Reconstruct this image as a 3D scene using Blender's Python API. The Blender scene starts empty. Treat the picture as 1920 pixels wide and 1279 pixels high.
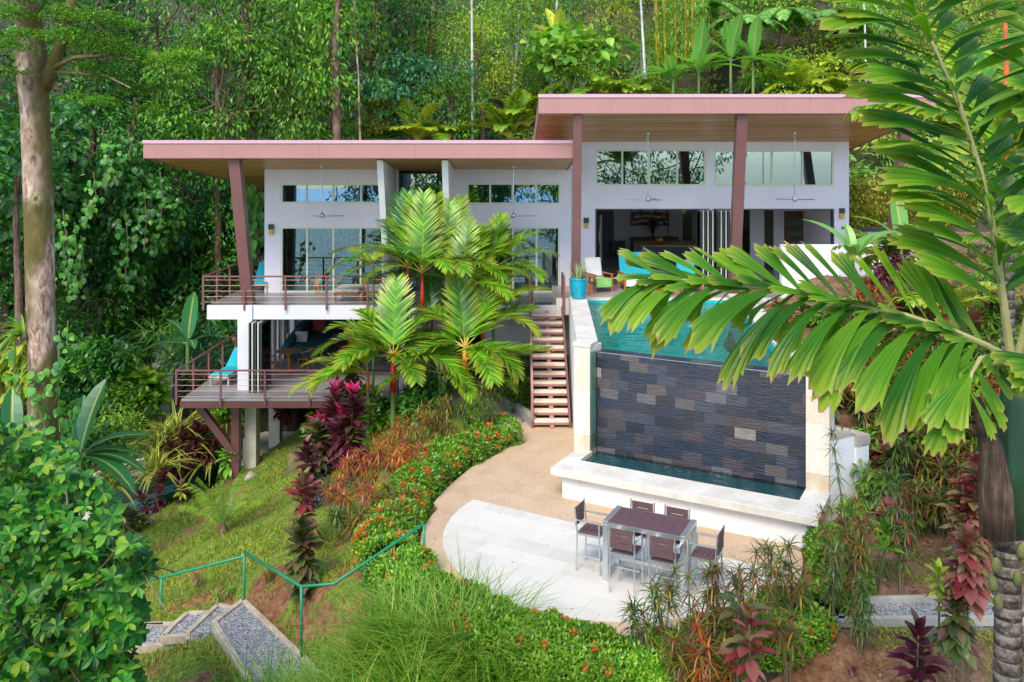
import bpy, math, random
import numpy as np
from mathutils import Vector, Matrix, Euler
R=math.radians
SC=bpy.context.scene
COL=SC.collection
# ------------------------------------------------------------------ camera
F=1600.0; HZ=310.0; CZ=7.4          # focal length and horizon in photo pixels, camera height
cam=bpy.data.objects.new('camera',bpy.data.cameras.new('camera')); COL.objects.link(cam)
cam.location=(0,0,CZ); cam.rotation_euler=(R(90),0,0)
cam.data.sensor_width=36; cam.data.lens=36*F/1920
cam.data.shift_y=(HZ-639.5)/1920
cam.data.clip_start=0.1; cam.data.clip_end=600
SC.camera=cam
# ------------------------------------------------------------------ world and sun
SUN_EL=R(48); SUN_AZ=R(200)          # azimuth clockwise from +Y: behind the camera, a little to the left
w=bpy.data.worlds.new("World"); SC.world=w; w.use_nodes=True
nt=w.node_tree; bg=nt.nodes['Background']
sky=nt.nodes.new('ShaderNodeTexSky'); sky.sky_type='NISHITA'; sky.sun_disc=False
sky.sun_elevation=SUN_EL; sky.sun_rotation=SUN_AZ; sky.air_density=1.0; sky.dust_density=1.0; sky.ozone_density=1.0
nt.links.new(sky.outputs[0],bg.inputs[0]); bg.inputs[1].default_value=0.15
sl=bpy.data.lights.new('sun','SUN'); sl.energy=1.5; sl.angle=R(24); sl.color=(1,.92,.76)
so=bpy.data.objects.new('sun',sl); COL.objects.link(so)
sd=Vector((math.sin(SUN_AZ)*math.cos(SUN_EL),math.cos(SUN_AZ)*math.cos(SUN_EL),math.sin(SUN_EL)))
so.rotation_euler=sd.to_track_quat('Z','Y').to_euler(); so.location=(0,0,40)
SC.view_settings.view_transform='Standard'; SC.view_settings.look='None'
SC.view_settings.exposure=1.26; SC.view_settings.gamma=1.0
SC.cycles.max_bounces=8; SC.cycles.transparent_max_bounces=16; SC.cycles.diffuse_bounces=4
SC.cycles.glossy_bounces=3; SC.cycles.transmission_bounces=4
# ------------------------------------------------------------------ helpers
def P(px,py,D): return np.array(((px-960)*D/F, D, CZ-(py-HZ)*D/F))
def G(px,py,z=0.0):
    D=(CZ-z)*F/(py-HZ); return np.array(((px-960)*D/F, D, z))
rng=np.random.default_rng(7)
random.seed(5)
ORIG={}
class MB:
    def __init__(s): s.V=[];s.n=0;s.L=[];s.S=[];s.MI=[];s.UV=[]
    def add(s,v,f,mi=0,uv=None):
        v=np.asarray(v,dtype=float).reshape(-1,3)
        if isinstance(f,np.ndarray):
            s.L.append((f+s.n).ravel()); s.S.append(np.full(len(f),f.shape[1])); nf=len(f)
        else:
            s.L.append(np.array([i+s.n for q in f for i in q],dtype=int)); s.S.append(np.array([len(q) for q in f])); nf=len(f)
        s.MI.append(np.full(nf,mi)); s.V.append(v); s.n+=len(v)
        s.UV.append(np.zeros((len(v),2)) if uv is None else np.asarray(uv,dtype=float))
        return s
    def box(s,x0,x1,y0,y1,z0,z1,mi=0):
        v=[(x,y,z) for z in (z0,z1) for y in (y0,y1) for x in (x0,x1)]
        return s.add(v,[(0,2,3,1),(4,5,7,6),(0,1,5,4),(2,6,7,3),(0,4,6,2),(1,3,7,5)],mi)
    def obox(s,c,size,M=None,mi=0):
        a=np.array(size)/2; v=np.array([(x,y,z) for z in (-a[2],a[2]) for y in (-a[1],a[1]) for x in (-a[0],a[0])])
        if M is not None: v=v@np.array(M).T
        return s.add(v+np.array(c),[(0,2,3,1),(4,5,7,6),(0,1,5,4),(2,6,7,3),(0,4,6,2),(1,3,7,5)],mi)
    def beam(s,p,q,w,h,up=(0,0,1),mi=0):
        p=np.array(p,float);q=np.array(q,float);d=q-p;L=np.linalg.norm(d);d/=L
        up=np.array(up,float); y=np.cross(up,d)
        if np.linalg.norm(y)<1e-5: y=np.cross((1,0,0),d)
        y/=np.linalg.norm(y); z=np.cross(d,y)
        return s.obox((p+q)/2,(L,w,h),np.array([d,y,z]).T,mi)
    def tube(s,pts,rad,seg=8,mi=0,cap=True):
        pts=[np.array(p,float) for p in pts]
        if np.isscalar(rad): rad=[rad]*len(pts)
        V=[];n=len(pts)
        for i,p in enumerate(pts):
            d=pts[min(i+1,n-1)]-pts[max(i-1,0)]; d/=max(1e-9,np.linalg.norm(d))
            a=np.array((0,0,1.)) if abs(d[2])<.9 else np.array((0,1.,0))
            x=np.cross(a,d);x/=np.linalg.norm(x);y=np.cross(d,x)
            for k in range(seg):
                t=2*math.pi*k/seg; V.append(p+rad[i]*(math.cos(t)*x+math.sin(t)*y))
        Fc=[]
        for i in range(n-1):
            # keep rings aligned
            for k in range(seg):
                k2=(k+1)%seg; Fc.append((i*seg+k,i*seg+k2,(i+1)*seg+k2,(i+1)*seg+k))
        if cap: Fc.append(tuple(range(seg))[::-1]); Fc.append(tuple((n-1)*seg+k for k in range(seg)))
        return s.add(V,Fc,mi)
    def lathe(s,prof,c=(0,0,0),seg=20,mi=0):
        V=[];n=len(prof)
        for r,z in prof:
            for k in range(seg):
                t=2*math.pi*k/seg; V.append((c[0]+r*math.cos(t),c[1]+r*math.sin(t),c[2]+z))
        Fc=[(i*seg+k,i*seg+(k+1)%seg,(i+1)*seg+(k+1)%seg,(i+1)*seg+k) for i in range(n-1) for k in range(seg)]
        if prof[0][0]>1e-4: Fc.append(tuple(range(seg))[::-1])
        if prof[-1][0]>1e-4: Fc.append(tuple((n-1)*seg+k for k in range(seg)))
        return s.add(V,Fc,mi)
    def prism(s,poly,z0,z1,mi=0):
        poly=[(p[0],p[1]) for p in poly]
        a=sum(poly[i][0]*poly[(i+1)%len(poly)][1]-poly[(i+1)%len(poly)][0]*poly[i][1] for i in range(len(poly)))
        if a<0: poly=poly[::-1]
        n=len(poly); f0=z0 if callable(z0) else (lambda x,y:z0); f1=z1 if callable(z1) else (lambda x,y:z1)
        V=[(x,y,f0(x,y)) for x,y in poly]+[(x,y,f1(x,y)) for x,y in poly]
        Fc=[tuple(range(n))[::-1],tuple(range(n,2*n))]+[(i,(i+1)%n,n+(i+1)%n,n+i) for i in range(n)]
        return s.add(V,Fc,mi)
    def ell(s,c,r,seg=12,rings=8,M=None,mi=0):
        V=[];
        for i in range(rings+1):
            ph=math.pi*i/rings
            for k in range(seg):
                t=2*math.pi*k/seg; V.append((r[0]*math.sin(ph)*math.cos(t),r[1]*math.sin(ph)*math.sin(t),r[2]*math.cos(ph)))
        V=np.array(V)
        if M is not None: V=V@np.array(M).T
        V=V+np.array(c)
        Fc=[(i*seg+k,(i+1)*seg+k,(i+1)*seg+(k+1)%seg,i*seg+(k+1)%seg) for i in range(rings) for k in range(seg)]
        return s.add(V,Fc,mi)
    def inst(s,T,pos,ax,up,sc,mi=0):
        tv,tf,tu=T; pos=np.atleast_2d(pos).astype(float); ax=np.atleast_2d(ax).astype(float); N=max(len(pos),len(ax)); pos=np.broadcast_to(pos,(N,3)); ax=np.broadcast_to(ax,(N,3)); ax=ax/np.maximum(np.linalg.norm(ax,axis=1,keepdims=True),1e-9)
        up=np.broadcast_to(np.atleast_2d(up),(N,3)).astype(float)
        y=np.cross(up,ax); ny=np.linalg.norm(y,axis=1,keepdims=True)
        y=np.where(ny<1e-4,np.array([[1.,0,0]]),y/np.maximum(ny,1e-9)); z=np.cross(ax,y)
        sc=np.asarray(sc,float)
        if sc.ndim==0: sc=np.full((N,3),float(sc))
        elif sc.ndim==1: sc=np.repeat(sc[:,None],3,1) if len(sc)==N else np.broadcast_to(sc,(N,3))
        t=tv[None,:,:]*sc[:,None,:]
        v=pos[:,None,:]+t[:,:,0:1]*ax[:,None,:]+t[:,:,1:2]*y[:,None,:]+t[:,:,2:3]*z[:,None,:]
        f=(tf[None,:,:]+(np.arange(N)*len(tv))[:,None,None]).reshape(-1,tf.shape[1])
        return s.add(v.reshape(-1,3),f,mi,np.tile(tu,(N,1)))
    def mesh(s,name,off=(0,0,0),smooth=False):
        me=bpy.data.meshes.new(name)
        V=np.concatenate(s.V)-np.array(off); L=np.concatenate(s.L).astype(np.int32); S=np.concatenate(s.S).astype(np.int32)
        me.vertices.add(len(V)); me.vertices.foreach_set('co',V.ravel().astype(np.float32))
        me.loops.add(len(L)); me.loops.foreach_set('vertex_index',L)
        me.polygons.add(len(S)); me.polygons.foreach_set('loop_start',np.concatenate([[0],np.cumsum(S)[:-1]]).astype(np.int32))
        me.polygons.foreach_set('material_index',np.concatenate(s.MI).astype(np.int32))
        uv=np.concatenate(s.UV)
        if np.any(uv):
            ul=me.uv_layers.new(name='UVMap'); ul.data.foreach_set('uv',uv[L].ravel().astype(np.float32))
        me.polygons.foreach_set('use_smooth',np.full(len(S),bool(smooth)))
        me.update(calc_edges=True); me.validate()
        return me
    def build(s,name,mats,parent=None,smooth=False,bevel=0,label=None,kind=None,autosmooth=False):
        off=ORIG.get(parent.name,(0,0,0)) if parent else (0,0,0)
        me=s.mesh(name,off,smooth)
        for m in (mats if isinstance(mats,(list,tuple)) else [mats]): me.materials.append(m)
        o=bpy.data.objects.new(name,me); COL.objects.link(o)
        if parent: o.parent=parent
        ORIG[o.name]=off
        if bevel:
            b=o.modifiers.new('bevel','BEVEL'); b.width=bevel; b.segments=2; b.limit_method='ANGLE'; b.angle_limit=R(40)
        if label: o['label']=label
        if kind: o['kind']=kind
        return o
def thing(name,label,cat,loc=(0,0,0),group=None,world=False):
    """An Empty at the thing's base. world=True: its parts' meshes are given in world coordinates."""
    o=bpy.data.objects.new(name,None); COL.objects.link(o); o.location=loc; o.empty_display_size=.3
    o['label']=label; o['category']=cat
    if group: o['group']=group
    ORIG[o.name]=tuple(loc) if world else (0,0,0)
    return o
def tag(o,label,cat,group=None,kind=None):
    o['label']=label; o['category']=cat
    if group: o['group']=group
    if kind: o['kind']=kind
    return o
def copy_tree(o,parent=None):
    c=o.copy(); COL.objects.link(c)
    if parent: c.parent=parent
    for ch in [x for x in ALLCH(o)]: copy_tree(ch,c)
    return c
def ALLCH(o): return list(o.children)
_first={}
def place(proto,loc,rz=0,sc=1,label=None,group=None,tilt=0):
    """first use moves the prototype itself, later ones copy it with its parts"""
    if proto.name in _first: o=copy_tree(proto)
    else: _first[proto.name]=1; o=proto
    o.location=tuple(loc); o.rotation_euler=(tilt,0,rz); o.scale=(sc,sc,sc) if np.isscalar(sc) else sc
    if label: o['label']=label
    if group: o['group']=group
    return o
# ------------------------------------------------------------------ material helpers
class NT:
    def __init__(s,name):
        s.m=bpy.data.materials.new(name); s.m.use_nodes=True; s.t=s.m.node_tree; s.t.nodes.clear()
        s.out=s.t.nodes.new('ShaderNodeOutputMaterial')
    def n(s,typ,out=0,props=None,**ins):
        nd=s.t.nodes.new('ShaderNode'+typ)
        for k,v in (props or {}).items(): setattr(nd,k,v)
        for k,v in ins.items():
            if v is None: continue
            key=int(k[1:]) if k[0]=='i' and k[1:].isdigit() else k.replace('_',' ')
            s.set(nd.inputs[key],v)
        return nd
    def set(s,sock,v):
        if isinstance(v,bpy.types.NodeSocket): s.t.links.new(v,sock)
        elif isinstance(v,bpy.types.Node): s.t.links.new(v.outputs[0],sock)
        else:
            if sock.type=='RGBA' and not np.isscalar(v) and len(v)==3: v=(*v,1)
            sock.default_value=v
    def math(s,op,a,b=None,c=None): 
        nd=s.t.nodes.new('ShaderNodeMath'); nd.operation=op
        s.set(nd.inputs[0],a)
        if b is not None: s.set(nd.inputs[1],b)
        if c is not None: s.set(nd.inputs[2],c)
        return nd.outputs[0]
    def ramp(s,fac,stops,interp='LINEAR'):
        nd=s.t.nodes.new('ShaderNodeValToRGB'); cr=nd.color_ramp; cr.interpolation=interp
        if len(stops[0])==3: stops=[(i/max(1,len(stops)-1),c) for i,c in enumerate(stops)]
        while len(cr.elements)<len(stops): cr.elements.new(.5)
        for e,(p,c) in zip(cr.elements,stops): e.position=p; e.color=(*c,1)
        s.set(nd.inputs[0],fac); return nd.outputs[0]
    def mix(s,fac,a,b,mode='MIX'):
        nd=s.t.nodes.new('ShaderNodeMix'); nd.data_type='RGBA'; nd.blend_type=mode
        s.set(nd.inputs[0],fac); s.set(nd.inputs[6],a); s.set(nd.inputs[7],b); return nd.outputs[2]
    def obj(s,scale=(1,1,1),world=False):
        tc=s.t.nodes.new('ShaderNodeTexCoord'); src=tc.outputs['Object']
        if world:
            g=s.t.nodes.new('ShaderNodeNewGeometry'); src=g.outputs['Position']
        mp=s.t.nodes.new('ShaderNodeMapping'); s.t.links.new(src,mp.inputs[0]); mp.inputs['Scale'].default_value=scale
        return mp.outputs[0]
    def uv(s):
        tc=s.t.nodes.new('ShaderNodeTexCoord'); return tc.outputs['UV']
    def noise(s,vec,scale,detail=3,rough=.5,dist=0):
        nd=s.n('TexNoise',Vector=vec,Scale=scale,Detail=detail,Roughness=rough,Distortion=dist); return nd.outputs[0]
    def bump(s,h,strength=.3,dist=.02,normal=None):
        nd=s.n('Bump',Strength=strength,Distance=dist,Height=h)
        if normal is not None: s.set(nd.inputs['Normal'],normal)
        return nd.outputs[0]
    def bsdf(s,col,rough=.6,metal=0,spec=.5,normal=None,**kw):
        nd=s.n('BsdfPrincipled',Base_Color=col,Roughness=rough,Metallic=metal)
        s.set(nd.inputs['Specular IOR Level'],spec)
        if normal is not None: s.set(nd.inputs['Normal'],normal)
        for k,v in kw.items(): s.set(nd.inputs[k.replace('_',' ')],v)
        return nd
    def done(s,sh): s.set(s.out.inputs[0],sh); return s.m
def mulc(c,f): return tuple(min(1,x*f) for x in c)
def simple(name,col,rough=.55,metal=0,var=.12,scale=6,bump=.15,bscale=60,spec=.5,world=False,stretch=(1,1,1)):
    t=NT(name); v=t.obj(stretch,world); n=t.noise(v,scale,4,.6)
    c=t.ramp(n,[(.3,mulc(col,1-var)),(.7,mulc(col,1+var))])
    nb=t.noise(v,bscale,3)
    return t.done(t.bsdf(c,rough,metal,spec,t.bump(nb,bump,.01)))
def leafmat(name,cols,rough=.42,trans=.32,clump=.35,cscale=.5,uv=None,spec=.5,tcol=None):
    """cols: ramp over each leaf's own random value; clump: larger patches of lighter and darker leaves"""
    t=NT(name); g=t.n('NewGeometry'); oi=t.n('ObjectInfo')
    c=t.ramp(g.outputs['Random Per Island'],cols)
    if clump:
        n=t.noise(t.obj((1,1,1),True),cscale,2)
        n2=t.math('ADD',n,t.math('MULTIPLY',t.math('SUBTRACT',oi.outputs['Random'],.5),.25))
        k=t.n('MapRange',i0=n2,i1=.32,i2=.68,i3=1-clump,i4=1+clump*.8).outputs[0]
        cm=t.n('CombineXYZ',i0=k,i1=k,i2=k); c=t.mix(1.0,c,cm.outputs[0],'MULTIPLY')
    if uv=='midrib':   # lighter midrib and slightly darker veins
        sp=t.n('SeparateXYZ',i0=t.uv()); d=t.math('ABSOLUTE',t.math('SUBTRACT',sp.outputs[0],.5))
        f=t.n('MapRange',i0=d,i1=.03,i2=.09,i3=.75,i4=0).outputs[0]
        c=t.mix(f,c,(.45,.5,.12))
        vv=t.math('ADD',t.math('MULTIPLY',sp.outputs[1],26),t.math('MULTIPLY',d,-9))
        st=t.math('SINE',t.math('MULTIPLY',vv,6.283)); st=t.n('MapRange',i0=st,i1=-1,i2=1,i3=.86,i4=1.06).outputs[0]
        c=t.mix(1.0,c,t.n('CombineXYZ',i0=st,i1=st,i2=st).outputs[0],'MULTIPLY')
    if uv=='tip':
        sp=t.n('SeparateXYZ',i0=t.uv()); f=t.n('MapRange',i0=sp.outputs[1],i1=.35,i2=1.0,i3=0,i4=.55).outputs[0]; c=t.mix(f,c,(.58,.56,.05))
    if uv=='edge':     # yellow margins (variegated strap leaves)
        sp=t.n('SeparateXYZ',i0=t.uv()); d=t.math('ABSOLUTE',t.math('SUBTRACT',sp.outputs[0],.5))
        f=t.n('MapRange',i0=d,i1=.22,i2=.28,i3=0,i4=1).outputs[0]; c=t.mix(f,c,(.62,.55,.10))
    if uv=='fan':      # foreground palm: pleats, yellowing streaks and burnt tips
        u=t.uv(); sp=t.n('SeparateXYZ',i0=u); 
        ns=t.noise(t.n('Mapping',i0=u,Scale=(34,1.2,1)).outputs[0],1,2)
        k=t.n('MapRange',i0=ns,i1=.35,i2=.65,i3=.72,i4=1.25).outputs[0]
        c=t.mix(1.0,c,t.n('CombineXYZ',i0=k,i1=k,i2=k).outputs[0],'MULTIPLY')
        yy=t.math('ADD',sp.outputs[1],t.math('MULTIPLY',t.math('SUBTRACT',t.noise(t.n('Mapping',i0=u,Scale=(14,2,1)).outputs[0],1,2),.5),.7))
        c=t.mix(t.n('MapRange',i0=yy,i1=.62,i2=1.1,i3=0,i4=.75).outputs[0],c,(.42,.50,.05))
        e=t.math('ADD',sp.outputs[1],t.math('MULTIPLY',t.noise(t.n('Mapping',i0=u,Scale=(25,6,1)).outputs[0],1,3),.05))
        c=t.mix(t.n('MapRange',i0=e,i1=.995,i2=1.015,i3=0,i4=1).outputs[0],c,(.42,.24,.12))
    b=t.bsdf(c,rough,0,spec)
    tc=c if tcol is None else tcol
    br=t.mix(1.0,tc,(1.5,1.5,.7),'MULTIPLY') if tcol is None else tc
    tr=t.n('BsdfTranslucent',Color=br)
    mx=t.n('MixShader',i0=trans,i1=b.outputs[0],i2=tr.outputs[0])
    return t.done(mx.outputs[0])
# ------------------------------------------------------------------ materials
def cells(t,u,v,cw,ch,shift=.5):
    """running-bond cells: returns per-cell random colour socket, fractional u and v"""
    vv=t.math('DIVIDE',v,ch); row=t.math('FLOOR',vv)
    uu=t.math('ADD',t.math('DIVIDE',u,cw),t.math('MULTIPLY',row,shift)); cell=t.math('FLOOR',uu)
    wn=t.n('TexWhiteNoise',i0=t.n('CombineXYZ',i0=cell,i1=row,i2=.5).outputs[0])
    return wn.outputs[0],t.math('FRACT',uu),t.math('FRACT',vv)
def edge(t,f,wd):
    a=t.math('MINIMUM',f,t.math('SUBTRACT',1,f)); return t.n('MapRange',i0=a,i1=0,i2=wd,i3=1,i4=0).outputs[0]
MT={}
MT['wall_']=simple('white_stucco',(.74,.71,.77),.8,var=.04,scale=.7,bump=.25,bscale=45,world=True)
def stuccom(name,col,st,amt=.35):
    t=NT(name); v=t.obj((1,1,1),True); n=t.noise(v,.7,4,.6); s=t.noise(t.obj((5,5,.45),True),1,5,.65); sp=t.noise(v,2.3,6,.75)
    c=t.ramp(n,[(.3,mulc(col,.95)),(.7,mulc(col,1.04))]); c=t.mix(t.n('MapRange',i0=t.math('ADD',t.math('MULTIPLY',s,.6),t.math('MULTIPLY',sp,.4)),i1=.53,i2=.68,i3=0,i4=amt).outputs[0],c,st)
    return t.done(t.bsdf(c,.85,0,.3,t.bump(t.noise(v,45,3),.25,.01)))
MT['wall']=stuccom('white_stucco',(.73,.70,.75),(.50,.47,.46),.30)
MT['wall2']=stuccom('white_render',(.76,.745,.74),(.50,.46,.38),.45)
MT['wall2_']=simple('white_render',(.78,.77,.78),.8,var=.05,scale=1.2,bump=.25,bscale=40,world=True)
MT['inwalldk']=simple('grey_interior_paint_dimmed',(.20,.21,.24),.8,var=.06,scale=1,bump=.1)  # darker copy of the interior paint, dimness of the left rooms put into colour
MT['inwall']=simple('grey_interior_paint',(.66,.65,.70),.8,var=.06,scale=1,bump=.1)
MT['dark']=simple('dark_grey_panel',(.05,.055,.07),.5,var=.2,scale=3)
def fasciam(name,col,seam=3.05):
    t=NT(name); v=t.obj((1,1,1),True); sp=t.n('SeparateXYZ',i0=v); n=t.noise(v,.8,5,.65); s=t.noise(t.obj((6,6,.5),True),1,5,.7)
    c=t.ramp(n,[(.3,mulc(col,.93)),(.7,mulc(col,1.06))]); c=t.mix(t.n('MapRange',i0=s,i1=.55,i2=.75,i3=0,i4=.35).outputs[0],c,mulc(col,.6))
    e=edge(t,t.math('FRACT',t.math('DIVIDE',sp.outputs[0],seam)),.0035); c=t.mix(t.math('MULTIPLY',e,.7),c,mulc(col,.35))
    return t.done(t.bsdf(c,.5,0,.4,t.bump(t.noise(v,90,2),.06,.01)))
MT['fascia']=fasciam('mauve_painted_fascia',(.385,.195,.18))
MT['gutter']=simple('lilac_roof_flashing',(.56,.33,.40),.4,var=.05,bump=.03)
MT['column']=simple('brown_mauve_steel_paint',(.19,.088,.082),.4,var=.07,scale=2,bump=.05,bscale=120,world=True)
MT['brownsteel']=simple('dark_brown_steel_paint',(.12,.045,.04),.45,var=.12,scale=3,bump=.05,world=True)
MT['rail']=simple('brown_rail_paint',(.20,.075,.07),.4,var=.1,scale=4,bump=.04)
MT['cable']=simple('steel_cable',(.24,.14,.14),.35,.6,var=.05)
MT['frame']=simple('cream_aluminium_frame',(.62,.64,.50),.4,var=.04,bump=.02)
MT['framedk']=simple('dark_bronze_frame',(.05,.055,.06),.35,var=.1,bump=.02)
MT['steel']=simple('brushed_aluminium',(.62,.66,.68),.32,.85,var=.06,scale=9,bump=.05,bscale=90,stretch=(1,1,.1))
MT['fan']=simple('fan_silver',(.45,.5,.54),.3,.7,var=.05)
MT['roofmetal']=simple('roof_metal',(.35,.22,.24),.5,var=.08,scale=1)
MT['concrete']=simple('grey_concrete',(.36,.35,.32),.85,var=.22,scale=2.2,bump=.4,bscale=50,world=True)
MT['cream']=simple('cream_concrete_pier',(.50,.46,.38),.85,var=.16,scale=2.5,bump=.3,bscale=40,world=True)
MT['teal']=simple('turquoise_canvas',(.01,.42,.50),.75,var=.08,scale=6,bump=.15,bscale=200)
MT['sofa']=simple('dark_teal_velvet',(.008,.11,.14),.8,var=.3,scale=3,bump=.15,bscale=80)
MT['whitecloth']=simple('white_cloth',(.74,.74,.72),.85,var=.06,scale=7,bump=.25,bscale=90)
MT['greycloth']=simple('grey_lilac_sheet',(.36,.36,.48),.85,var=.08,scale=4,bump=.2,bscale=20)
MT['potblue']=simple('turquoise_glaze',(.01,.30,.42),.22,var=.12,scale=9,bump=.05)
MT['terracotta']=simple('terracotta',(.50,.17,.09),.7,var=.12)
MT['soil']=simple('potting_soil',(.06,.04,.03),.95,var=.3,bump=.6)
MT['greenpaint']=simple('green_pipe_paint',(.012,.22,.10),.4,var=.12,scale=5,bump=.08)
MT['timber']=simple('weathered_edging',(.45,.37,.27),.85,var=.3,scale=5,bump=.4,bscale=40,world=True)
MT['skin']=simple('skin',(.50,.27,.18),.55,var=.05,bump=.03)
MT['shirt']=simple('pale_blue_shirt',(.50,.58,.66),.85,var=.06,bump=.15)
MT['blueshirt']=simple('blue_shirt',(.07,.22,.45),.85,var=.08,bump=.15)
MT['shorts']=simple('dark_shorts',(.05,.06,.09),.85,var=.1)
MT['hair']=simple('grey_brown_hair',(.12,.09,.07),.7,var=.3,scale=30)
MT['dogfur']=simple('tan_dog_coat',(.52,.27,.11),.75,var=.15,scale=9,bump=.3,bscale=150)
MT['black']=simple('black_plastic',(.015,.015,.018),.4,var=.2)
MT['red']=simple('red_plastic',(.55,.02,.02),.4,var=.08)
MT['fruit_y']=simple('yellow_fruit',(.7,.38,.03),.4,var=.2,scale=14)
MT['fruit_g']=simple('green_fruit',(.18,.3,.04),.4,var=.2,scale=14)
MT['cushionred']=simple('rust_patterned_cushion',(.42,.09,.06),.85,var=.5,scale=26,bump=.3)
MT['rock']=simple('pale_rock',(.42,.36,.28),.9,var=.2,scale=4,bump=.5,bscale=16,world=True)
MT['stump']=simple('mossy_stump',(.13,.12,.04),.95,var=.5,scale=6,bump=.7,bscale=24)
MT['lampglow']=simple('amber_lamp_glass',(.55,.32,.05),.3,var=.1)
def wood(name,col,stretch=(14,14,1.2),rough=.45,var=.35):
    t=NT(name); v=t.obj(stretch); n=t.noise(v,2.4,5,.6,.6)
    c=t.ramp(n,[(.3,mulc(col,1-var)),(.72,mulc(col,1+var))]); return t.done(t.bsdf(c,rough,0,.5,t.bump(n,.15,.01)))
MT['teak']=wood('orange_teak',(.46,.14,.025))
MT['walnut']=wood('brown_wood',(.30,.11,.035))
MT['darkwood']=wood('dark_wood',(.10,.05,.03))
def soffit():
    t=NT('varnished_soffit_boards'); v=t.obj((1,1,1),True); sp=t.n('SeparateXYZ',i0=v)
    r,fu,fv=cells(t,sp.outputs[0],sp.outputs[1],3.1,.12,.37)
    gr=t.noise(t.obj((1.2,30,30),True),1,5,.65)
    c=t.ramp(t.math('ADD',t.math('MULTIPLY',r,.45),t.math('MULTIPLY',gr,.6)),[(.2,(.42,.17,.05)),(.5,(.66,.32,.10)),(.85,(.82,.46,.18))])
    e=edge(t,fv,.10); c=t.mix(t.math('MULTIPLY',e,.75),c,(.07,.03,.012))
    return t.done(t.bsdf(c,.38,0,.35,t.bump(t.math('SUBTRACT',1,e),.4,.01)))
MT['soffit']=soffit()
def deckm(name,c0,c1,cw,ch,rough,alongx=True,gap=(.08,.07,.07),e0=.05,spec=.5):
    t=NT(name); v=t.obj((1,1,1),True); sp=t.n('SeparateXYZ',i0=v)
    a,b=(sp.outputs[0],sp.outputs[1]) if alongx else (sp.outputs[1],sp.outputs[0])
    r,fu,fv=cells(t,a,b,cw,ch,.43)
    gr=t.noise(t.obj((1.5,22,1) if alongx else (22,1.5,1),True),1,5,.65); big=t.noise(t.obj((1,1,1),True),.8,2)
    c=t.ramp(t.math('ADD',t.math('MULTIPLY',r,.5),t.math('MULTIPLY',gr,.5)),[(.2,c0),(.8,c1)])
    c=t.mix(t.math('MULTIPLY',big,.3),c,mulc(c0,.8))
    e=t.math('MAXIMUM',edge(t,fv,e0),edge(t,fu,e0*ch/cw)); c=t.mix(e,c,gap)
    return t.done(t.bsdf(c,rough,0,spec,t.bump(t.math('SUBTRACT',1,e),.3,.01)))
MT['deck']=deckm('weathered_grey_deck_boards',(.22,.20,.20),(.38,.36,.35),2.6,.145,.45)
MT['deckup']=deckm('grey_porcelain_planks',(.20,.19,.21),(.34,.32,.33),1.2,.30,.28,e0=.02)
MT['terr']=deckm('terrace_tiles',(.30,.27,.28),(.42,.38,.38),.6,.6,.35,e0=.015)
MT['floor']=deckm('interior_floor',(.26,.24,.23),(.38,.35,.34),.9,.3,.25,e0=.02)
def louver():
    t=NT('louvred_boards'); v=t.obj((1,1,1),True); sp=t.n('SeparateXYZ',i0=v)
    f=t.math('FRACT',t.math('MULTIPLY',sp.outputs[2],9)); c=t.ramp(f,[(0,(.01,.012,.015)),(.25,(.06,.075,.09)),(1,(.10,.12,.14))])
    return t.done(t.bsdf(c,.5))
MT['louver']=louver()
def paving():
    t=NT('white_limestone_paving'); v=t.obj((1,1,1),True)
    mp=t.n('Mapping',i0=v,Rotation=(0,0,R(29))); sp=t.n('SeparateXYZ',i0=mp.outputs[0])
    r,fu,fv=cells(t,sp.outputs[0],sp.outputs[1],.9,.45,.5)
    n=t.noise(v,1.6,5,.65); n2=t.noise(v,.5,2)
    c=t.ramp(t.math('ADD',t.math('MULTIPLY',r,.35),t.math('MULTIPLY',n,.65)),[(.2,(.50,.47,.41)),(.5,(.60,.57,.51)),(.85,(.66,.63,.57))])
    c=t.mix(t.n('MapRange',i0=n2,i1=.5,i2=.75,i3=0,i4=.35).outputs[0],c,(.55,.52,.47))
    e=t.math('MAXIMUM',edge(t,fv,.018),edge(t,fu,.009)); c=t.mix(t.math('MULTIPLY',e,.4),c,(.34,.33,.30))
    return t.done(t.bsdf(c,.75,0,.3,t.bump(t.noise(v,50,3),.12,.01)))
MT['paving']=paving()
def aggregate(name,c0,c1,c2,sc=70,soft=.5):
    t=NT(name); v=t.obj((1,1,1),True); vo=t.n('TexVoronoi',Vector=v,Scale=sc); n=t.noise(v,1.3,5,.7)
    sp=t.n('SeparateColor',i0=vo.outputs['Color'])
    f=t.math('ADD',t.math('MULTIPLY',sp.outputs[0],soft),t.math('MULTIPLY',n,1-soft))
    c=t.ramp(f,[(.15,c0),(.5,c1),(.85,c2)])
    return t.done(t.bsdf(c,.85,0,.35,t.bump(vo.outputs[0],.5,.012)))
MT['tan']=aggregate('exposed_aggregate_tan',(.36,.24,.14),(.52,.37,.24),(.64,.50,.37),60,.35)
MT['pathconc']=aggregate('washed_concrete_path',(.27,.25,.22),(.40,.38,.34),(.50,.48,.44),60,.35)
MT['gravel']=aggregate('blue_grey_gravel',(.10,.105,.12),(.24,.245,.25),(.46,.44,.41),42,.85)
def cap():
    t=NT('white_coral_stone'); v=t.obj((1,1,1),True); n=t.noise(v,1.7,5,.7); n2=t.noise(t.obj((3,3,.7),True),1.4,4,.6,1.)
    c=t.ramp(n,[(.3,(.50,.46,.39)),(.65,(.68,.65,.60))]); c=t.mix(t.n('MapRange',i0=n2,i1=.56,i2=.72,i3=0,i4=.6).outputs[0],c,(.62,.47,.28))
    return t.done(t.bsdf(c,.7,0,.4,t.bump(t.noise(v,30,3),.2,.01)))
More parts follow.
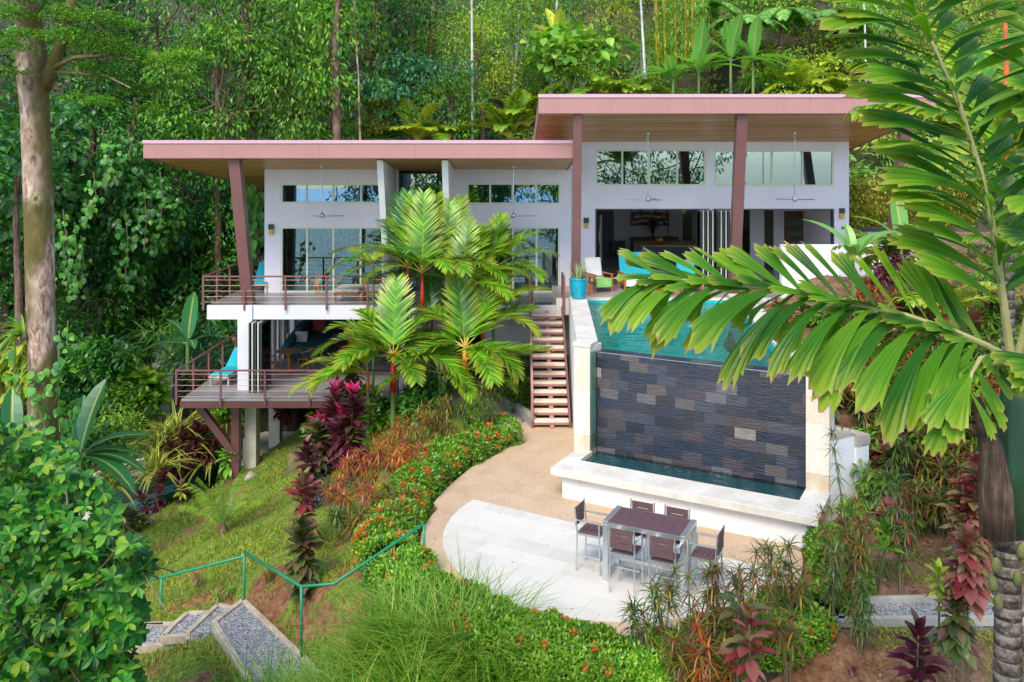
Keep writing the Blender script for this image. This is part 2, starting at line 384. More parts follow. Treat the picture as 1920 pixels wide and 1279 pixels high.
MT['cap']=cap()
def pillar():
    t=NT('cream_stone_cladding'); v=t.obj((1,1,1),True); sp=t.n('SeparateXYZ',i0=v)
    r,fu,fv=cells(t,sp.outputs[0],sp.outputs[2],7,.52,.0)
    n=t.noise(t.obj((1,1,.4),True),2.2,5,.65,.8)
    c=t.ramp(t.math('ADD',t.math('MULTIPLY',r,.3),t.math('MULTIPLY',n,.7)),[(.25,(.50,.36,.22)),(.42,(.66,.56,.42)),(.8,(.76,.71,.62))])
    e=edge(t,fv,.02); c=t.mix(t.math('MULTIPLY',e,.6),c,(.45,.36,.25))
    return t.done(t.bsdf(c,.75,0,.4,t.bump(n,.2,.01)))
MT['pillar']=pillar()
def slate():
    t=NT('ridged_slate_tiles'); u=t.uv(); sp=t.n('SeparateXYZ',i0=u)
    r,fu,fv=cells(t,sp.outputs[0],sp.outputs[1],.46,.235,.47)
    base=t.ramp(r,[(0,(.009,.013,.026)),(.22,(.018,.026,.046)),(.42,(.022,.020,.026)),(.56,(.040,.046,.068)),(.68,(.055,.038,.038)),(.80,(.028,.036,.062)),(.88,(.082,.066,.062)),(.97,(.10,.10,.11)),(.985,(.19,.17,.14)),(1,(.22,.22,.22))])
    ri=t.noise(t.n('Mapping',i0=u,Scale=(3.2,40,1)).outputs[0],1,3,.6)
    k=t.n('MapRange',i0=ri,i1=.35,i2=.65,i3=.74,i4=1.3).outputs[0]
    c=t.mix(1.0,base,t.n('CombineXYZ',i0=k,i1=k,i2=k).outputs[0],'MULTIPLY')
    e=t.math('MAXIMUM',edge(t,fv,.035),edge(t,fu,.012)); c=t.mix(t.math('MULTIPLY',e,.7),c,(.010,.012,.016))
    return t.done(t.bsdf(c,.32,0,.6,t.bump(ri,.55,.03)))
MT['slate']=slate()
def pooltile():
    t=NT('turquoise_pool_tiles'); v=t.obj((1,1,1),True); n=t.noise(v,1.2,3); vo=t.n('TexVoronoi',Vector=v,Scale=9)
    sp=t.n('SeparateColor',i0=vo.outputs['Color']); f=t.math('ADD',t.math('MULTIPLY',n,.6),t.math('MULTIPLY',sp.outputs[0],.4))
    c=t.ramp(f,[(.2,(.0,.30,.31)),(.8,(.02,.56,.54))]); return t.done(t.bsdf(c,.35))
MT['pooltile']=pooltile()
def watermat(name,tint,bs=.25,sc=2.2):
    t=NT(name); v=t.obj((1,1.6,1),True); n=t.noise(v,sc,4,.6,.4); nb=t.bump(n,bs,.12)
    fr=t.n('Fresnel',IOR=1.33,Normal=nb); gl=t.n('BsdfGlossy',Color=(1,1,1),Roughness=.04,Normal=nb); tr=t.n('BsdfTransparent',Color=tint)
    return t.done(t.n('MixShader',i0=fr.outputs[0],i1=tr.outputs[0],i2=gl.outputs[0]).outputs[0])
MT['water']=watermat('pool_water',(.28,.86,.84))
MT['waterdark']=watermat('basin_water',(.10,.42,.46),.5,5)
def glassm(name,tint,refl=.12,ior=1.5,gc=(.9,.97,1)):
    t=NT(name); fr=t.n('Fresnel',IOR=ior); f=t.math('ADD',fr.outputs[0],refl)
    gl=t.n('BsdfGlossy',Color=gc,Roughness=.01); tr=t.n('BsdfTransparent',Color=tint)
    return t.done(t.n('MixShader',i0=f,i1=tr.outputs[0],i2=gl.outputs[0]).outputs[0])
MT['glass']=glassm('window_glass',(.50,.68,.72),.26,gc=(.50,.74,.95))
MT['glassgreen']=glassm('greenish_door_glass',(.66,.90,.84),.05)
def painting():
    t=NT('abstract_canvas'); v=t.obj((1,1,1)); n=t.noise(v,1.6,3,.5,3.2)
    w=t.n('TexWave',props={'wave_type':'RINGS'},Vector=v,Scale=1.1,Distortion=7.0,Detail=3.0)
    c=t.ramp(w.outputs[1],[(0,(.02,.05,.13)),(.2,(.02,.02,.03)),(.34,(.75,.10,.02)),(.5,(.8,.35,.03)),(.58,(.02,.22,.4)),(.72,(.6,.02,.05)),(.85,(.75,.6,.4)),(1,(.02,.3,.25))],'CONSTANT')
    c=t.mix(t.math('GREATER_THAN',n,.56),c,(.012,.02,.045)); return t.done(t.bsdf(c,.5))
MT['painting']=painting()
def bark(name,c0,c1,c2,sc=3,moss=None):
    t=NT(name); v=t.obj((1,1,.35),True); n=t.noise(v,sc,6,.7,.6); n2=t.noise(t.obj((1,1,.6),True),.9,3)
    c=t.ramp(n,[(.36,c0),(.5,c1),(.64,c2)])
    if moss: c=t.mix(t.n('MapRange',i0=t.math('ADD',n2,t.math('MULTIPLY',n,.35)),i1=.62,i2=.70,i3=0,i4=.9).outputs[0],c,moss)
    return t.done(t.bsdf(c,.9,0,.2,t.bump(n,.8,.05)))
MT['bark']=bark('pinkish_grey_bark',(.10,.06,.045),(.36,.24,.18),(.66,.52,.42),8,(.10,.085,.015))
MT['husk']=simple('olive_husk',(.10,.11,.03),.8,var=.4,scale=12,bump=.4)
MT['barkdk']=bark('reddish_brown_bark',(.05,.03,.02),(.14,.085,.06),(.22,.15,.11),5)
MT['barkpale']=bark('pale_grey_bark',(.30,.30,.28),(.50,.50,.46),(.66,.66,.62),6)
def palmbark():
    t=NT('ringed_palm_trunk'); v=t.obj((1,1,1),True); sp=t.n('SeparateXYZ',i0=v); n=t.noise(v,7,5,.7)
    f=t.math('FRACT',t.math('ADD',t.math('MULTIPLY',sp.outputs[2],8),t.math('MULTIPLY',n,.5)))
    n5=t.noise(v,24,4,.7); c=t.ramp(t.math('ADD',t.math('MULTIPLY',f,.18),t.math('ADD',t.math('MULTIPLY',n,.45),t.math('MULTIPLY',n5,.37))),[(.40,(.018,.014,.011)),(.50,(.075,.060,.046)),(.62,(.22,.20,.17))])
    return t.done(t.bsdf(c,.85,0,.3,t.bump(n,.35,.01)))
MT['palmbark']=palmbark()
def sheathm():
    t=NT('dried_palm_sheath'); n=t.noise(t.obj((26,26,1.3)),1,5,.7); n2=t.noise(t.obj((1,1,1)),5,4,.6)
    c=t.ramp(t.math('ADD',t.math('MULTIPLY',n,.6),t.math('MULTIPLY',n2,.4)),[(.34,(.018,.014,.013)),(.5,(.085,.055,.038)),(.66,(.24,.16,.10))]); return t.done(t.bsdf(c,.8,0,.3,t.bump(n,.6,.02)))
MT['sheath']=sheathm()
MT['stem']=simple('plant_stem',(.16,.12,.06),.8,var=.3,scale=8,bump=.3)
MT['greenstem']=simple('green_stem',(.12,.20,.05),.5,var=.2,scale=6,bump=.1)
MT['redshaft']=simple('scarlet_crownshaft',(.62,.03,.01),.35,var=.15,scale=3,bump=.05)
MT['orangeshaft']=simple('orange_red_crownshaft',(.62,.12,.02),.35,var=.35,scale=3,bump=.05)
MT['rachis_y']=simple('yellow_green_rachis',(.50,.38,.04),.45,var=.2,scale=3,bump=.05)
MT['rachis']=simple('tan_green_rachis',(.34,.32,.13),.5,var=.25,scale=3,bump=.1)
MT['bamboo']=simple('golden_bamboo_cane',(.62,.33,.03),.4,var=.2,scale=2,bump=.1)
def ground():
    t=NT('red_soil_and_turf'); v=t.obj((1,1,1),True); sp=t.n('SeparateXYZ',i0=v)
    n=t.noise(v,.9,6,.7,.5); n2=t.noise(v,9,5,.7); 
    n3=t.noise(v,3.2,6,.75,.8)
    soil=t.ramp(t.math('ADD',t.math('MULTIPLY',n2,.55),t.math('MULTIPLY',n3,.45)),[(.32,(.055,.028,.016)),(.46,(.20,.085,.040)),(.56,(.30,.15,.075)),(.68,(.44,.29,.17))])
    dk=t.n('MapRange',i0=sp.outputs[0],i1=4,i2=7,i3=0,i4=.55).outputs[0]; soil=t.mix(dk,soil,t.ramp(n3,[(.35,(.07,.045,.03)),(.5,(.17,.11,.07)),(.65,(.30,.22,.15))]))
    n4=t.noise(v,34,3,.6); turf=t.ramp(t.math('ADD',t.math('MULTIPLY',n2,.45),t.math('MULTIPLY',n4,.55)),[(.34,(.025,.05,.008)),(.46,(.10,.16,.02)),(.56,(.20,.26,.03)),(.68,(.40,.38,.09))])
    f=t.n('MapRange',i0=n,i1=.44,i2=.54,i3=0,i4=1).outputs[0]
    # turf cover is dense on the left bank, thin on the right bank
    lf=t.n('MapRange',i0=sp.outputs[0],i1=-2,i2=6,i3=.06,i4=-.10).outputs[0]
    near=t.n('MapRange',i0=sp.outputs[1],i1=16.5,i2=21,i3=-.07,i4=.0).outputs[0]
    f=t.n('MapRange',i0=t.math('ADD',t.math('ADD',n,lf),near),i1=.455,i2=.53,i3=0,i4=1).outputs[0]
    return t.done(t.bsdf(t.mix(f,soil,turf),.95,0,.2,t.bump(n2,.9,.06)))
MT['ground']=ground()
MT['forestfloor']=simple('leaf_litter',(.045,.04,.02),.95,var=.5,scale=2,bump=.8,bscale=12,world=True)
G_=lambda *c:list(c)
# leaf materials
MT['lf_dark']=leafmat('dark_glossy_leaves',[(.010,.07,.012),(.025,.13,.018),(.055,.21,.024),(.12,.30,.035)],.32,clump=.5)
MT['lf_mid']=leafmat('mid_green_leaves',[(.022,.12,.010),(.06,.21,.014),(.14,.32,.02),(.28,.44,.03)],.36)
MT['lf_bright']=leafmat('bright_green_leaves',[(.07,.22,.02),(.13,.33,.03),(.22,.42,.04),(.36,.50,.06)],.4)
MT['lf_yellow']=leafmat('yellow_green_leaves',[(.16,.27,.02),(.27,.40,.03),(.40,.48,.04),(.55,.55,.06)],.4)
MT['lf_blue']=leafmat('blue_green_feathery_leaves',[(.02,.12,.05),(.04,.20,.08),(.08,.28,.12),(.16,.36,.18)],.45)
MT['lf_bush']=leafmat('foreground_bush_leaves',[(.007,.065,.008),(.015,.12,.010),(.035,.19,.014),(.08,.28,.02),(.26,.38,.03)],.42,clump=.4,cscale=.9,spec=.3)
MT['lf_vine']=leafmat('heart_vine_leaves',[(.03,.17,.02),(.07,.27,.03),(.16,.38,.04)],.4)
MT['lf_banana']=leafmat('banana_leaves',[(.05,.22,.03),(.10,.33,.05),(.18,.42,.08)],.33,.35,.15,uv='midrib')
MT['lf_bananadk']=leafmat('dark_banana_leaves',[(.02,.13,.04),(.04,.20,.06)],.33,.3,.15,uv='midrib')
MT['lf_palm']=leafmat('palm_leaflets',[(.06,.21,.01),(.10,.29,.012),(.17,.37,.018),(.27,.46,.025)],.35,.35,.45,1.6,uv='tip')
MT['lf_palmy']=leafmat('yellowing_palm_leaflets',[(.14,.32,.02),(.30,.45,.03),(.42,.52,.04),(.56,.55,.05)],.38,.35,.1,uv='tip')
MT['lf_palmdk']=leafmat('deep_green_palm_leaflets',[(.02,.12,.02),(.045,.20,.03),(.09,.28,.05),(.16,.36,.09)],.3,.3,.2)
MT['lf_fan']=leafmat('broad_wedge_leaflets',[(.018,.10,.008),(.045,.18,.008),(.09,.26,.010),(.16,.33,.014)],.40,.42,.12,1.5,uv='fan',spec=.3)
MT['lf_fern']=leafmat('fern_pinnae',[(.06,.22,.03),(.12,.32,.05),(.20,.42,.08),(.32,.50,.10)],.5,.35,.25)
MT['lf_bamboo']=leafmat('bamboo_leaves',[(.10,.26,.02),(.20,.38,.03),(.38,.48,.05)],.45,.35,.25)
MT['lf_cordr']=leafmat('burgundy_cordyline_leaves',[(.045,.008,.018),(.09,.015,.03),(.15,.03,.05),(.10,.07,.03)],.3,.25,.2)
MT['lf_cordg']=leafmat('olive_and_burgundy_leaves',[(.04,.06,.02),(.09,.13,.03),(.16,.19,.05),(.13,.05,.04),(.22,.26,.07)],.3,.25,.2)
MT['lf_pink']=leafmat('hot_pink_young_leaves',[(.45,.01,.09),(.70,.03,.16),(.40,.03,.10)],.3,.35,0)
MT['lf_cordrd']=leafmat('red_cordyline_leaves',[(.20,.02,.03),(.30,.05,.05),(.34,.12,.10),(.18,.20,.05),(.42,.20,.16)],.35,.3,.1)
MT['lf_crot']=leafmat('croton_mixed_leaves',[(.08,.18,.015),(.05,.09,.015),(.26,.07,.02),(.10,.20,.02),(.50,.30,.02),(.10,.04,.04),(.14,.26,.02),(.30,.05,.04),(.05,.06,.03)],.35,.3,.1)
MT['lf_croto']=leafmat('croton_orange_red_leaves',[(.42,.05,.025),(.56,.15,.025),(.62,.33,.03),(.34,.04,.04),(.17,.05,.04),(.20,.26,.03),(.50,.14,.10)],.35,.3,.1)
MT['lf_crotg']=leafmat('croton_green_purple_leaves',[(.05,.13,.02),(.09,.20,.03),(.035,.03,.03),(.12,.25,.03),(.10,.04,.05),(.30,.30,.03)],.35,.3,.1)
MT['lf_hedge']=leafmat('ixora_hedge_leaves',[(.05,.20,.015),(.11,.30,.02),(.20,.40,.025),(.36,.48,.04)],.35,.3,.3,1.2)
MT['fl_orange']=leafmat('orange_ixora_petals',[(.75,.08,.02),(.80,.16,.03),(.70,.05,.02)],.5,.3,0)
MT['lf_yhedge']=leafmat('golden_hedge_leaves',[(.16,.20,.01),(.30,.32,.02),(.46,.44,.03)],.4,.3,.3,1.2)
MT['lf_grass']=leafmat('long_grass_blades',[(.05,.17,.01),(.11,.28,.02),(.22,.40,.03),(.42,.46,.08)],.45,.35,.15,1)
MT['lf_turf']=leafmat('short_turf_blades',[(.05,.12,.01),(.13,.24,.015),(.22,.34,.02),(.36,.43,.04),(.50,.44,.12)],.6,.3,.3,.7)
MT['lf_strap']=leafmat('variegated_strap_leaves',[(.06,.18,.04),(.10,.24,.05)],.4,.3,.1,uv='edge')
MT['lf_brom']=leafmat('bromeliad_leaves',[(.12,.28,.02),(.24,.40,.03),(.40,.46,.05)],.4,.35,.1)
MT['lf_sans']=leafmat('sansevieria_leaves',[(.16,.24,.10),(.26,.34,.15),(.40,.46,.24)],.45,.15,0)
MT['lf_purple']=leafmat('purple_ground_leaves',[(.05,.03,.09),(.09,.06,.14),(.10,.12,.14)],.45,.25,.1)
MT['fl_purple']=leafmat('purple_flowers',[(.09,.02,.18),(.16,.05,.26)],.5,.3,0)
# leaf templates: x along the leaf, y across, z up
def leafT(widths,droop=.25,fold=.12,cols=2,curl=1.6):
    n=len(widths)-1; V=[];U=[]
    for i,wd in enumerate(widths):
        t=i/n; x=t*(1-.25*droop*t); z=-droop*t**curl
        for j in range(cols+1):
            s_=j/cols*2-1; V.append((x,s_*wd*.5,z+abs(s_)*fold*wd)); U.append(((s_+1)/2,t+1e-4))
    Fc=[(i*(cols+1)+j,(i+1)*(cols+1)+j,(i+1)*(cols+1)+j+1,i*(cols+1)+j+1) for i in range(n) for j in range(cols)]
    return np.array(V),np.array(Fc),np.array(U)
T_small=leafT([.05,.42,.04],.2,.25)                # cheap leaf, 4 quads
T_quad=leafT([.04,.40,.42,.03],.3,.0,1)            # cheaper, 3 quads
T_long=leafT([.03,.26,.24,.02],.35,.2)
T_obov=leafT([.05,.22,.42,.40,.03],.25,.15)
T_heart=leafT([.30,.80,.62,.02],.35,.12)
T_blade=leafT([.045,.085,.08,.055,.008],.35,.25,1)
T_bladeS=leafT([.05,.09,.06,.008],.55,.2,1)
T_fern=leafT([.16,.20,.13,.02],.15,0,1)
T_cord=leafT([.05,.17,.27,.22,.03],.45,.25)
T_cordW=leafT([.06,.22,.38,.34,.05],.30,.25)
T_cordS=leafT([.05,.20,.30,.24,.04],.15,.3)
T_crot=leafT([.04,.085,.085,.05,.01],.55,.2,1)
T_grass=leafT([.012,.011,.009,.006,.001],.55,0,1,2.2)
T_grassS=leafT([.009,.008,.005,.001],.12,0,1,2.2)
T_turf=leafT([.12,.10,.02],.3,0,1)
T_strap=leafT([.06,.07,.065,.05,.03,.004],.75,.2,2,2.3)
T_sans=leafT([.14,.17,.15,.02],-.03,.15)
T_banana=leafT([.10,.24,.29,.30,.30,.27,.20,.03],.5,.10,4,2.0)
T_bananaU=leafT([.10,.24,.29,.30,.30,.27,.20,.03],.18,.22,4,2.0)
T_pinna=leafT([.05,.085,.085,.06,.008],.16,.25,1)
T_petal=leafT([.3,.6,.1],.1,0,1)
def unit(v): v=np.asarray(v,float); return v/np.maximum(np.linalg.norm(v,axis=-1,keepdims=True),1e-9)
def rsph(n): return unit(rng.normal(size=(n,3)))
# ------------------------------------------------------------------ terrain
def smooth(a,b,x): t=np.clip((x-a)/(b-a),0,1); return t*t*(3-2*t)
PC=(1.9,17.1)                      # centre of the round patio
LAND=[(-1.25,[(456,1124),(600,1262),(640,1400),(500,1330),(402,1165)]),(-1.50,[(437,1138),(395,1170),(425,1182),(352,1185),(408,1133)]),(-1.72,[(405,1146),(352,1190),(305,1193),(330,1166),(352,1148)]),(-1.95,[(345,1168),(312,1206),(230,1212),(240,1168)]),(-.27,[(1530,1135),(1900,1127),(1960,1168),(1530,1172)])]
STEPS=[(z,[tuple(G(x,y,z)[:2]) for x,y in p]) for z,p in LAND]
def dpoly(X,Y,p):
    # signed-ish distance: 0 inside, else distance to the outline
    ins=np.zeros(X.shape,bool); d=np.full(X.shape,1e9)
    for i in range(len(p)):
        x1,y1=p[i];x2,y2=p[(i+1)%len(p)]
        c=((y1>Y)!=(y2>Y))&(X<(x2-x1)*(Y-y1)/((y2-y1) if y2!=y1 else 1e-9)+x1); ins^=c
        L2=(x2-x1)**2+(y2-y1)**2+1e-9; t=np.clip(((X-x1)*(x2-x1)+(Y-y1)*(y2-y1))/L2,0,1); d=np.minimum(d,np.hypot(X-x1-t*(x2-x1),Y-y1-t*(y2-y1)))
    return np.where(ins,0,d)
def terrain_h(X,Y):
    X=np.asarray(X,float);Y=np.asarray(Y,float)
    left=.39*(X+2.1)
    left=np.where(X>-2.1,0,left)
    ridge=np.interp(X,[-30,-13,-9.5,-8,-7],[26.5,26.8,27.2,31,40])
    drop=np.maximum(-1.25*(Y-ridge),-3.0)*(Y>ridge)
    left=np.maximum(left+drop,np.minimum(left,-4.9))
    front=np.interp(Y,[0,8,11,13.1],[-6.5,-3.2,-1.3,0])
    zl=np.minimum(left,front+.25*np.minimum(0,X+2)*0+np.minimum(left,0)*.5)
    right=np.interp(Y,[0,8,11,13.5,15.2,16.5,18.2,20,22,24,26,30,36],[-6,-3.4,-1.7,-.55,-.3,-.1,.6,1.9,2.9,3.6,4.1,4.5,5.2])
    right=right-(1-smooth(7.4,9.6,X))*np.maximum(0,right-3.0)
    tr=smooth(6.3,7.3,X)
    z=zl*(1-tr)+right*tr
    for zs,pl_ in STEPS:      # level ground cut for the gravel landing and steps
        dd=dpoly(X,Y,pl_); k=1-smooth(.12,.75,dd); z=z*(1-k)+(zs-.12)*k
    r=np.hypot(X-PC[0],Y-PC[1]); z=np.where((r<3.85)&(Y<18),-.12,z)
    # behind the basin's retaining wall
    m=(X>6.4)&(X<7.45)&(Y>18.25-.0*(X)); z=np.where(m,np.maximum(z,1.45),z)
    # behind: ravine on the left climbs to the forest, hillside behind the house
    y0=np.interp(X,[-40,-12,-8,-2,2,12.5,13.5,20],[33,33.5,39,42,45,45,40,39])
    g=np.interp(X,[-40,-14,-6,4,14,30],[.62,.62,.70,.86,.80,.75])
    base=np.interp(X,[-12,-8,2,13],[-3.2,-1.5,3,4.6])
    hill=base+g*(Y-y0)
    z=np.where(Y>y0,np.maximum(z,hill),z)
    z=np.where((X>1.5)&(X<12.9)&(Y>26.2)&(Y<44),np.minimum(z,2.4),z)
    z=np.where((X>-9)&(X<=1.5)&(Y>32)&(Y<40),np.minimum(z,-.4),z)
    return z
def H(x,y): return float(terrain_h(x,y))
def axis(segs):
    out=[]
    for a,b,s in segs: out+=list(np.arange(a,b,s))
    out.append(segs[-1][1]); return np.array(out)
gx=axis([(-90,-32,4),(-32,-14,.8),(-14,14,.22),(14,34,.8),(34,90,4)]); gy=axis([(-20,9,2.5),(9,32,.22),(32,80,.9),(80,130,5)])
XX,YY=np.meshgrid(gx,gy); ZZ=terrain_h(XX,YY)
nz=np.sin(XX*1.7+YY*.6)*np.cos(YY*1.3-XX*.5)*.05+rng.normal(0,.018,XX.shape)
nz=np.where((np.hypot(XX-PC[0],YY-PC[1])<4.1)|((YY>18)&(YY<32)&(XX>-3.2)&(XX<6.5)),-.02,nz); ZZ=ZZ+nz
ZZ=np.where((XX>2)&(XX<6.4)&(YY>17.5)&(YY<28.5),-.3,ZZ)
ZZ=np.where((XX>-3.4)&(XX<2.2)&(YY>17.5)&(YY<31),-.12,ZZ)
ny,nx=XX.shape; idx=np.arange(nx*ny).reshape(ny,nx)
qf=np.stack([idx[:-1,:-1],idx[:-1,1:],idx[1:,1:],idx[1:,:-1]],-1).reshape(-1,4)
cy=(YY[:-1,:-1]+YY[1:,1:]).ravel()/2; cx=(XX[:-1,:-1]+XX[1:,1:]).ravel()/2
mb=MB(); mb.add(np.stack([XX,YY,ZZ],-1).reshape(-1,3),qf); fl=((cy>33)|((cx<-9.2)&(cy>27.4))).astype(int); mb.MI=[fl]
tag(mb.build('ground',[MT['ground'],MT['forestfloor']],smooth=True),'red soil bank and turf sloping around the house up into the forest','ground',kind='structure')
# ------------------------------------------------------------------ patio, paths
def disc(c,r,n=72,a0=0,a1=2*math.pi): return [(c[0]+r*math.cos(a0+(a1-a0)*i/n),c[1]+r*math.sin(a0+(a1-a0)*i/n)) for i in range(n+(0 if a1-a0>6.2 else 1))]
def rot(a): return (math.cos(a),math.sin(a))
# tan apron: round patio edge, then back to the stair foot
arc=disc(PC,3.72,48,R(160),R(385))
tan=arc+[(6.4,19.4),(2.2,21.8),(2.0,24.6),(.3,24.6),(.25,24.0),(-.05,22.6),(-.35,21.9),(-1.0,20.9),(-1.5,19.6),(-1.72,18.7)]
mb=MB(); mb.prism(tan,-.12,0); tag(mb.build('patio',MT['tan']),'tan exposed aggregate apron from the stair foot round the white paving','patio',kind='structure')
# white paving: disc cut by the straight line that runs parallel to the basin
u_=np.array((math.cos(R(28.9)),-math.sin(R(28.9)))); n_=np.array((-math.sin(R(28.9)),-math.cos(R(28.9))))
A0=np.array((2.0,20.35))
def W(a,f,z=None):
    p=A0+a*u_+f*n_
    return (p[0],p[1]) if z is None else (p[0],p[1],z)
cut=2.62
wd=[p for p in disc(PC,3.28,120) if np.dot(np.array(p)-A0,n_)>cut]
k=max(range(len(wd)),key=lambda i:np.hypot(wd[i][0]-wd[i-1][0],wd[i][1]-wd[i-1][1])); wd=wd[k:]+wd[:k]
mb=MB(); mb.prism(wd,-.1,.005); tag(mb.build('paving',MT['paving']),'rounded white limestone paving under the bar table','paving',kind='structure')
# concrete path from the stairs round to the lower entrance, with curved planter kerb
pth=[(.30,24.3),(.25,25.2),(-.25,26.2),(-.6,27.4),(-.8,29.6),(-2.6,29.6),(-2.3,27.6),(-1.6,26.2),(-1.0,24.8),(-.7,23.6),(-.3,22.4),(-.05,22.6),(.25,24.0)]
mb=MB(); mb.prism(pth,-.1,-.004); tag(mb.build('path',MT['pathconc']),'pale concrete path curving behind the orange hedge','path',kind='structure')
k0=[(.52,24.1),(.38,24.7),(.12,25.4),(-.2,26.1),(-.45,26.8),(-.62,27.5)]; k1=[(x+.16,y+.1) for x,y in k0][::-1]
mb=MB(); mb.prism(k0+k1,-.1,.26); tag(mb.build('planter_kerb',MT['concrete']),'curved grey concrete kerb of the planting bed left of the stairs','kerb')
mb=MB(); mb.prism([(.6,24.3),(1.68,24.3),(1.68,28.0),(-.4,28.0),(-.45,27.5),(-.05,26.2)],-.1,.12); tag(mb.build('soil',MT['ground']),'bare soil bed beside and under the stairs','soil',kind='structure')
# gravel path to the right of the patio with kerbs
def pathz(x,y): return -.30+.02*(x-6)
gp=[(5.35,15.25),(11.5,15.3),(11.5,14.55),(5.2,14.5)]
pl=[G(1535,1135,-.27)[:2],G(1900,1127,-.27)[:2],G(1960,1168,-.27)[:2],G(1535,1172,-.27)[:2]]
mb=MB(); mb.prism(pl,-.6,-.24); tag(mb.build('gravel_path',MT['gravel']),'grey gravel path between pale kerbs at the foot of the right bank','path',kind='structure')
for i,(a,b,l) in enumerate(((pl[0],pl[1],'pale kerb along the far side of the right gravel path'),(pl[3],pl[2],'pale kerb along the near side of the right gravel path'))):
    mb=MB(); mb.beam((a[0],a[1],-.22),(b[0],b[1],-.22),.09,.16); tag(mb.build('path_kerb',MT['concrete'],bevel=.01),l,'kerb','kerbs of the right gravel path')
mb=MB(); a=G(1588,1128,-.24);b=G(1576,1176,-.24); mb.beam((a[0],a[1],-.19),(b[0],b[1],-.19),.1,.1); tag(mb.build('path_kerb',MT['concrete']),'short pale cross bar set across the right gravel path','kerb','kerbs of the right gravel path')
# ------------------------------------------------------------------ the house
house=thing('hillside_villa','white two-storey villa with mauve flat roofs, timber soffits and decks on the slope','house',(-2,30.5,0),world=True)
WL=30.8; WR=31.2
def lx(px,D=WL): return (px-960)*D/F
def lz(py,D=WL): return CZ-(py-HZ)*D/F
def wallbox(mb,ax,c0,c1,a0,a1,z0,z1,holes):
    """wall slab between c0 and c1 (thickness), running a0..a1 along axis ax, with rectangular holes (a,b,z0,z1)"""
    xs=sorted(set([a0,a1]+[h for q in holes for h in q[:2] if a0<h<a1]))
    for x,y in zip(xs[:-1],xs[1:]):
        m=(x+y)/2; hs=sorted([(q[2],q[3]) for q in holes if q[0]<m<q[1]]); z=z0
        for h0,h1 in hs+[(z1,z1)]:
            if h0>z+1e-4:
                if ax=='x': mb.box(x,y,c0,c1,z,h0)
                else: mb.box(c0,c1,x,y,z,h0)
            z=max(z,h1)
    return mb
def glazing(kind,x0,x1,z0,z1,y,divs,parent,fm,gm,fw=.07,handles=(),axis='x',rails=()):
    """a window or door: frame mesh as the part, glass panes and handles below it"""
    mb=MB()
    def bx(a,b,c,d,t=.05,o=0):
        if axis=='x': mb.box(a,b,y-t/2+o,y+t/2+o,c,d)
        else: mb.box(y-t/2+o,y+t/2+o,a,b,c,d)
    bx(x0,x1,z1-fw,z1,.10); bx(x0,x1,z0,z0+fw,.10); bx(x0,x0+fw,z0+fw,z1-fw,.10); bx(x1-fw,x1,z0+fw,z1-fw,.10)
    for d in divs: bx(d-fw*.5,d+fw*.5,z0+fw,z1-fw,.075)
    for r_ in rails: bx(x0+fw,x1-fw,r_-.02,r_+.02,.06)
    f=mb.build(kind,fm,parent,bevel=.004)
    mb=MB(); 
    if axis=='x': mb.box(x0+fw,x1-fw,y-.004,y+.004,z0+fw,z1-fw)
    else: mb.box(y-.004,y+.004,x0+fw,x1-fw,z0+fw,z1-fw)
    mb.build('glass_pane',gm,f)
    for h in handles:
        mb=MB(); mb.box(h-.012,h+.012,y-.10,y-.04,z0+.95,z0+1.25); mb.build('handle',MT['black'],f)
    return f
# left wing front wall, with window and door openings
xl=lx(496); mb=MB()
wallbox(mb,'x',WL,WL+.2,xl,-2.03,2.8,7.26,[(lx(526),-4.62,lz(550.5),lz(425)),(lx(526),-4.62,lz(382),lz(344)),(-4.1,-2.2,2.8,7.4)])
wallbox(mb,'x',WL,WL+.2,-2.03,2.12,2.8,7.26,[(lx(877),lx(1050),lz(551),lz(425)),(lx(875),lx(1051),lz(383.5),lz(343))])
mb.build('wall',MT['wall'],house)
mb=MB(); wallbox(mb,'y',xl,xl+.2,WL+.2,39,2.8,6.9,[(31.6,37.2,2.86,5.2)]); mb.build('wall',MT['wall'],house)
glazing('window',lx(526),-4.62,lz(382),lz(344),WL+.05,[lx(574.5),lx(624.5),lx(677)],house,MT['frame'],MT['glass'])
glazing('sliding_door',lx(526),-4.62,2.8,lz(425),WL+.05,[lx(575.5),lx(625),lx(676)],house,MT['frame'],MT['glassgreen'],handles=(lx(626.5),))
glazing('window',lx(875),lx(1051),lz(383.5),lz(343),WL+.05,[lx(919),lx(961),lx(1005.5)],house,MT['frame'],MT['glass'])
glazing('sliding_door',lx(877),lx(1050),2.8,lz(425),WL+.05,[lx(918.5),lx(962),lx(1006)],house,MT['frame'],MT['glassgreen'],handles=(lx(962),))
# side folding glazing on the left wall (dark frames)
glazing('folding_door',31.6,37.2,2.86,5.2,xl+.1,[32.5,33.4,34.3,35.2,36.1],house,MT['framedk'],MT['glassgreen'],axis='y')
# slanted wall fins either side of the entrance
for (x0,x1) in ((-4.37,-4.17),(-2.27,-2.07)):
    V=[];
    pts=[(27.55,7.56),(29.35,2.8),(31.9,2.8),(31.9,7.1)]
    mb=MB(); n=4; mb.add([(x0,y,z) for y,z in pts]+[(x1,y,z) for y,z in pts],[(0,1,2,3),(7,6,5,4)]+[(i,i+4,(i+1)%4+4,(i+1)%4) for i in range(4)])
    mb.build('wall_fin',MT['wall2'],house)
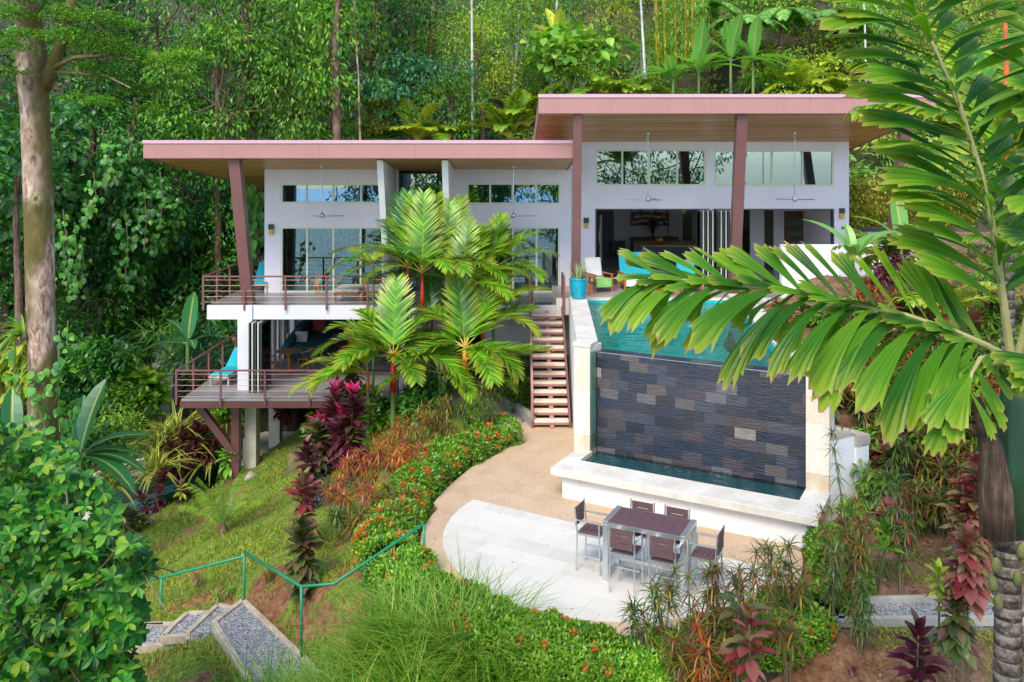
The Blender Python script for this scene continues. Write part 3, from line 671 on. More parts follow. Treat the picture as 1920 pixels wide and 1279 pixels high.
# entrance glazing between the fins
glazing('entrance_window',-4.17,-2.27,lz(418,31.5),7.12,31.5,[-3.55],house,MT['framedk'],MT['glass'],fw=.04)
mb=MB(); mb.box(-4.17,-2.27,31.42,31.62,lz(424,31.5),lz(417.5,31.5)); mb.build('entrance_beam',MT['wall2'],house)
glazing('entrance_door',-4.17,-2.27,2.8,lz(424.5,31.5),31.5,[-3.5,-2.85],house,MT['framedk'],MT['glassgreen'],fw=.05)
# right wing front wall
rx=lambda p:lx(p,WR); rz=lambda p:lz(p,WR)
TZ=3.05
mb=MB(); wallbox(mb,'x',WR,WR+.2,1.95,rx(1592),TZ,8.32,[(rx(1116),rx(1329.8),TZ,rz(391.5)),(rx(1337),rx(1564),TZ,rz(391.5)),(rx(1116),rx(1324),rz(349),rz(280)),(rx(1338),rx(1564),rz(350),rz(281))]); mb.build('wall',MT['wall'],house)
mb=MB(); wallbox(mb,'y',rx(1592)-.2,rx(1592),WR+.2,42.4,TZ,7.6,[]); mb.build('wall',MT['wall'],house)
glazing('window',rx(1116),rx(1324),rz(349),rz(280),WR+.05,[rx(1167),rx(1217.5),rx(1270)],house,MT['frame'],MT['glass'])
glazing('window',rx(1338),rx(1564),rz(350),rz(281),WR+.05,[rx(1395),rx(1448),rx(1505)],house,MT['frame'],MT['glass'])
for a,b in ((1116,1329.8),(1337,1564)):   # dark lining of the folding door openings
    mb=MB(); x0,x1=rx(a),rx(b); z1=rz(391.5); mb.box(x0,x1,WR-.01,WR+.22,z1-.05,z1-.002); mb.box(x0+.001,x0+.05,WR-.01,WR+.22,TZ,z1-.05); mb.box(x1-.05,x1-.001,WR-.01,WR+.22,TZ,z1-.05)
    mb.build('door_lining',MT['framedk'],house)
def folded(xs,y0,y1,z0,z1,label):
    r_=None
    for i,x in enumerate(xs):
        mb=MB(); w=.045
        mb.box(x,x+w,y0,y0+.07,z0,z1); mb.box(x,x+w,y1-.07,y1,z0,z1); mb.box(x,x+w,y0+.07,y1-.07,z1-.08,z1); mb.box(x,x+w,y0+.07,y1-.07,z0,z0+.12)
        f=mb.build('folding_door',[MT['framedk']] if i%2==0 else [MT['frame']],house,bevel=.004,label=label if i==0 else None)
        g=MB(); g.box(x+.018,x+.027,y0+.07,y1-.07,z0+.12,z1-.08); g.build('glass_pane',MT['glassgreen'],f)
folded([rx(1306)+.085*i for i in range(6)],WR-.65,WR+.15,TZ+.02,rz(393),'folded glass door leaves stacked open')
folded([rx(1339)+.085*i for i in range(6)],WR-.65,WR+.15,TZ+.02,rz(393),'folded glass door leaves stacked open')
# rear walls, partitions, floors
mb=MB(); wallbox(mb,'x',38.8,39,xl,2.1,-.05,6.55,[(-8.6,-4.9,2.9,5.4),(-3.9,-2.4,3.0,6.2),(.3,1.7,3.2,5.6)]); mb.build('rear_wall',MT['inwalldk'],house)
mb=MB(); wallbox(mb,'x',42,42.2,2.1,9.3,TZ,7.0,[(8.4,9.1,TZ,5.6),(2.6,8.6,5.75,6.5)]); mb.build('rear_wall',MT['inwall'],house)
q35=lambda p:(p-960)*35.5/F
mb=MB(); wallbox(mb,'x',35.5,35.65,8.95,rx(1592)-.2,TZ,7.6,[(q35(1363),q35(1374),TZ,5.6),(q35(1392),q35(1407),TZ,5.6),(q35(1433),q35(1451),TZ,5.6),(q35(1470),q35(1514),TZ,5.5),(q35(1515.5),q35(1521.5),TZ,5.6),(9.3,12.0,6.0,7.0)]); mb.build('rear_wall',MT['inwall'],house)
x0,x1=q35(1470),q35(1514); hz=[(x0+.15,x1-.2,z,z+.2) for z in (4.0,4.45,4.9,5.3)]
mb=MB(); wallbox(mb,'x',35.52,35.6,x0,x1,TZ,5.5,[h for h in hz if h[3]<5.5]); fd=mb.build('front_door',MT['darkwood'],house)
mb=MB(); [mb.box(h[0],h[1],35.55,35.56,h[2],h[3]) for h in hz if h[3]<5.5]; mb.build('glass_slots',MT['glassgreen'],fd)
mb=MB(); mb.box(3.7,5.0,41.9,41.98,TZ,6.2); mb.build('louvred_panel',MT['louver'],house)
mb=MB(); mb.box(8.85,8.95,35.5,42.0,TZ,7.4); mb.build('partition',MT['inwall'],house)
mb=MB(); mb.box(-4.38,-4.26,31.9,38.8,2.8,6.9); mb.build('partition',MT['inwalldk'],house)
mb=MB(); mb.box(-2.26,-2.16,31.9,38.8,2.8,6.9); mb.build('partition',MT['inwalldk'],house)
mb=MB(); mb.box(1.98,2.1,31.0,42.2,-.05,7.5); mb.build('partition',MT['inwall'],house)
mb=MB(); mb.box(-9.0,-8.75,0,0.01,0,0.01); 
mb=MB(); mb.box(xl+.2,2.0,WL+.2,38.8,2.32,2.8); mb.build('floor',MT['floor'],house)
mb=MB(); mb.box(2.1,rx(1592),WR,42,2.6,TZ); mb.build('floor',MT['floor'],house)
# upper deck slab and its finish, terrace on the right
mb=MB(); mb.box(-10.05,1.45,28.1,WL,2.32,2.79); mb.box(-10.05,xl,WL,39,2.32,2.79); mb.build('deck_slab',MT['wall'],house,bevel=.01)
mb=MB(); mb.box(-10.03,1.44,28.12,WL-.003,2.79,2.803); mb.box(-10.03,xl-.003,WL-.003,38.9,2.79,2.802); mb.build('deck_floor',MT['deckup'],house)
mb=MB(); mb.box(1.45,13.4,27.95,WR,2.5,TZ-.01); mb.build('terrace_slab',MT['wall2'],house)
mb=MB(); mb.box(1.46,13.38,28.0,WR,TZ-.01,TZ+.004); mb.build('terrace_floor',MT['terr'],house)
# roofs
def roof(x0,x1,y0,y1,z0,sl,th,parent,name='roof'):
    zb=lambda y:z0-sl*(y-y0)
    def slab(xa,xb,ya,yb,o0,o1):
        return [(xa,ya,zb(ya)+o0),(xb,ya,zb(ya)+o0),(xb,yb,zb(yb)+o0),(xa,yb,zb(yb)+o0),(xa,ya,zb(ya)+o1),(xb,ya,zb(ya)+o1),(xb,yb,zb(yb)+o1),(xa,yb,zb(yb)+o1)]
    FQ=[(0,3,2,1),(4,5,6,7),(0,1,5,4),(1,2,6,5),(2,3,7,6),(3,0,4,7)]
    mb=MB(); mb.add(slab(x0+.03,x1-.03,y0+.05,y1,.12,th-.03),FQ); rf=mb.build(name,MT['roofmetal'],parent)
    mb=MB(); mb.add(slab(x0+.04,x1-.04,y0+.05,y1-.05,.04,.118),FQ); mb.build('soffit',MT['soffit'],rf)
    mb=MB(); mb.box(x0,x1,y0,y0+.05,z0,z0+th); mb.add(slab(x0,x0+.04,y0+.05,y1,.0,th-.02),FQ); mb.add(slab(x1-.04,x1,y0+.05,y1,.0,th-.02),FQ); mb.build('fascia',MT['fascia'],rf,bevel=.006)
    mb=MB(); mb.box(x0-.02,x1+.02,y0-.03,y0+.12,z0+th,z0+th+.035); mb.box(x0-.02,x1+.02,y0-.03,y0-.004,z0+th-.07,z0+th); mb.build('roof_flashing',MT['gutter'],rf)
    return zb
zbL=roof(-11.67,2.02,27.0,41,7.62,.108,.54,house)
zbR=roof(.82,13.0,26.2,43.5,8.99,.154,.56,house)
# columns
def column(p0,p1,w,label=None):
    mb=MB(); p0=np.array(p0);p1=np.array(p1); h=w/2
    V=[(p[0]+sx*h,p[1]+sy*h,p[2]) for p in (p0,p1) for sx,sy in ((-1,-1),(1,-1),(1,1),(-1,1))]
    mb.add(V,[(3,2,1,0),(4,5,6,7),(0,1,5,4),(1,2,6,5),(2,3,7,6),(3,0,4,7)]); mb.build('column',MT['column'],house,bevel=.012,label=label)
column((-8.72,28.3,2.80),(-8.87,27.35,7.62),.36)
column((2.1,28.1,2.55),(2.03,26.45,8.99),.27)
column((7.35,28.3,3.05),(7.12,26.5,8.99),.33)
column((12.45,28.3,3.05),(12.25,26.5,8.98),.33)
# wall lamps
def wlamp(x,y,z,glow=True):
    mb=MB(); mb.box(x-.09,x+.09,y-.1,y,z,z+.19); f=mb.build('wall_lamp',MT['black'],house,bevel=.008)
    g=MB(); g.box(x-.08,x+.08,y-.09,y-.003,z-.19,z-.002); g.build('lamp_glass',MT['lampglow'],f,bevel=.006)
wlamp(lx(509),WL,lz(430)); wlamp(rx(1578),WR,rz(400)); wlamp(rx(1099),WR,rz(418)); wlamp(rx(1372),WR-.7,rz(414))
# lower level: pier, floor deck, side wall strips, back wall
mb=MB(); mb.box(-9.02,-8.54,28.03,28.5,.0,2.795); mb.build('pier',MT['wall'],house,bevel=.01)
mb=MB(); mb.box(-10.47,-3.6,27.0,29.6,-.06,.0); mb.box(-10.47,-8.9,29.6,37.5,-.06,.0); mb.build('lower_deck_floor',MT['deck'],house)
mb=MB(); mb.box(-10.5,-3.6,26.96,27.06,-.27,-.062); mb.box(-10.52,-10.42,27.06,37.5,-.27,-.062); mb.build('deck_beam',MT['brownsteel'],house)
mb=MB(); mb.box(-10.4,-3.6,27.1,27.25,-.45,-.27) if False else mb.box(-8.9,-8.6,28.2,37,-.5,-.062); mb.box(-5.2,-5.0,27.1,37,-.4,-.062); mb.build('deck_beam',MT['brownsteel'],house)
mb=MB(); mb.box(-8.9,-3.3,29.6,38.8,-.3,.003); mb.build('lower_floor',MT['deck'],house)
mb=MB(); mb.box(-3.6,-3.3,27.6,38.8,-.3,2.3); mb.box(-3.3,-2.05,29.1,29.3,-.12,2.32); mb.box(-.95,2.0,29.1,29.3,-.12,2.32); mb.box(-2.05,-.95,29.1,29.3,2.1,2.32); mb.build('lower_wall',MT['wall'],house)
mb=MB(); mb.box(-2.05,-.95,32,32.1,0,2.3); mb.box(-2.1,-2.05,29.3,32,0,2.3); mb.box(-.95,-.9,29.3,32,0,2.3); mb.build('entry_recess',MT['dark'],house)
mb=MB(); wallbox(mb,'x',38.4,38.6,-8.9,-3.6,.0,2.32,[(-8.7,-7.9,.1,2.25)]); mb.build('lower_back_wall',MT['darkwood'],house)
glazing('lower_rear_door',-8.7,-7.9,.02,2.25,38.45,[],house,MT['framedk'],MT['glassgreen'])
for y in (29.9,31.2,32.6,34.2,36.0):       # white piers between the open glass of the left side
    mb=MB(); mb.box(-8.98,-8.72,y,y+.42,0,2.32); mb.build('side_pier',MT['wall2'],house,bevel=.008)
for y in (30.5,32.0,33.4,35.2):
    mb=MB(); mb.box(-8.9,-8.84,y,y+.06,0,2.3); mb.box(-8.9,-8.84,y+.5,y+.56,0,2.3); f=mb.build('side_door_frame',MT['framedk'],house)
folded([-8.56+.095*i for i in range(5)],27.72,28.85,.02,2.28,'dark framed glass door leaves folded open at the lower pier')
# structure under the lower deck
mb=MB(); mb.box(-9.07,-8.82,27.55,27.8,-3.0,-.27); mb.build('steel_post',MT['brownsteel'],house)
mb=MB(); mb.box(-8.78,-8.4,28.0,28.45,-3.2,-.3); mb.build('concrete_pier',MT['cream'],house,bevel=.01)
mb=MB(); mb.box(-8.9,-8.5,31.2,31.6,-3.4,-.3); mb.build('concrete_pier',MT['cream'],house)
mb=MB(); mb.box(-5.3,-4.9,29.0,29.4,-2.4,-.3); mb.build('concrete_pier',MT['cream'],house)
mb=MB(); mb.beam((-10.2,27.62,-.3),(-8.85,27.62,-2.1),.2,.22); mb.build('brace',MT['brownsteel'],house)
mb=MB(); mb.beam((-8.2,29.0,-.75),(-5.2,29.0,-.75),.14,.16); mb.beam((-8.3,29.0,-.3),(-7.3,29.0,-.75),.1,.12); mb.beam((-6.6,29,-.3),(-7.3,29,-.75),.1,.12); mb.beam((-5.4,29,-.3),(-6.3,29,-.75),.1,.12); mb.beam((-8.35,28.2,-.3),(-7.9,29.0,-.95),.1,.12); mb.build('brace',MT['brownsteel'],house)
# ------------------------------------------------------------------ railings
def railing(label,pts,h,spacing,nc=5,group='brown cable railings of the decks',below=.16,close=True):
    t=thing('deck_railing',label,'railing',(pts[0][0],pts[0][1],pts[0][2]),group,world=True)
    r_=MB()
    for a,b in zip(pts[:-1],pts[1:]): 
        r_.beam((a[0],a[1],a[2]+h),(b[0],b[1],b[2]+h),.07,.05)
    r_.build('handrail',MT['rail'],t,bevel=.006)
    for a,b in zip(pts[:-1],pts[1:]):
        a=np.array(a);b=np.array(b);L=np.linalg.norm(b-a);n=max(1,round(L/spacing))
        for i in range(n+1 if b is not None else n):
            if i==0 and a is not pts[0] and not np.allclose(a,pts[0]): continue
            p=a+(b-a)*i/n; m=MB(); m.box(p[0]-.03,p[0]+.03,p[1]-.03,p[1]+.03,p[2]-below,p[2]+h-.02); m.build('post',MT['rail'],t,bevel=.004)
    for k in range(nc):
        z=h*(k+.6)/(nc+.25); m=MB()
        for a,b in zip(pts[:-1],pts[1:]): m.tube([(a[0],a[1],a[2]+z),(b[0],b[1],b[2]+z)],.006,6)
        m.build('cable',MT['cable'],t)
    return t
railing('long railing along the upper deck in front of the bedrooms',[(-10.14,38.6,2.8),(-10.14,28.02,2.8),(.66,28.02,2.8)],.95,1.39)
railing('railing round the lower grey board deck',[(-10.58,37.0,0),(-10.58,26.9,0),(-3.6,26.9,0)],.93,1.42)
railing('short railing between the stair head and the blue pot',[(1.66,27.1,2.8),(1.68,28.6,2.8)],1.0,.75)
# ------------------------------------------------------------------ stairs
st=thing('outdoor_staircase','mauve steel staircase with pale open treads beside the white pool wall','staircase',(1.1,24.2,0),world=True)
NT_=13
for i in range(NT_):
    z=2.6-.2*i; y=27.72-.283*i
    m=MB(); m.box(.62,1.60,y-.29,y,z-.05,z); tr=m.build('tread',MT['cap'] if False else simple('pale_tread_%d'%i,(.80,.62,.50),.7,var=.1,scale=5,world=True) if i==0 else TREAD,st,bevel=.006)
    if i==0: TREAD=tr.data.materials[0]
    m=MB(); m.box(.62,1.60,y-.275,y-.26,z-.12,z-.055); m.box(.62,1.60,y-.285,y-.02,z-.085,z-.053); m.build('tread_frame',MT['fascia'],tr)
for x0,x1,l in ((.55,.615,None),(1.605,1.66,None)):
    m=MB(); m.add([(x,y,z) for x in (x0,x1) for y,z in ((24.0,0),(24.35,0),(27.95,2.5),(27.95,2.79),(27.6,2.79),(24.0,.2))],[(0,5,4,3,2,1),(6,7,8,9,10,11)]+[(i,(i+1)%6,(i+1)%6+6,i+6) for i in range(6)]); m.build('stringer',MT['column'],st)
m=MB(); m.beam((1.13,24.05,-.05),(1.13,27.85,2.58),.12,.2); m.build('centre_beam',MT['fascia'],st)
m=MB(); m.beam((.57,27.95,3.78),(.57,24.1,.98),.07,.07); m.box(.54,.60,27.92,27.98,2.6,3.80); m.box(.535,.605,24.04,24.11,0,1.02); m.build('handrail',MT['fascia'],st,bevel=.006)
# ------------------------------------------------------------------ swimming pool with waterfall wall
pool=thing('swimming_pool','raised infinity pool with white coping, dark slate waterfall wall and catch basin','swimming pool',(4,22,0),world=True)
c,s_=math.cos(R(28.9)),math.sin(R(28.9))
MW=np.array([(c,s_*1,0),(-s_,c,0),(0,0,1)]).T   # placeholder, box below uses W()
def wbox(m,a0,a1,f0,f1,z0,z1,mi=0):
    q=[W(a0,f1),W(a1,f1),W(a1,f0),W(a0,f0)]
    V=[(x,y,z0) for x,y in q]+[(x,y,z1) for x,y in q]
    return m.add(V,[(3,2,1,0),(4,5,6,7),(0,1,5,4),(1,2,6,5),(2,3,7,6),(3,0,4,7)],mi)
LEN=4.86; CT=3.2; WZ=2.93
# slate wall with metre UVs
m=MB(); q=[W(0,0,.2),W(LEN,0,.2),W(LEN,0,2.95),W(0,0,2.95),W(0,-.42,2.95),W(LEN,-.42,2.95),W(0,-.42,.2),W(LEN,-.42,.2)]
m.add([q[0],q[1],q[2],q[3]],[(0,1,2,3)],0,[(0,.2),(LEN,.2),(LEN,2.95),(0,2.95)])
m.add([q[3],q[2],q[5],q[4]],[(0,1,2,3)],0,[(0,2.95),(LEN,2.95),(LEN,3.35),(0,3.35)])
m.add([q[6],q[4],q[5],q[7]],[(0,1,2,3)],0,[(0,0),(0,1),(1,1),(1,0)])
m.build('waterfall_wall',MT['slate'],pool)
m=MB(); wbox(m,0,LEN,-.012,.004,2.945,2.957); m.build('overflow_edge',MT['steel'],pool)
for a0,a1 in ((-.42,-.005),(LEN+.005,LEN+.47)):
    m=MB(); wbox(m,a0,a1,-.35,.35,0,CT-.09); m.build('pillar',MT['pillar'],pool,bevel=.012)
m=MB(); wbox(m,-.02,.03,.0,.34,.7,3.0); m.build('glazed_edge',MT['glassgreen'],pool)
# side walls
LI=[(2.0,20.35),(2.33,27.9)]; LO=[(1.60,20.62),(1.86,27.9)]
m=MB(); m.prism([LO[0],LI[0],LI[1],LO[1]],0,CT-.09); m.build('side_wall',MT['wall2'],pool)
fl_=W(-.44,.37); fr_=W(.02,.37)
m=MB(); m.prism([fl_,fr_,(2.06,20.5),(2.38,27.3),(1.84,27.3),(1.56,20.6)],CT-.09,CT); m.build('coping',MT['cap'],pool,bevel=.012)
RI=[W(LEN,0),(6.28,20.15),(7.1,27.9)]; 
m=MB(); m.prism([RI[0],RI[1],RI[2],(7.6,27.9),(6.85,20.15),W(LEN+.45,-.2)],-.2,CT-.1); m.build('side_wall',MT['wall2'],pool)
m=MB(); m.prism([W(LEN-.02,.37),(6.22,20.15),(7.06,27.95),(7.64,27.95),(6.88,20.15),W(LEN+.49,.37)],CT-.1,CT-.002); m.build('coping',MT['cap'],pool,bevel=.012)
m=MB(); m.prism([(2.36,27.7),(7.1,27.7),(7.1,28.02),(2.36,28.02)],TZ-.04,TZ+.02); m.build('coping',MT['cap'],pool)
# shell
SH=[(2.03,20.6),W(LEN,-.42),(6.24,20.15),(7.05,27.75),(2.34,27.75),(2.06,21)]
m=MB(); m.prism(SH,1.55,1.6); m.box(2.3,7.1,27.72,27.8,1.55,TZ-.04); 
m.prism([(2.0,20.5),(2.03,20.5),(2.36,27.7),(2.33,27.7)],1.55,CT-.1); m.prism([(6.20,20.15),(6.25,20.15),(7.08,27.7),(7.03,27.7)],1.55,CT-.11); m.prism([W(LEN-.03,-.4),W(LEN,-.4),(6.25,20.15),(6.2,20.15)],1.55,CT-.12)
m.prism([W(0,-.43),W(LEN,-.43),W(LEN,-.47),W(0,-.47)],1.55,2.90); m.build('pool_lining',MT['pooltile'],pool)
m=MB(); m.box(2.4,7.0,27.35,27.7,1.6,2.75); m.build('pool_step',MT['pooltile'],pool)
# catch basin
m=MB(); wbox(m,-.12,LEN+.30,.2,1.60,-.02,.52); b=m.build('basin',MT['wall2'],pool)
m=MB()
wbox(m,-.32,LEN+.49,1.05,1.80,.53,.70); wbox(m,-.32,.06,.352,1.05,.53,.70); wbox(m,LEN,LEN+.49,.352,1.05,.53,.70); m.build('basin_coping',MT['cap'],b,bevel=.012)
m=MB(); wbox(m,.06,LEN,.0,1.05,.524,.53); m.build('basin_lining',MT['pooltile'],b)
m=MB(); m.prism([SH[0],SH[1],SH[2],SH[3],SH[4]],WZ-.001,WZ); 
m2=MB(); m2.add([(x,y,WZ) for x,y in [(2.03,20.4),W(LEN,-.4),(6.24,20.15),(7.05,27.72),(2.34,27.72)]],[(0,1,2,3,4)]); tag(m2.build('water',MT['water']),'turquoise water in the raised infinity pool','water',kind='structure')
m2=MB(); m2.add([W(.05,.002,.60),W(.05,1.06,.60),W(LEN+.01,1.06,.60),W(LEN+.01,.002,.60)],[(0,1,2,3)]); tag(m2.build('water',MT['waterdark']),'dark teal water in the catch basin under the slate wall','water',kind='structure')
# retaining wall right of the basin
a=np.array(G(1557,985,0)); b_=np.array(G(1626,963,0)); d=unit(b_-a); nn=np.array((-d[1],d[0],0))
t=thing('retaining_wall','low white retaining wall stepping down beside the right pillar','wall',(7,17.8,0),world=True)
m=MB(); 
def rwall(m,s0,s1,z0a,z1a,th,zb=-.3,o=0):
    p=a+d*s0; q_=a+d*s1; V=[]
    for pt,z in ((p,z0a),(q_,z1a)):
        for k in (0,1): 
            for zz in (zb,z): V.append((pt[0]+nn[0]*(th*k-o),pt[1]+nn[1]*(th*k-o),zz))
    return m.add(V,[(0,4,5,1),(2,3,7,6),(1,5,7,3),(0,2,6,4),(0,1,3,2),(4,6,7,5)])
Lw=np.linalg.norm(b_-a)
rwall(m,0,Lw*.66,1.86,1.72,.22); rwall(m,Lw*.66,Lw,1.50,1.46,.30,o=.04); m.build('wall_face',MT['wall2'],t)
m=MB(); rwall(m,0,Lw*.66,1.90,1.76,.25,zb=1.75,o=.02); rwall(m,Lw*.64,Lw+.02,1.72,1.70,.34,zb=1.505,o=.06); m.build('wall_cap',MT['rock'],t)
# white garden wall and golden hedge right of the house, grey block
m=MB(); m.box(8.2,12.9,25.9,26.15,2.0,lz(459,26)); f=m.build('garden_wall',MT['wall2']); tag(f,'white rough stucco garden wall behind the big palm frond','wall')
m=MB(); m.box(12.5,13.6,30,30.3,3,lz(436,30)); f=m.build('stone_block_wall',MT['concrete'],bevel=.02); tag(f,'small dark grey block wall in front of the golden hedge','wall')

# the sea far below behind the viewpoint, which the upper windows reflect
m=MB(); m.add([(-3000,-3500,-90),(3000,-3500,-90),(3000,-120,-90),(-3000,-120,-90)],[(0,1,2,3)]); t=NT('far_sea'); tag(m.build('sea',t.done(t.bsdf((.25,.42,.55),.35,0,.5))),'pale blue sea far below the garden, mirrored in the windows','sea',kind='structure')
# ------------------------------------------------------------------ furniture and small things
def plate(mb,x0,x1,y0,y1,z0,z1,holes,axis='z'):
    """flat plate with rectangular slots; axis z: horizontal (holes in x,y); axis y: upright (holes in x,z)"""
    A,B=(y0,y1) if axis=='z' else (z0,z1)
    xs=sorted(set([x0,x1]+[h for q in holes for h in q[:2]]))
    for a,b in zip(xs[:-1],xs[1:]):
        m=(a+b)/2; z=A
        for h0,h1 in sorted([(q[2],q[3]) for q in holes if q[0]<m<q[1]])+[(B,B)]:
            if h0>z+1e-5:
                if axis=='z': mb.box(a,b,z,h0,z0,z1)
                else: mb.box(a,b,y0,y1,z,h0)
            z=h1
    return mb
MT['brownslat']=simple('brown_composite_board',(.105,.055,.06),.6,var=.12,scale=9,bump=.15,bscale=70,stretch=(1,6,1))
TANG=R(-26.5); TC=(2.46,15.23)
tb=thing('bar_table','tall brown topped aluminium bar table on the white paving','table',(TC[0],TC[1],.005)); tb.rotation_euler=(0,0,TANG)
m=MB(); plate(m,-.65,.65,-.37,.37,1.02,1.05,[(-.56+.2*i,-.553+.2*i,-.09,.10) for i in range(6)]+[]); m.build('tabletop',MT['brownslat'],tb,bevel=.003)
for sx in (-1,1):
    m=MB(); m.box(sx*.70-.05,sx*.70+.05,-.39,.39,1.0,1.06); m.build('end_rail',MT['steel'],tb,bevel=.006)
    for sy in (-1,1):
        m=MB(); m.box(sx*.70-.05,sx*.70+.05,sy*.345-.045,sy*.345+.045,0,1.0); m.build('leg',MT['steel'],tb,bevel=.006)
    m=MB(); m.box(sx*.70-.02,sx*.70+.02,-.30,.30,.03,.10); m.build('floor_bar',MT['steel'],tb)
m=MB(); m.box(-.65,.65,-.39,-.372,.97,1.045); m.build('side_rail',MT['steel'],tb)
m=MB(); m.box(-.65,.65,.372,.39,.97,1.045); m.build('side_rail',MT['steel'],tb)
m=MB(); m.box(-.65,.65,-.03,.03,.25,.31); m.build('stretcher',MT['steel'],tb)
bc=thing('bar_chair','x','chair')
m=MB(); plate(m,-.21,.21,-.2,.21,.70,.718,[(-.11,.11,-.10,-.09),(-.11,.11,.0,.01),(-.11,.11,.10,.11)]); m.build('seat',MT['brownslat'],bc,bevel=.002)
m=MB(); plate(m,-.20,.20,-.262,-.246,.80,1.14,[(-.11,.11,.90,.91),(-.11,.11,1.02,1.03)],'y'); bk=m.build('backrest',MT['brownslat'],bc,bevel=.002)
for sx in (-1,1):
    m=MB(); m.tube([(sx*.225,-.235,0),(sx*.225,-.215,.70),(sx*.225,-.26,1.16)],.016,8); m.build('leg',MT['steel'],bc)
    m=MB(); m.tube([(sx*.225,.225,0),(sx*.225,.21,.92)],.016,8); m.build('leg',MT['steel'],bc)
    m=MB(); m.beam((sx*.225,-.25,.93),(sx*.225,.24,.93),.04,.02); m.build('armrest',MT['steel'],bc,bevel=.004)
    m=MB(); m.beam((sx*.225,-.22,.30),(sx*.225,.22,.30),.02,.025); m.build('side_stretcher',MT['steel'],bc)
m=MB(); m.beam((-.225,.215,.26),(.225,.215,.26),.03,.025); m.build('footrest',MT['steel'],bc)
m=MB(); m.beam((-.225,-.22,.685),(.225,-.22,.685),.02,.035); m.beam((-.225,.215,.685),(.225,.215,.685),.02,.035); m.beam((-.225,-.22,.685),(-.225,.215,.685),.02,.035); m.beam((.225,-.22,.685),(.225,.215,.685),.02,.035); m.build('seat_frame',MT['steel'],bc)
ch=[((1.48,15.66),-90,'bar chair at the left end of the bar table, turned to face it'),
    ((1.99,14.87),0,'left of the two near side bar chairs, seen from behind, with no plants in front'),
    ((2.63,14.56),0,'right of the two near side bar chairs, seen from behind above the croton leaves'),
    ((3.34,14.70),90,'bar chair at the right end of the bar table with its slotted seat in view'),
    ((2.31,15.62),180,'bar chair pushed under the far side of the bar table, nearer the stairs'),
    ((2.90,15.34),180,'bar chair pushed under the far side of the bar table, nearer the basin corner')]
for (p,a,l) in ch: place(bc,(p[0],p[1],.006),TANG+R(a),1,l,'aluminium bar chairs round the bar table')
# pot with snake plant on the pool wall
pt=thing('flower_pot','ribbed turquoise pot of snake plant standing on the back end of the pool wall','pot',(2.09,26.85,3.2))
prof=[(.17,0),(.19,.02)]
for i in range(9): z=.05+i*.062; r=.19+.085*math.sin(min(1,z/.5)*1.35); prof+=[(r,z),(r+.012,z+.03)]
prof+=[(.285,.60),(.30,.62),(.295,.65),(.26,.65),(.25,.56)]
m=MB(); m.lathe(prof,seg=28); m.build('pot_body',MT['potblue'],pt,smooth=True)
m=MB(); m.lathe([(0,.575),(.25,.575)],seg=20); m.build('potting_soil',MT['soil'],pt)
m=MB(); N=34; a=rng.uniform(0,6.28,N); r=rng.uniform(0,.17,N); ax=np.stack([np.cos(a)*(.15+r*1.7),np.sin(a)*(.15+r*1.7),np.full(N,1.)],1)
m.inst(T_sans,np.stack([np.cos(a)*r,np.sin(a)*r,np.full(N,.57)],1),ax,np.stack([np.cos(a),np.sin(a),np.zeros(N)],1),np.stack([rng.uniform(.32,.62,N),np.full(N,.42),np.full(N,.4)],1)); m.build('leaves',MT['lf_sans'],pt)
tp=thing('flower_pot','small terracotta pot with a green seedling on the far right pool coping','pot',(7.75,27.1,3.2))
m=MB(); m.lathe([(.11,0),(.17,.26),(.19,.27),(.19,.33),(.15,.33),(.14,.28)],seg=20); m.build('pot_body',MT['terracotta'],tp,smooth=True)
m=MB(); N=60; m.inst(T_obov,np.stack([rng.normal(0,.06,N),rng.normal(0,.06,N),rng.uniform(.3,.5,N)],1),rsph(N)+[0,0,.8],(0,0,1),.2); m.build('leaves',MT['lf_bright'],tp)
# wooden armchairs
def armchair(label,loc,rz,cush,w=.62,towel=None,backh=.62,cat='chair',group='teak lounge chairs on the decks'):
    t=thing('lounge_chair',label,cat,loc,group); t.rotation_euler=(0,0,rz); h=w/2
    for sx in (-1,1):
        m=MB(); m.box(sx*h-.03,sx*h+.03,.33,.39,0,.58); m.build('leg',MT['teak'],t,bevel=.006)
        m=MB(); m.box(sx*h-.03,sx*h+.03,-.36,-.30,0,.60); m.build('leg',MT['teak'],t,bevel=.006)
        m=MB(); m.box(sx*h-.04,sx*h+.04,-.38,.42,.58,.62); m.build('armrest',MT['teak'],t,bevel=.008)
    m=MB(); m.box(-h+.03,h-.03,-.34,-.30,.24,.32); m.box(-h+.03,h-.03,.34,.38,.24,.32)
    for s in (-1,1): m.box(s*(h-.01)-.02,s*(h-.01)+.02,-.30,.34,.24,.32)
    m.build('seat_frame',MT['teak'],t)
    m=MB(); m.box(-h+.04,h-.04,-.30,.42,.325,.45); m.build('seat_cushion',cush,t,bevel=.04)
    m=MB(); m.obox((0,-.42,.45+backh/2),(w-.06,.12,backh),Matrix.Rotation(R(14),3,'X')); m.build('back_cushion',cush,t,bevel=.04)
    if towel:
        m=MB(); m.box(-h+.06,h-.02,.10,.47,.452,.47); m.box(-h+.06,h-.02,.44,.47,.18,.452); m.build('towel',towel,t,bevel=.01)
    return t
MT['towelg']=simple('lime_green_towel',(.28,.60,.16),.9,var=.35,scale=20,bump=.3,bscale=80)
armchair('teak armchair with white cushion and lime green towel beside the blue pot',(3.0,29.6,TZ),R(200),MT['whitecloth'],.66,MT['towelg'],.66)
t=armchair('wide teak lounge seat with tall turquoise back cushion facing the pool',(4.45,29.9,TZ),R(190),MT['teal'],1.25,MT['whitecloth'],.82)
armchair('teak armchair with pale cushions at the upper deck railing',(-4.72,29.35,2.81),R(95),MT['whitecloth'],.72,None,.45)
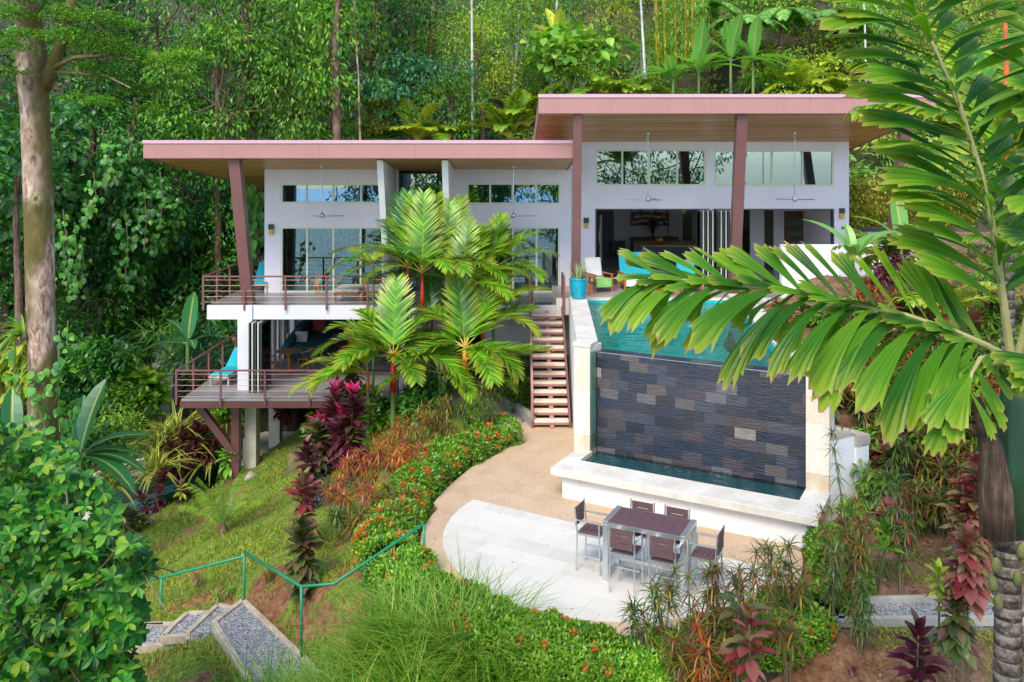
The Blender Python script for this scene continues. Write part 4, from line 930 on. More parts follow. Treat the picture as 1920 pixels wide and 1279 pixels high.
armchair('second turquoise teak chair on the terrace, half hidden by the frond',(6.1,29.4,TZ),R(185),MT['teal'],.7,None,.6)
def stool(name,label,cat,loc,rz,sx,sy,h,top,th=.10,grp=None,legm='teak'):
    t=thing(name,label,cat,loc,grp); t.rotation_euler=(0,0,rz)
    for a in (-1,1):
        for b in (-1,1):
            m=MB(); m.box(a*(sx-.05)-.03,a*(sx-.05)+.03,b*(sy-.05)-.03,b*(sy-.05)+.03,0,h-th); m.build('leg',MT[legm],t,bevel=.005)
    m=MB(); m.box(-sx,sx,-sy,sy,h-th-.08,h-th); m.build('frame',MT[legm],t,bevel=.005)
    m=MB(); m.box(-sx,sx,-sy,sy,h-th+.003,h); m.build('cushion' if 'cloth' in top else 'top',MT[top],t,bevel=.03)
    return t
MT['pattcloth']=simple('patterned_grey_cloth',(.42,.42,.38),.9,var=.55,scale=22,bump=.3,bscale=60)
stool('footstool','footstool with grey patterned cushion at the upper deck railing','footstool',(-5.55,29.2,2.81),R(0),.42,.62,.44,'pattcloth',.12,None,'walnut')
stool('footstool','small teak footstool at the pool edge of the terrace','footstool',(5.15,28.6,TZ),R(15),.3,.24,.38,'teak',.04)
t=thing('side_table','small round teak pedestal table between the pot and the armchair','table',(2.62,28.75,TZ))
m=MB(); m.lathe([(0,.60),(.26,.60),(.27,.62),(.26,.64),(0,.64)],seg=24); m.build('tabletop',MT['walnut'],t)
m=MB(); m.lathe([(.05,.05),(.03,.15),(.045,.3),(.03,.45),(.06,.60)],seg=10); m.build('pedestal',MT['teak'],t)
for k in range(3):
    a=k*2.094+.4; m=MB(); m.beam((0,0,.10),(.24*math.cos(a),.24*math.sin(a),.02),.04,.04); m.build('foot',MT['teak'],t)
# sun loungers with turquoise canvas
def lounger(label,loc,rz):
    t=thing('sun_lounger',label,'sun lounger',loc,'turquoise sun loungers on the side decks'); t.rotation_euler=(0,0,rz)
    m=MB(); m.box(-.34,-.29,-.65,1.3,.28,.33); m.box(.29,.34,-.65,1.3,.28,.33); m.box(-.29,.29,-.65,-.6,.28,.33); m.build('frame',MT['timber'],t)
    for a in (-.31,.31):
        for b in (-.55,1.15): m=MB(); m.box(a-.025,a+.025,b-.025,b+.025,0,.28); m.build('leg',MT['timber'],t)
    m=MB(); m.box(-.33,.33,-.62,.55,.335,.40); m.build('seat_cushion',MT['teal'],t,bevel=.02)
    m=MB(); c=math.cos(R(38)); s=math.sin(R(38)); m.obox((0,.55+.42*c,.38+.42*s),(.66,.86,.065),Matrix.Rotation(R(38),3,'X')); m.build('backrest_cushion',MT['teal'],t,bevel=.02)
    return t
lounger('turquoise sun lounger on the lower deck beside the white pier',(-9.72,29.15,.003),R(-8))
lounger('turquoise sun lounger on the upper side deck behind the slanted column',(-9.2,31.3,2.805),R(4))
for p,l in (((-.0,29.9,2.805),'dark doormat in front of the right bedroom door'),((1.05,28.35,2.805),'dark doormat at the head of the stairs')):
    m=MB(); m.obox((p[0],p[1],p[2]+.01),(.62,.36,.02)); tag(m.build('doormat',MT['black'],bevel=.004),l,'doormat','dark doormats on the upper deck')
# ceiling fans
cf=thing('ceiling_fan','x','ceiling fan')
m=MB(); m.tube([(0,0,.08),(0,0,1.66)],.016,8); m.build('rod',MT['fan'],cf)
m=MB(); m.lathe([(0,0),(.07,.01),(.09,.06),(.07,.11),(.03,.17),(.02,.2)],seg=16); m.build('motor',MT['fan'],cf,smooth=True)
m=MB(); m.lathe([(.02,1.6),(.07,1.66),(.07,1.70),(0,1.70)],seg=14); m.build('canopy',MT['fan'],cf)
for k in range(3):
    a=k*2.094; M3=Matrix.Rotation(a,3,'Z')@Matrix.Rotation(R(10),3,'X')
    m=MB(); pts=[(.08,-.03,.05),(.08,.03,.05),(.72,.065,.05),(.74,0,.05),(.72,-.035,.05)]; V=[M3@Vector(p) for p in pts]+[M3@(Vector(p)+Vector((0,0,.012))) for p in pts]
    m.add(V,[(4,3,2,1,0),(5,6,7,8,9)]+[(i,(i+1)%5,(i+1)%5+5,i+5) for i in range(5)]); m.build('blade',MT['fan'],cf)
g='silver ceiling fans under the roofs'
def fan(px,py,D,zt,rz,l,k=1):
    p=P(px,py,D); L=zt-p[2]; place(cf,(p[0],p[1],p[2]-.03),rz,(1,1,L/1.68),l,g)
fan(604,407,29.6,7.38,R(12),'silver ceiling fan on a long rod in front of the left bedroom')
fan(963,407,29.6,7.38,R(5),'silver ceiling fan on a long rod in front of the right bedroom')
fan(1215,377,29.4,8.53,R(178),'silver ceiling fan on a long rod over the terrace, left of the middle column')
fan(1490,377,29.4,8.53,R(8),'silver ceiling fan on a long rod over the terrace, right of the middle column')
fan(805,396,33.5,7.0,R(60),'dark ceiling fan seen through the tall entrance glass')
# ------------------------------------------------------------------ rooms
t=thing('bed','bed with lilac grey cover and wooden base inside the left bedroom glass','bed',(-5.6,32.6,2.8))
m=MB(); m.box(-.8,1.0,-1.0,1.0,.1,.36); m.build('bed_base',MT['walnut'],t,bevel=.01)
m=MB(); m.box(-.83,1.03,-1.03,1.0,.365,.62); m.build('mattress',MT['greycloth'],t,bevel=.06)
m=MB(); m.box(-.85,1.05,1.02,1.1,.1,1.15); m.build('headboard',MT['darkwood'],t)
stool('desk','wooden desk inside the left bedroom behind the first glass panel','desk',(-8.0,33.2,2.805),0,.5,.3,.76,'walnut',.05,None,'walnut')
t=thing('kitchen_island','kitchen island with pale worktop and dark base in the open living room','kitchen island',(6.8,37.8,TZ))
m=MB(); m.box(-1.3,1.6,-1.2,1.2,.86,.90); m.build('worktop',MT['timber'],t,bevel=.006)
m=MB(); m.box(-1.1,1.5,-1.1,1.1,0,.86); m.build('base',MT['dark'],t)
m=MB(); m.box(-1.18,-1.1,-1.15,1.15,0,.86); m.build('end_panel',MT['wall2'],t)
t=thing('fruit_bowl','wooden bowl of yellow and green fruit on the kitchen island','bowl',(6.45,37.5,TZ+.905))
m=MB(); m.lathe([(.08,0),(.22,.10),(.24,.13),(.21,.12),(.07,.02)],seg=18); m.build('bowl',MT['walnut'],t,smooth=True)
for x,y,z,r,mt in ((-.06,0,.15,.1,'fruit_g'),(.09,.03,.15,.11,'fruit_y'),(.0,-.09,.15,.09,'fruit_y')): m=MB(); m.ell((x,y,z),(r,r,r*1.05)); m.build('fruit',MT[mt],t,smooth=True)
stool('console_table','dark wooden console table under the painting','console table',(6.95,41.6,TZ),0,1.15,.22,.86,'darkwood',.12,None,'darkwood')
t=thing('painting','large colourful abstract painting on the back wall of the living room','painting',(6.75,41.95,5.0))
m=MB(); m.box(-.88,.88,-.03,0,-.52,.62); m.build('canvas',MT['painting'],t)
m=MB(); m.box(-.92,.92,-.045,-.0,-.56,-.52); m.box(-.92,.92,-.045,0,.62,.66); m.box(-.92,-.88,-.045,0,-.52,.62); m.box(.88,.92,-.045,0,-.52,.62); m.build('picture_frame',MT['black'],t)
t=thing('flower_vase','glass vase of purple flowers on the console under the painting','vase',(6.85,41.5,TZ+.86))
m=MB(); m.lathe([(.07,0),(.05,.12),(.10,.32),(.09,.32),(.04,.12),(0,.02)],seg=14); m.build('vase',MT['glassgreen'],t,smooth=True)
m=MB(); N=260; d=rsph(N)*[1,1,.7]; m.inst(T_petal,d*rng.uniform(.1,.3,(N,1))+[0,0,.6],d+[0,0,.2],(0,0,1),.10); m.build('flowers',MT['fl_purple'],t)
m=MB(); [m.tube([(0,0,.1),(x,y,.6)],.008,5) for x,y in ((-.1,0),(.1,.03),(0,.1),(.02,-.1))]; m.build('stalks',MT['greenstem'],t)
t=thing('standing_lamp','thin dark lamp beside the painting','lamp',(7.62,41.6,TZ+.86))
m=MB(); m.tube([(0,0,0),(0,0,1.15)],.02,8); m.lathe([(.10,0),(.10,.03),(.02,.04)],seg=14); m.build('lamp_post',MT['black'],t)
m=MB(); m.ell((0,0,1.18),(.07,.07,.09)); m.build('lamp_head',MT['lampglow'],t,smooth=True)
t=thing('refrigerator','tall white refrigerator edge beside the louvred panel','refrigerator',(3.98,38.2,TZ))
m=MB(); m.box(-.05,.05,0,.7,.05,2.12); m.build('door',MT['wall2'],t,bevel=.01); m=MB(); m.box(-.08,-.05,.05,.1,.9,1.4); m.build('handle',MT['steel'],t)
# kitchen pendant shelf silhouettes kept simple: a dark cabinet low at the back
t=thing('cabinet','low dark cabinet at the back wall left of the island','cabinet',(5.15,41.6,TZ)); m=MB(); m.box(-.35,.35,-.25,.25,.05,.62); m.build('body',MT['dark'],t,bevel=.01); m=MB(); m.box(-.37,.37,-.27,.27,.622,.66); m.build('top',MT['dark'],t)
# lower lounge
t=thing('corner_sofa','dark teal corner sofa along the left side of the lower lounge','sofa',(-7.9,34.3,.003))
m=MB(); m.box(-.62,.55,-2.2,2.3,.08,.42); m.build('base',MT['sofa'],t,bevel=.08)
m=MB(); m.box(.55,1.9,1.1,2.3,.08,.42); m.build('base',MT['sofa'],t,bevel=.08)
m=MB(); m.add([(x,y,z) for x in (-.82,-.5) for y,z in ((-2.15,.42),(2.3,.42),(2.3,1.0),(1.0,1.02),(-1.2,.75),(-2.15,.55))],[(5,4,3,2,1,0),(6,7,8,9,10,11)]+[(i,(i+1)%6,(i+1)%6+6,i+6) for i in range(6)]); m.build('backrest',MT['sofa'],t,bevel=.08)
m=MB(); m.box(-.5,1.5,2.05,2.35,.42,.95); m.build('backrest',MT['sofa'],t,bevel=.1)
for y in (-1.35,.1): m=MB(); m.box(-.48,.53,y-.7,y+.7,.425,.52); m.build('seat_cushion',MT['sofa'],t,bevel=.05)
m=MB(); m.obox((-7.95,35.2,.78),(.5,.5,.16),Matrix.Rotation(R(65),3,'X')@Matrix.Rotation(R(20),3,'Y')); tag(m.build('cushion',MT['cushionred'],bevel=.05),'rust red patterned cushion on the dark teal sofa','cushion')
m=MB(); m.obox((-8.25,33.4,.68),(.5,.45,.14),Matrix.Rotation(R(60),3,'X')); tag(m.build('cushion',MT['whitecloth'],bevel=.05),'pale grey cushion on the near end of the teal sofa','cushion')
def rtable(label,loc,r,h,cm):
    t=thing('round_table',label,'table',loc)
    m=MB(); m.lathe([(0,h-.04),(r-.02,h-.04),(r,h-.02),(r,h),(0,h)],seg=30); m.build('tabletop',MT[cm],t,bevel=.004)
    m=MB(); m.lathe([(.07,.03),(.05,.12),(.05,h-.1),(.09,h-.04)],seg=14); m.build('pedestal',MT['teak'],t)
    m=MB(); m.lathe([(.30,0),(.30,.02),(.08,.04),(0,.04)],seg=20); m.build('foot',MT['teak'],t)
rtable('round wooden pedestal table in the opening of the lower lounge',(-8.0,30.6,.003),.46,.75,'walnut')
rtable('low round dark coffee table beside the teal sofa',(-6.45,33.3,.003),.5,.45,'darkwood')
lc=thing('dining_chair','x','chair')
m=MB(); m.box(-.22,.22,-.2,.2,.43,.46); m.build('seat',MT['walnut'],lc,bevel=.01)
for sx in (-1,1):
    m=MB(); m.tube([(sx*.24,.2,0),(sx*.21,.16,.45)],[.014,.02],8); m.build('leg',MT['teak'],lc)
    m=MB(); m.tube([(sx*.25,-.24,0),(sx*.21,-.15,.45),(sx*.24,.02,.68)],[.014,.02,.016],8); m.build('leg',MT['teak'],lc)
    m=MB(); m.tube([(sx*.20,-.24,.76),(sx*.25,.05,.69)],[.022,.018],8); m.build('armrest',MT['teak'],lc)
m=MB(); m.tube([(-.2,-.24,.76),(-.1,-.29,.77),(.1,-.29,.77),(.2,-.24,.76)],.024,8); m.build('backrest',MT['teak'],lc)
place(lc,(-8.42,30.0,.004),R(-25),1,'curved teak chair at the left of the round table, nearest the folded doors','curved teak chairs in the lower lounge')
place(lc,(-7.45,30.75,.004),R(80),1,'curved teak chair at the right of the round table','curved teak chairs in the lower lounge')
# counter, red cooler beside stairs
t=thing('outdoor_counter','dark grey concrete counter against the white wall behind the ginger plants','counter',(.6,28.5,0))
m=MB(); m.box(-1.2,1.3,-.4,.5,1.12,1.2); m.build('countertop',MT['concrete'],t,bevel=.02); m=MB(); m.box(-1.1,1.2,-.3,.45,0,1.12); m.build('base',MT['dark'],t)
t=thing('cooler_trolley','red cooler on a metal trolley behind the stairs','cooler',(.98,26.6,.12))
m=MB(); m.box(-.28,.28,-.2,.2,.55,.85); m.build('body',MT['red'],t,bevel=.02)
for a in (-.26,.26):
    for b in (-.18,.18): m=MB(); m.tube([(a,b,0),(a,b,.56)],.014,6); m.build('leg',MT['steel'],t)
m=MB(); m.box(-.12,.12,-.21,-.2,.66,.76); m.build('latch',MT['whitecloth'],t)
# ------------------------------------------------------------------ people and the dog
def skinmesh(name,verts,edges,mat,parent,root=0,sub=2,extra=None):
    me=bpy.data.meshes.new(name); me.from_pydata([v[0] for v in verts],edges,[]); o=bpy.data.objects.new(name,me); COL.objects.link(o)
    me.materials.append(mat)
    o.modifiers.new('skin','SKIN'); o.modifiers.new('sub','SUBSURF'); o.modifiers['sub'].levels=sub; o.modifiers['sub'].render_levels=sub
    if not me.skin_vertices: me.skin_vertices.new()
    for i,v in enumerate(verts):
        r=v[1]; me.skin_vertices[0].data[i].radius=(r,r) if np.isscalar(r) else r
        me.skin_vertices[0].data[i].use_root=(i==root)
    if parent: o.parent=parent
    o.modifiers['skin'].use_smooth_shade=True
    return o
def person(label,loc,rz,larm,rarm,shirtm,trm,hairm):
    """local +y is the way the person faces; arms given as elbow and wrist points"""
    t=thing('person',label,'person',loc); t.rotation_euler=(0,0,rz)
    V=[];E=[]
    def v(p,r): V.append((p,r)); return len(V)-1
    def chain(a,pts):
        for p,r in pts: b=v(p,r); E.append((a,b)); a=b
        return a
    pel=v((0,0,.95),(.15,.11)); sp=chain(pel,[((0,.0,1.12),(.13,.10)),((0,.0,1.30),(.16,.115))])
    nk=chain(sp,[((0,-.0,1.44),(.09,.08)),((0,.005,1.50),.055),((0,.02,1.56),(.07,.08)),((0,.03,1.64),(.078,.098)),((0,.02,1.71),(.065,.08))])
    for s,(el,wr) in ((-1,larm),(1,rarm)):
        a=chain(sp,[((s*.18,0,1.40),.058),(el,.042),(wr,.028)]); wr=np.array(wr); d=unit(wr-np.array(el)); sd=unit(np.cross(d,(0,.3,1)))
        palm=chain(a,[(tuple(wr+d*.07),(.022,.030))])
        for k in range(4):
            o_=(k-1.5)*.017; base=wr+d*.09+sd*o_; L=(.06,.075,.07,.055)[k]
            chain(palm,[(tuple(base),.009),(tuple(base+d*L*.6+np.array((0,0,-.012))),.008),(tuple(base+d*L*.9+np.array((0,0,-.035))),.007)])
        chain(a,[(tuple(wr+d*.035+sd*.03),.010),(tuple(wr+d*.075+sd*.045),.008)])
    for s in (-1,1):
        chain(pel,[((s*.10,0,.86),.088),((s*.10,.02,.50),.058),((s*.10,-.01,.12),.038),((s*.11,.03,.045),.038),((s*.12,.15,.03),.034)])
    b=skinmesh('body',V,E,MT['skin'],t)
    # face: nose, eyes, ears, mouth
    m=MB(); m.ell((0,.135,1.625),(.014,.022,.024),8,6); m.ell((-.083,.02,1.63),(.012,.022,.032),8,6); m.ell((.083,.02,1.63),(.012,.022,.032),8,6); m.build('face_features',MT['skin'],t,smooth=True)
    m=MB(); m.ell((-.03,.118,1.655),(.011,.008,.007),8,6); m.ell((.03,.118,1.655),(.011,.008,.007),8,6); m.box(-.028,.028,.118,.124,1.575,1.583); m.build('eyes_and_mouth',MT['hair'],t,smooth=True)
    m=MB(); m.ell((0,-.012,1.70),(.098,.115,.085),14,10); m.build('hair',hairm,t,smooth=True)
    SV=[((0,0,.98),(.17,.125)),((0,0,1.14),(.155,.12)),((0,0,1.31),(.185,.135)),((0,-.0,1.44),(.11,.095)),((-.185,0,1.405),.075),((.185,0,1.405),.075)]
    SE=[(0,1),(1,2),(2,3),(2,4),(2,5)]
    for s,(el,wr),i in ((-1,larm,4),(1,rarm,5)):
        e=np.array(el); sh=np.array((s*.185,0,1.405)); SV.append((tuple(sh+(e-sh)*.7),.066)); SE.append((i,len(SV)-1))
    skinmesh('shirt',SV,SE,shirtm,t)
    TV=[((0,0,.95),(.165,.125)),((-.10,0,.84),.105),((-.10,.02,.52),.080),((.10,0,.84),.105),((.10,.02,.52),.080)]
    skinmesh('shorts',TV,[(0,1),(1,2),(0,3),(3,4)],trm,t)
    return t
person('grey haired man in a pale blue t-shirt standing at the lower entrance behind the palms',(-1.14,27.0,0),R(80),((-.24,.12,1.16),(-.16,.36,1.18)),((.24,.10,1.16),(.14,.36,1.22)),MT['shirt'],MT['shorts'],MT['hair'])
person('person in blue shirt and dark shorts standing deep inside the left bedroom',(-7.75,37.2,2.8),R(150),((-.25,.02,1.14),(-.25,.1,.9)),((.25,.02,1.14),(.25,.1,.9)),MT['blueshirt'],MT['shorts'],MT['hair'])
t=thing('dog','tan dog with a teal neckerchief standing in the bedroom doorway','dog',(-6.92,30.55,2.806)); t.rotation_euler=(0,0,R(-155))
V=[];E=[]
def v(p,r): V.append((p,r)); return len(V)-1
def chain(a,pts):
    for p,r in pts: b=v(p,r); E.append((a,b)); a=b
    return a
ch_=v((0,.16,.42),(.085,.11)); be=chain(ch_,[((0,-.02,.43),(.07,.085)),((0,-.2,.44),(.075,.085))])
chain(be,[((0,-.29,.47),.022),((0,-.38,.56),.015),((0,-.40,.66),.010)])
nk=chain(ch_,[((0,.24,.52),.06),((0,.29,.60),.055),((0,.33,.65),(.055,.05)),((0,.42,.63),.033),((0,.48,.62),.022)])
for s in (-1,1):
    chain(ch_,[((s*.07,.17,.33),.038),((s*.07,.16,.2),.024),((s*.07,.17,.04),.018),((s*.07,.20,.02),.02)])
    chain(be,[((s*.075,-.2,.36),.055),((s*.075,-.14,.25),.036),((s*.075,-.25,.15),.02),((s*.075,-.23,.04),.017),((s*.075,-.20,.02),.02)])
skinmesh('body',V,E,MT['dogfur'],t)
m=MB(); 
for s in (-1,1): m.add([(s*.03,.31,.69),(s*.065,.29,.68),(s*.07,.30,.77),(s*.045,.33,.68)],[(0,1,2),(1,3,2),(3,0,2),(0,3,1)])
m.build('ears',MT['dogfur'],t); m=MB(); m.lathe([(.075,-.03),(.085,0),(.07,.035)],(0,.25,.52),14); m.add([(-.07,.30,.50),(.07,.30,.50),(0,.33,.38)],[(0,1,2)]); m.build('neckerchief',MT['teal'],t)
m=MB(); m.ell((0,.50,.625),(.014,.012,.012)); m.ell((-.025,.385,.675),(.007,.007,.007)); m.ell((.025,.385,.675),(.007,.007,.007)); m.build('nose_and_eyes',MT['black'],t,smooth=True)
# ------------------------------------------------------------------ green pipe handrail and garden steps
hr=thing('green_handrail','green painted pipe handrail zigzagging down the turf bank','handrail',(-3.6,15.5,-1),world=True)
hp=[P(795,982,15.6),P(625,1095,15.0),P(565,1100,15.0),P(458,1035,17.0),P(458,1043,17.0),P(303,1083,18.2),P(262,1090,18.6)]
m=MB(); m.tube(hp[:4],.028,10); m.tube(hp[4:],.028,10); m.build('rail',MT['greenpaint'],hr,smooth=True)
for p,zb in ((hp[0],-.1),(P(683,1055,15.3),None),(hp[2],None),(hp[3],None),(hp[5],None)):
    g0=min(H(p[0],p[1]),p[2]-.8) if zb is None else zb
    m=MB(); m.tube([p,(p[0],p[1],g0-.15)],.026,10); m.build('post',MT['greenpaint'],hr,smooth=True)
def slabp(name,label,pts,z,edges,h=.16,cat='step',group='gravel steps with timber edging'):
    t=thing(name,label,cat,(float(np.mean([p[0] for p in pts])),float(np.mean([p[1] for p in pts])),z-.3),group,world=True)
    m=MB(); m.prism([(p[0],p[1]) for p in pts],z-.5,z-.03); m.build('gravel_fill',MT['gravel'],t)
    for i in edges:
        a=pts[i];b=pts[(i+1)%len(pts)]; m=MB(); m.beam((a[0],a[1],z-h/2+.01),(b[0],b[1],z-h/2+.01),.10,h); m.build('edging',MT['timber'],t,bevel=.01)
    return t
zz=-1.25; q=[G(456,1124,zz)[:2],G(600,1262,zz)[:2],G(640,1400,zz)[:2],G(500,1330,zz)[:2],G(402,1165,zz)[:2]]
slabp('gravel_landing','large gravel landing with pale kerbs at the foot of the green handrail',q,zz,[0,3,4],.18,'landing',None)
zz=-1.50; slabp('garden_step','gravel step just below the landing corner',[G(437,1138,zz)[:2],G(395,1170,zz)[:2],G(425,1182,zz)[:2],G(352,1185,zz)[:2],G(408,1133,zz)[:2]],zz,[3,4])
zz=-1.72; slabp('garden_step','middle gravel step with a bent timber edge',[G(405,1146,zz)[:2],G(352,1190,zz)[:2],G(305,1193,zz)[:2],G(330,1166,zz)[:2],G(352,1148,zz)[:2]],zz,[1,2,3,4])
zz=-1.95; slabp('garden_step','lowest gravel step beside the foreground bush',[G(345,1168,zz)[:2],G(312,1206,zz)[:2],G(230,1212,zz)[:2],G(240,1168,zz)[:2]],zz,[1,2,3])
# green hand pipe on the far left bank and stepping stones
t=thing('pipe_rail','thin green pipe rail climbing beside the dark stepping stones','handrail',(-12.5,33,-1),'thin green pipe rails on the left bank',world=True)
m=MB(); m.tube([P(205,875,27),P(260,828,29),P(310,800,31),P(308,750,32.5),P(312,700,34)],.02,6); m.build('rail',MT['greenpaint'],t)
sp_=[(322,604,37.5),(318,622,36.6),(312,641,35.8),(310,660,35),(312,680,34.2),(308,700,33.5),(305,722,32.8),(300,748,32)]
for i,(px,py,D) in enumerate(sp_):
    p=P(px,py,D); m=MB(); m.prism([(p[0]-.5,p[1]-.22),(p[0]+.45,p[1]-.25),(p[0]+.5,p[1]+.2),(p[0]-.42,p[1]+.24)],p[2]-.5,p[2]); tag(m.build('stepping_stone',MT['concrete'],bevel=.02),['topmost','second from the top','third from the top','fourth from the top','fourth from the bottom','third from the bottom','second from the bottom','lowest'][i]+' grey step of the path climbing into the forest','step','grey steps climbing into the forest left of the deck')
# lower splash pool on the left
t=thing('plunge_pool','small lower pool with white coping beyond the turf bank','swimming pool',(-11,30,-4.4),world=True)
zc=-4.05; a=[G(585+0,905,zc)[:2]]
m=MB(); cc=[(-16.2,27.6),(-12.2,25.4),(-11.2,26.5),(-14.9,29.4)]; m.prism(cc,zc-.5,zc+.02); m.build('terrace_slab',MT['cap'],t)
m=MB(); m.beam((-16.4,27.8,zc+.25),(-13.6,31.6,zc+.35),.22,.55); m.build('parapet',MT['wall2'],t,bevel=.02)
m=MB(); m.prism([(-14.9,29.4),(-11.2,26.5),(-8.2,28.8),(-9.0,33.5),(-12.5,34)],zc-.9,zc-.85); m.build('pool_floor',MT['pooltile'],t)
m=MB(); m.add([(x,y,zc-.22) for x,y in [(-14.9,29.4),(-11.2,26.5),(-8.2,28.8),(-9.0,33.5),(-12.5,34)]],[(0,1,2,3,4)]); tag(m.build('water',MT['water']),'blue water of the small lower pool behind the turf bank','water',kind='structure')
m=MB(); m.beam((-10.6,32.5,zc+.1),(-9.2,32.4,zc+.1),.3,.12); m.build('white_ledge',MT['wall2'],t,bevel=.03)
m=MB(); m.box(-9.75,-9.1,30.6,31.2,zc-.4,zc+.05); m.build('stone_block',MT['concrete'],t,bevel=.03)
m=MB(); m.prism([(-10.6,33.6),(-8.6,30.6),(-8.3,31.6),(-8.4,34.5),(-10,34.5)],-4.4,-3.35); tag(m.build('concrete_ledge',MT['cream'],bevel=.04),'pale concrete ledge at the foot of the brown brace','ledge')
# stump and rocks on the turf bank
t=thing('tree_stump','mossy tree stump at the edge of the turf below the pink cordylines','tree stump',tuple(P(566,858,25.5)-[0,0,.3]))
m=MB(); prof=[(.5,-.4),(.46,0),(.44,.25),(.42,.42),(.30,.45),(0,.40)]; m.lathe(prof,seg=16); m.build('stump',MT['stump'],t,smooth=True)
def rock(label,px,py,D,s,grp='pale stones in the turf'):
    bm=MB(); bm.ell((0,0,0),(s,s*.7,s*.45),12,8); V=bm.V[0]; V*= (1+.18*np.sin(V*9/s+rng.uniform(0,6,3)).sum(1,keepdims=True)/2); o=bm.build('rock',MT['rock'],smooth=True); p=P(px,py,D); o.location=p; o.rotation_euler=(0,R(-25),rng.uniform(0,3)); return tag(o,label,'rock',grp)
rock('long pale stone in the turf below the concrete pier',469,897,26.6,.26); rock('small pale stone right of the long stone in the turf',503,903,26,.13)
for i,(px,py) in enumerate(((1570,806),(1585,809),(1601,812))): rock(['leftmost','middle','rightmost'][i]+' of the three rounded stones on top of the retaining wall bank',px,py,18.2,.12,'rounded stones along the top of the retaining wall')
# ------------------------------------------------------------------ planting helpers
def GT(px,py,d0=9.0):
    """where the sight line of a photo pixel meets the terrain"""
    D=np.arange(d0,95,.04); X=(px-960)*D/F; Z=CZ-(py-HZ)*D/F; k=np.argmax(Z<=terrain_h(X,D)); 
    return np.array((X[k],D[k],H(X[k],D[k])))
TAU=2*math.pi
def crown_leaves(m,centres,radii,n,size,T,mi=0,flat=.7,droop=.35,origin=None):
    """n leaves per clump, spread through the clump, pointing outwards and hanging a little"""
    for c,r in zip(centres,radii):
        k=int(n*(r**1.6)) if n>0 else -n; d=rsph(k); rr=rng.uniform(.35,1,(k,1))**.6; p=d*rr*r*np.array((1,1,flat))+np.array(c)
        ax=d*[1,1,.6]+rng.normal(0,.45,(k,3)); ax[:,2]-=droop
        m.inst(T,p,ax,unit(rng.normal(0,.35,(k,3))+[0,0,1]),rng.uniform(.7,1.25,k)*size,mi)
def limb(m,p,q,r0,r1,bend=.15,seg=6,mi=0):
    p=np.array(p,float);q=np.array(q,float);L=np.linalg.norm(q-p); a=p+(q-p)*.35+rng.normal(0,bend*L*.4,3); b=p+(q-p)*.7+rng.normal(0,bend*L*.4,3)
    m.tube([p,a,b,q],[r0,r0*.8+r1*.2,r0*.4+r1*.6,r1],seg,mi)
def make_tree(name,height,crad,cz,lf,bark,n=70,size=.3,T=T_small,nclump=24,crk=(1.0,1.5),tr=.16,droop=.35,lean=.3,flat=.7):
    t=thing(name,'x','tree'); top=np.array((rng.normal(0,lean),rng.normal(0,lean),height*.8))
    m=MB(); m.tube([(0,0,-1.5),(0,0,height*.2),top*.5+[.1,0,0],top],[tr*1.3,tr,tr*.8,tr*.35],8)
    C=[]
    for i in range(nclump):
        d=rsph(1)[0]; rr=rng.uniform(.35,1)**.5; C.append(d*rr*np.array(crad)+np.array((top[0]*.6,top[1]*.6,cz)))
    for c in C[::2]: s0=top*rng.uniform(.45,.95); limb(m,s0,c,tr*.3,.02,seg=5)
    m.build('trunk',bark,t)
    m=MB(); crown_leaves(m,C,rng.uniform(crk[0],crk[1],nclump),n,size,T,0,flat,droop); m.build('crown',lf,t)
    return t
def frond_geo(m,p0,az,el,L,droop,n,ll,lw,T,fwd=.55,lift=.25,start=.15,mi=0,rmi=1,rr=.02,side2=True,jit=.11,prof=None,pts=None,twist=0):
    """one pinnate frond: curved rachis with leaflets along both sides"""
    if pts is None:
        d=np.array((math.cos(az)*math.cos(el),math.sin(az)*math.cos(el),math.sin(el))); p=np.array(p0,float); pts=[p.copy()]; N=10
        for i in range(N):
            p=p+d*L/N; d=d+np.array((0,0,-droop/N)); d/=np.linalg.norm(d); pts.append(p.copy())
    pts=np.array(pts,float); N=len(pts)-1
    m.tube(list(pts),[rr*(1-.8*i/N) for i in range(N+1)],5,rmi,cap=False)
    ts=np.linspace(start,.995,n); x=ts*N; i=np.minimum(x.astype(int),N-1); f=(x-i)[:,None]; pos=pts[i]*(1-f)+pts[i+1]*f
    tan=unit(pts[np.minimum(i+1,N)]-pts[i]); 
    sd=np.cross(tan,(0,0,1.)); bad=np.linalg.norm(sd,axis=1)<.15; hz=np.array((-math.sin(az),math.cos(az),0)); sd[bad]=-hz; sd=unit(sd); nrm=np.cross(sd,tan)
    if twist: c_,s_=math.cos(twist),math.sin(twist); sd,nrm=sd*c_+nrm*s_,nrm*c_-sd*s_
    pr=(np.sin(np.pi*(ts*.78+.18))**.45) if prof is None else prof(ts)
    for s in (-1,1):
        fw=fwd+(ts**2)*.9
        ax=unit(sd*s+tan*fw[:,None]+nrm*lift+rng.normal(0,jit,(n,3)))
        m.inst(T,pos,ax,nrm+sd*s*-.2,np.stack([ll*pr*rng.uniform(.92,1.05,n),np.full(n,lw),np.full(n,ll)],1)*np.array((1,1,1)),mi)
    return pts
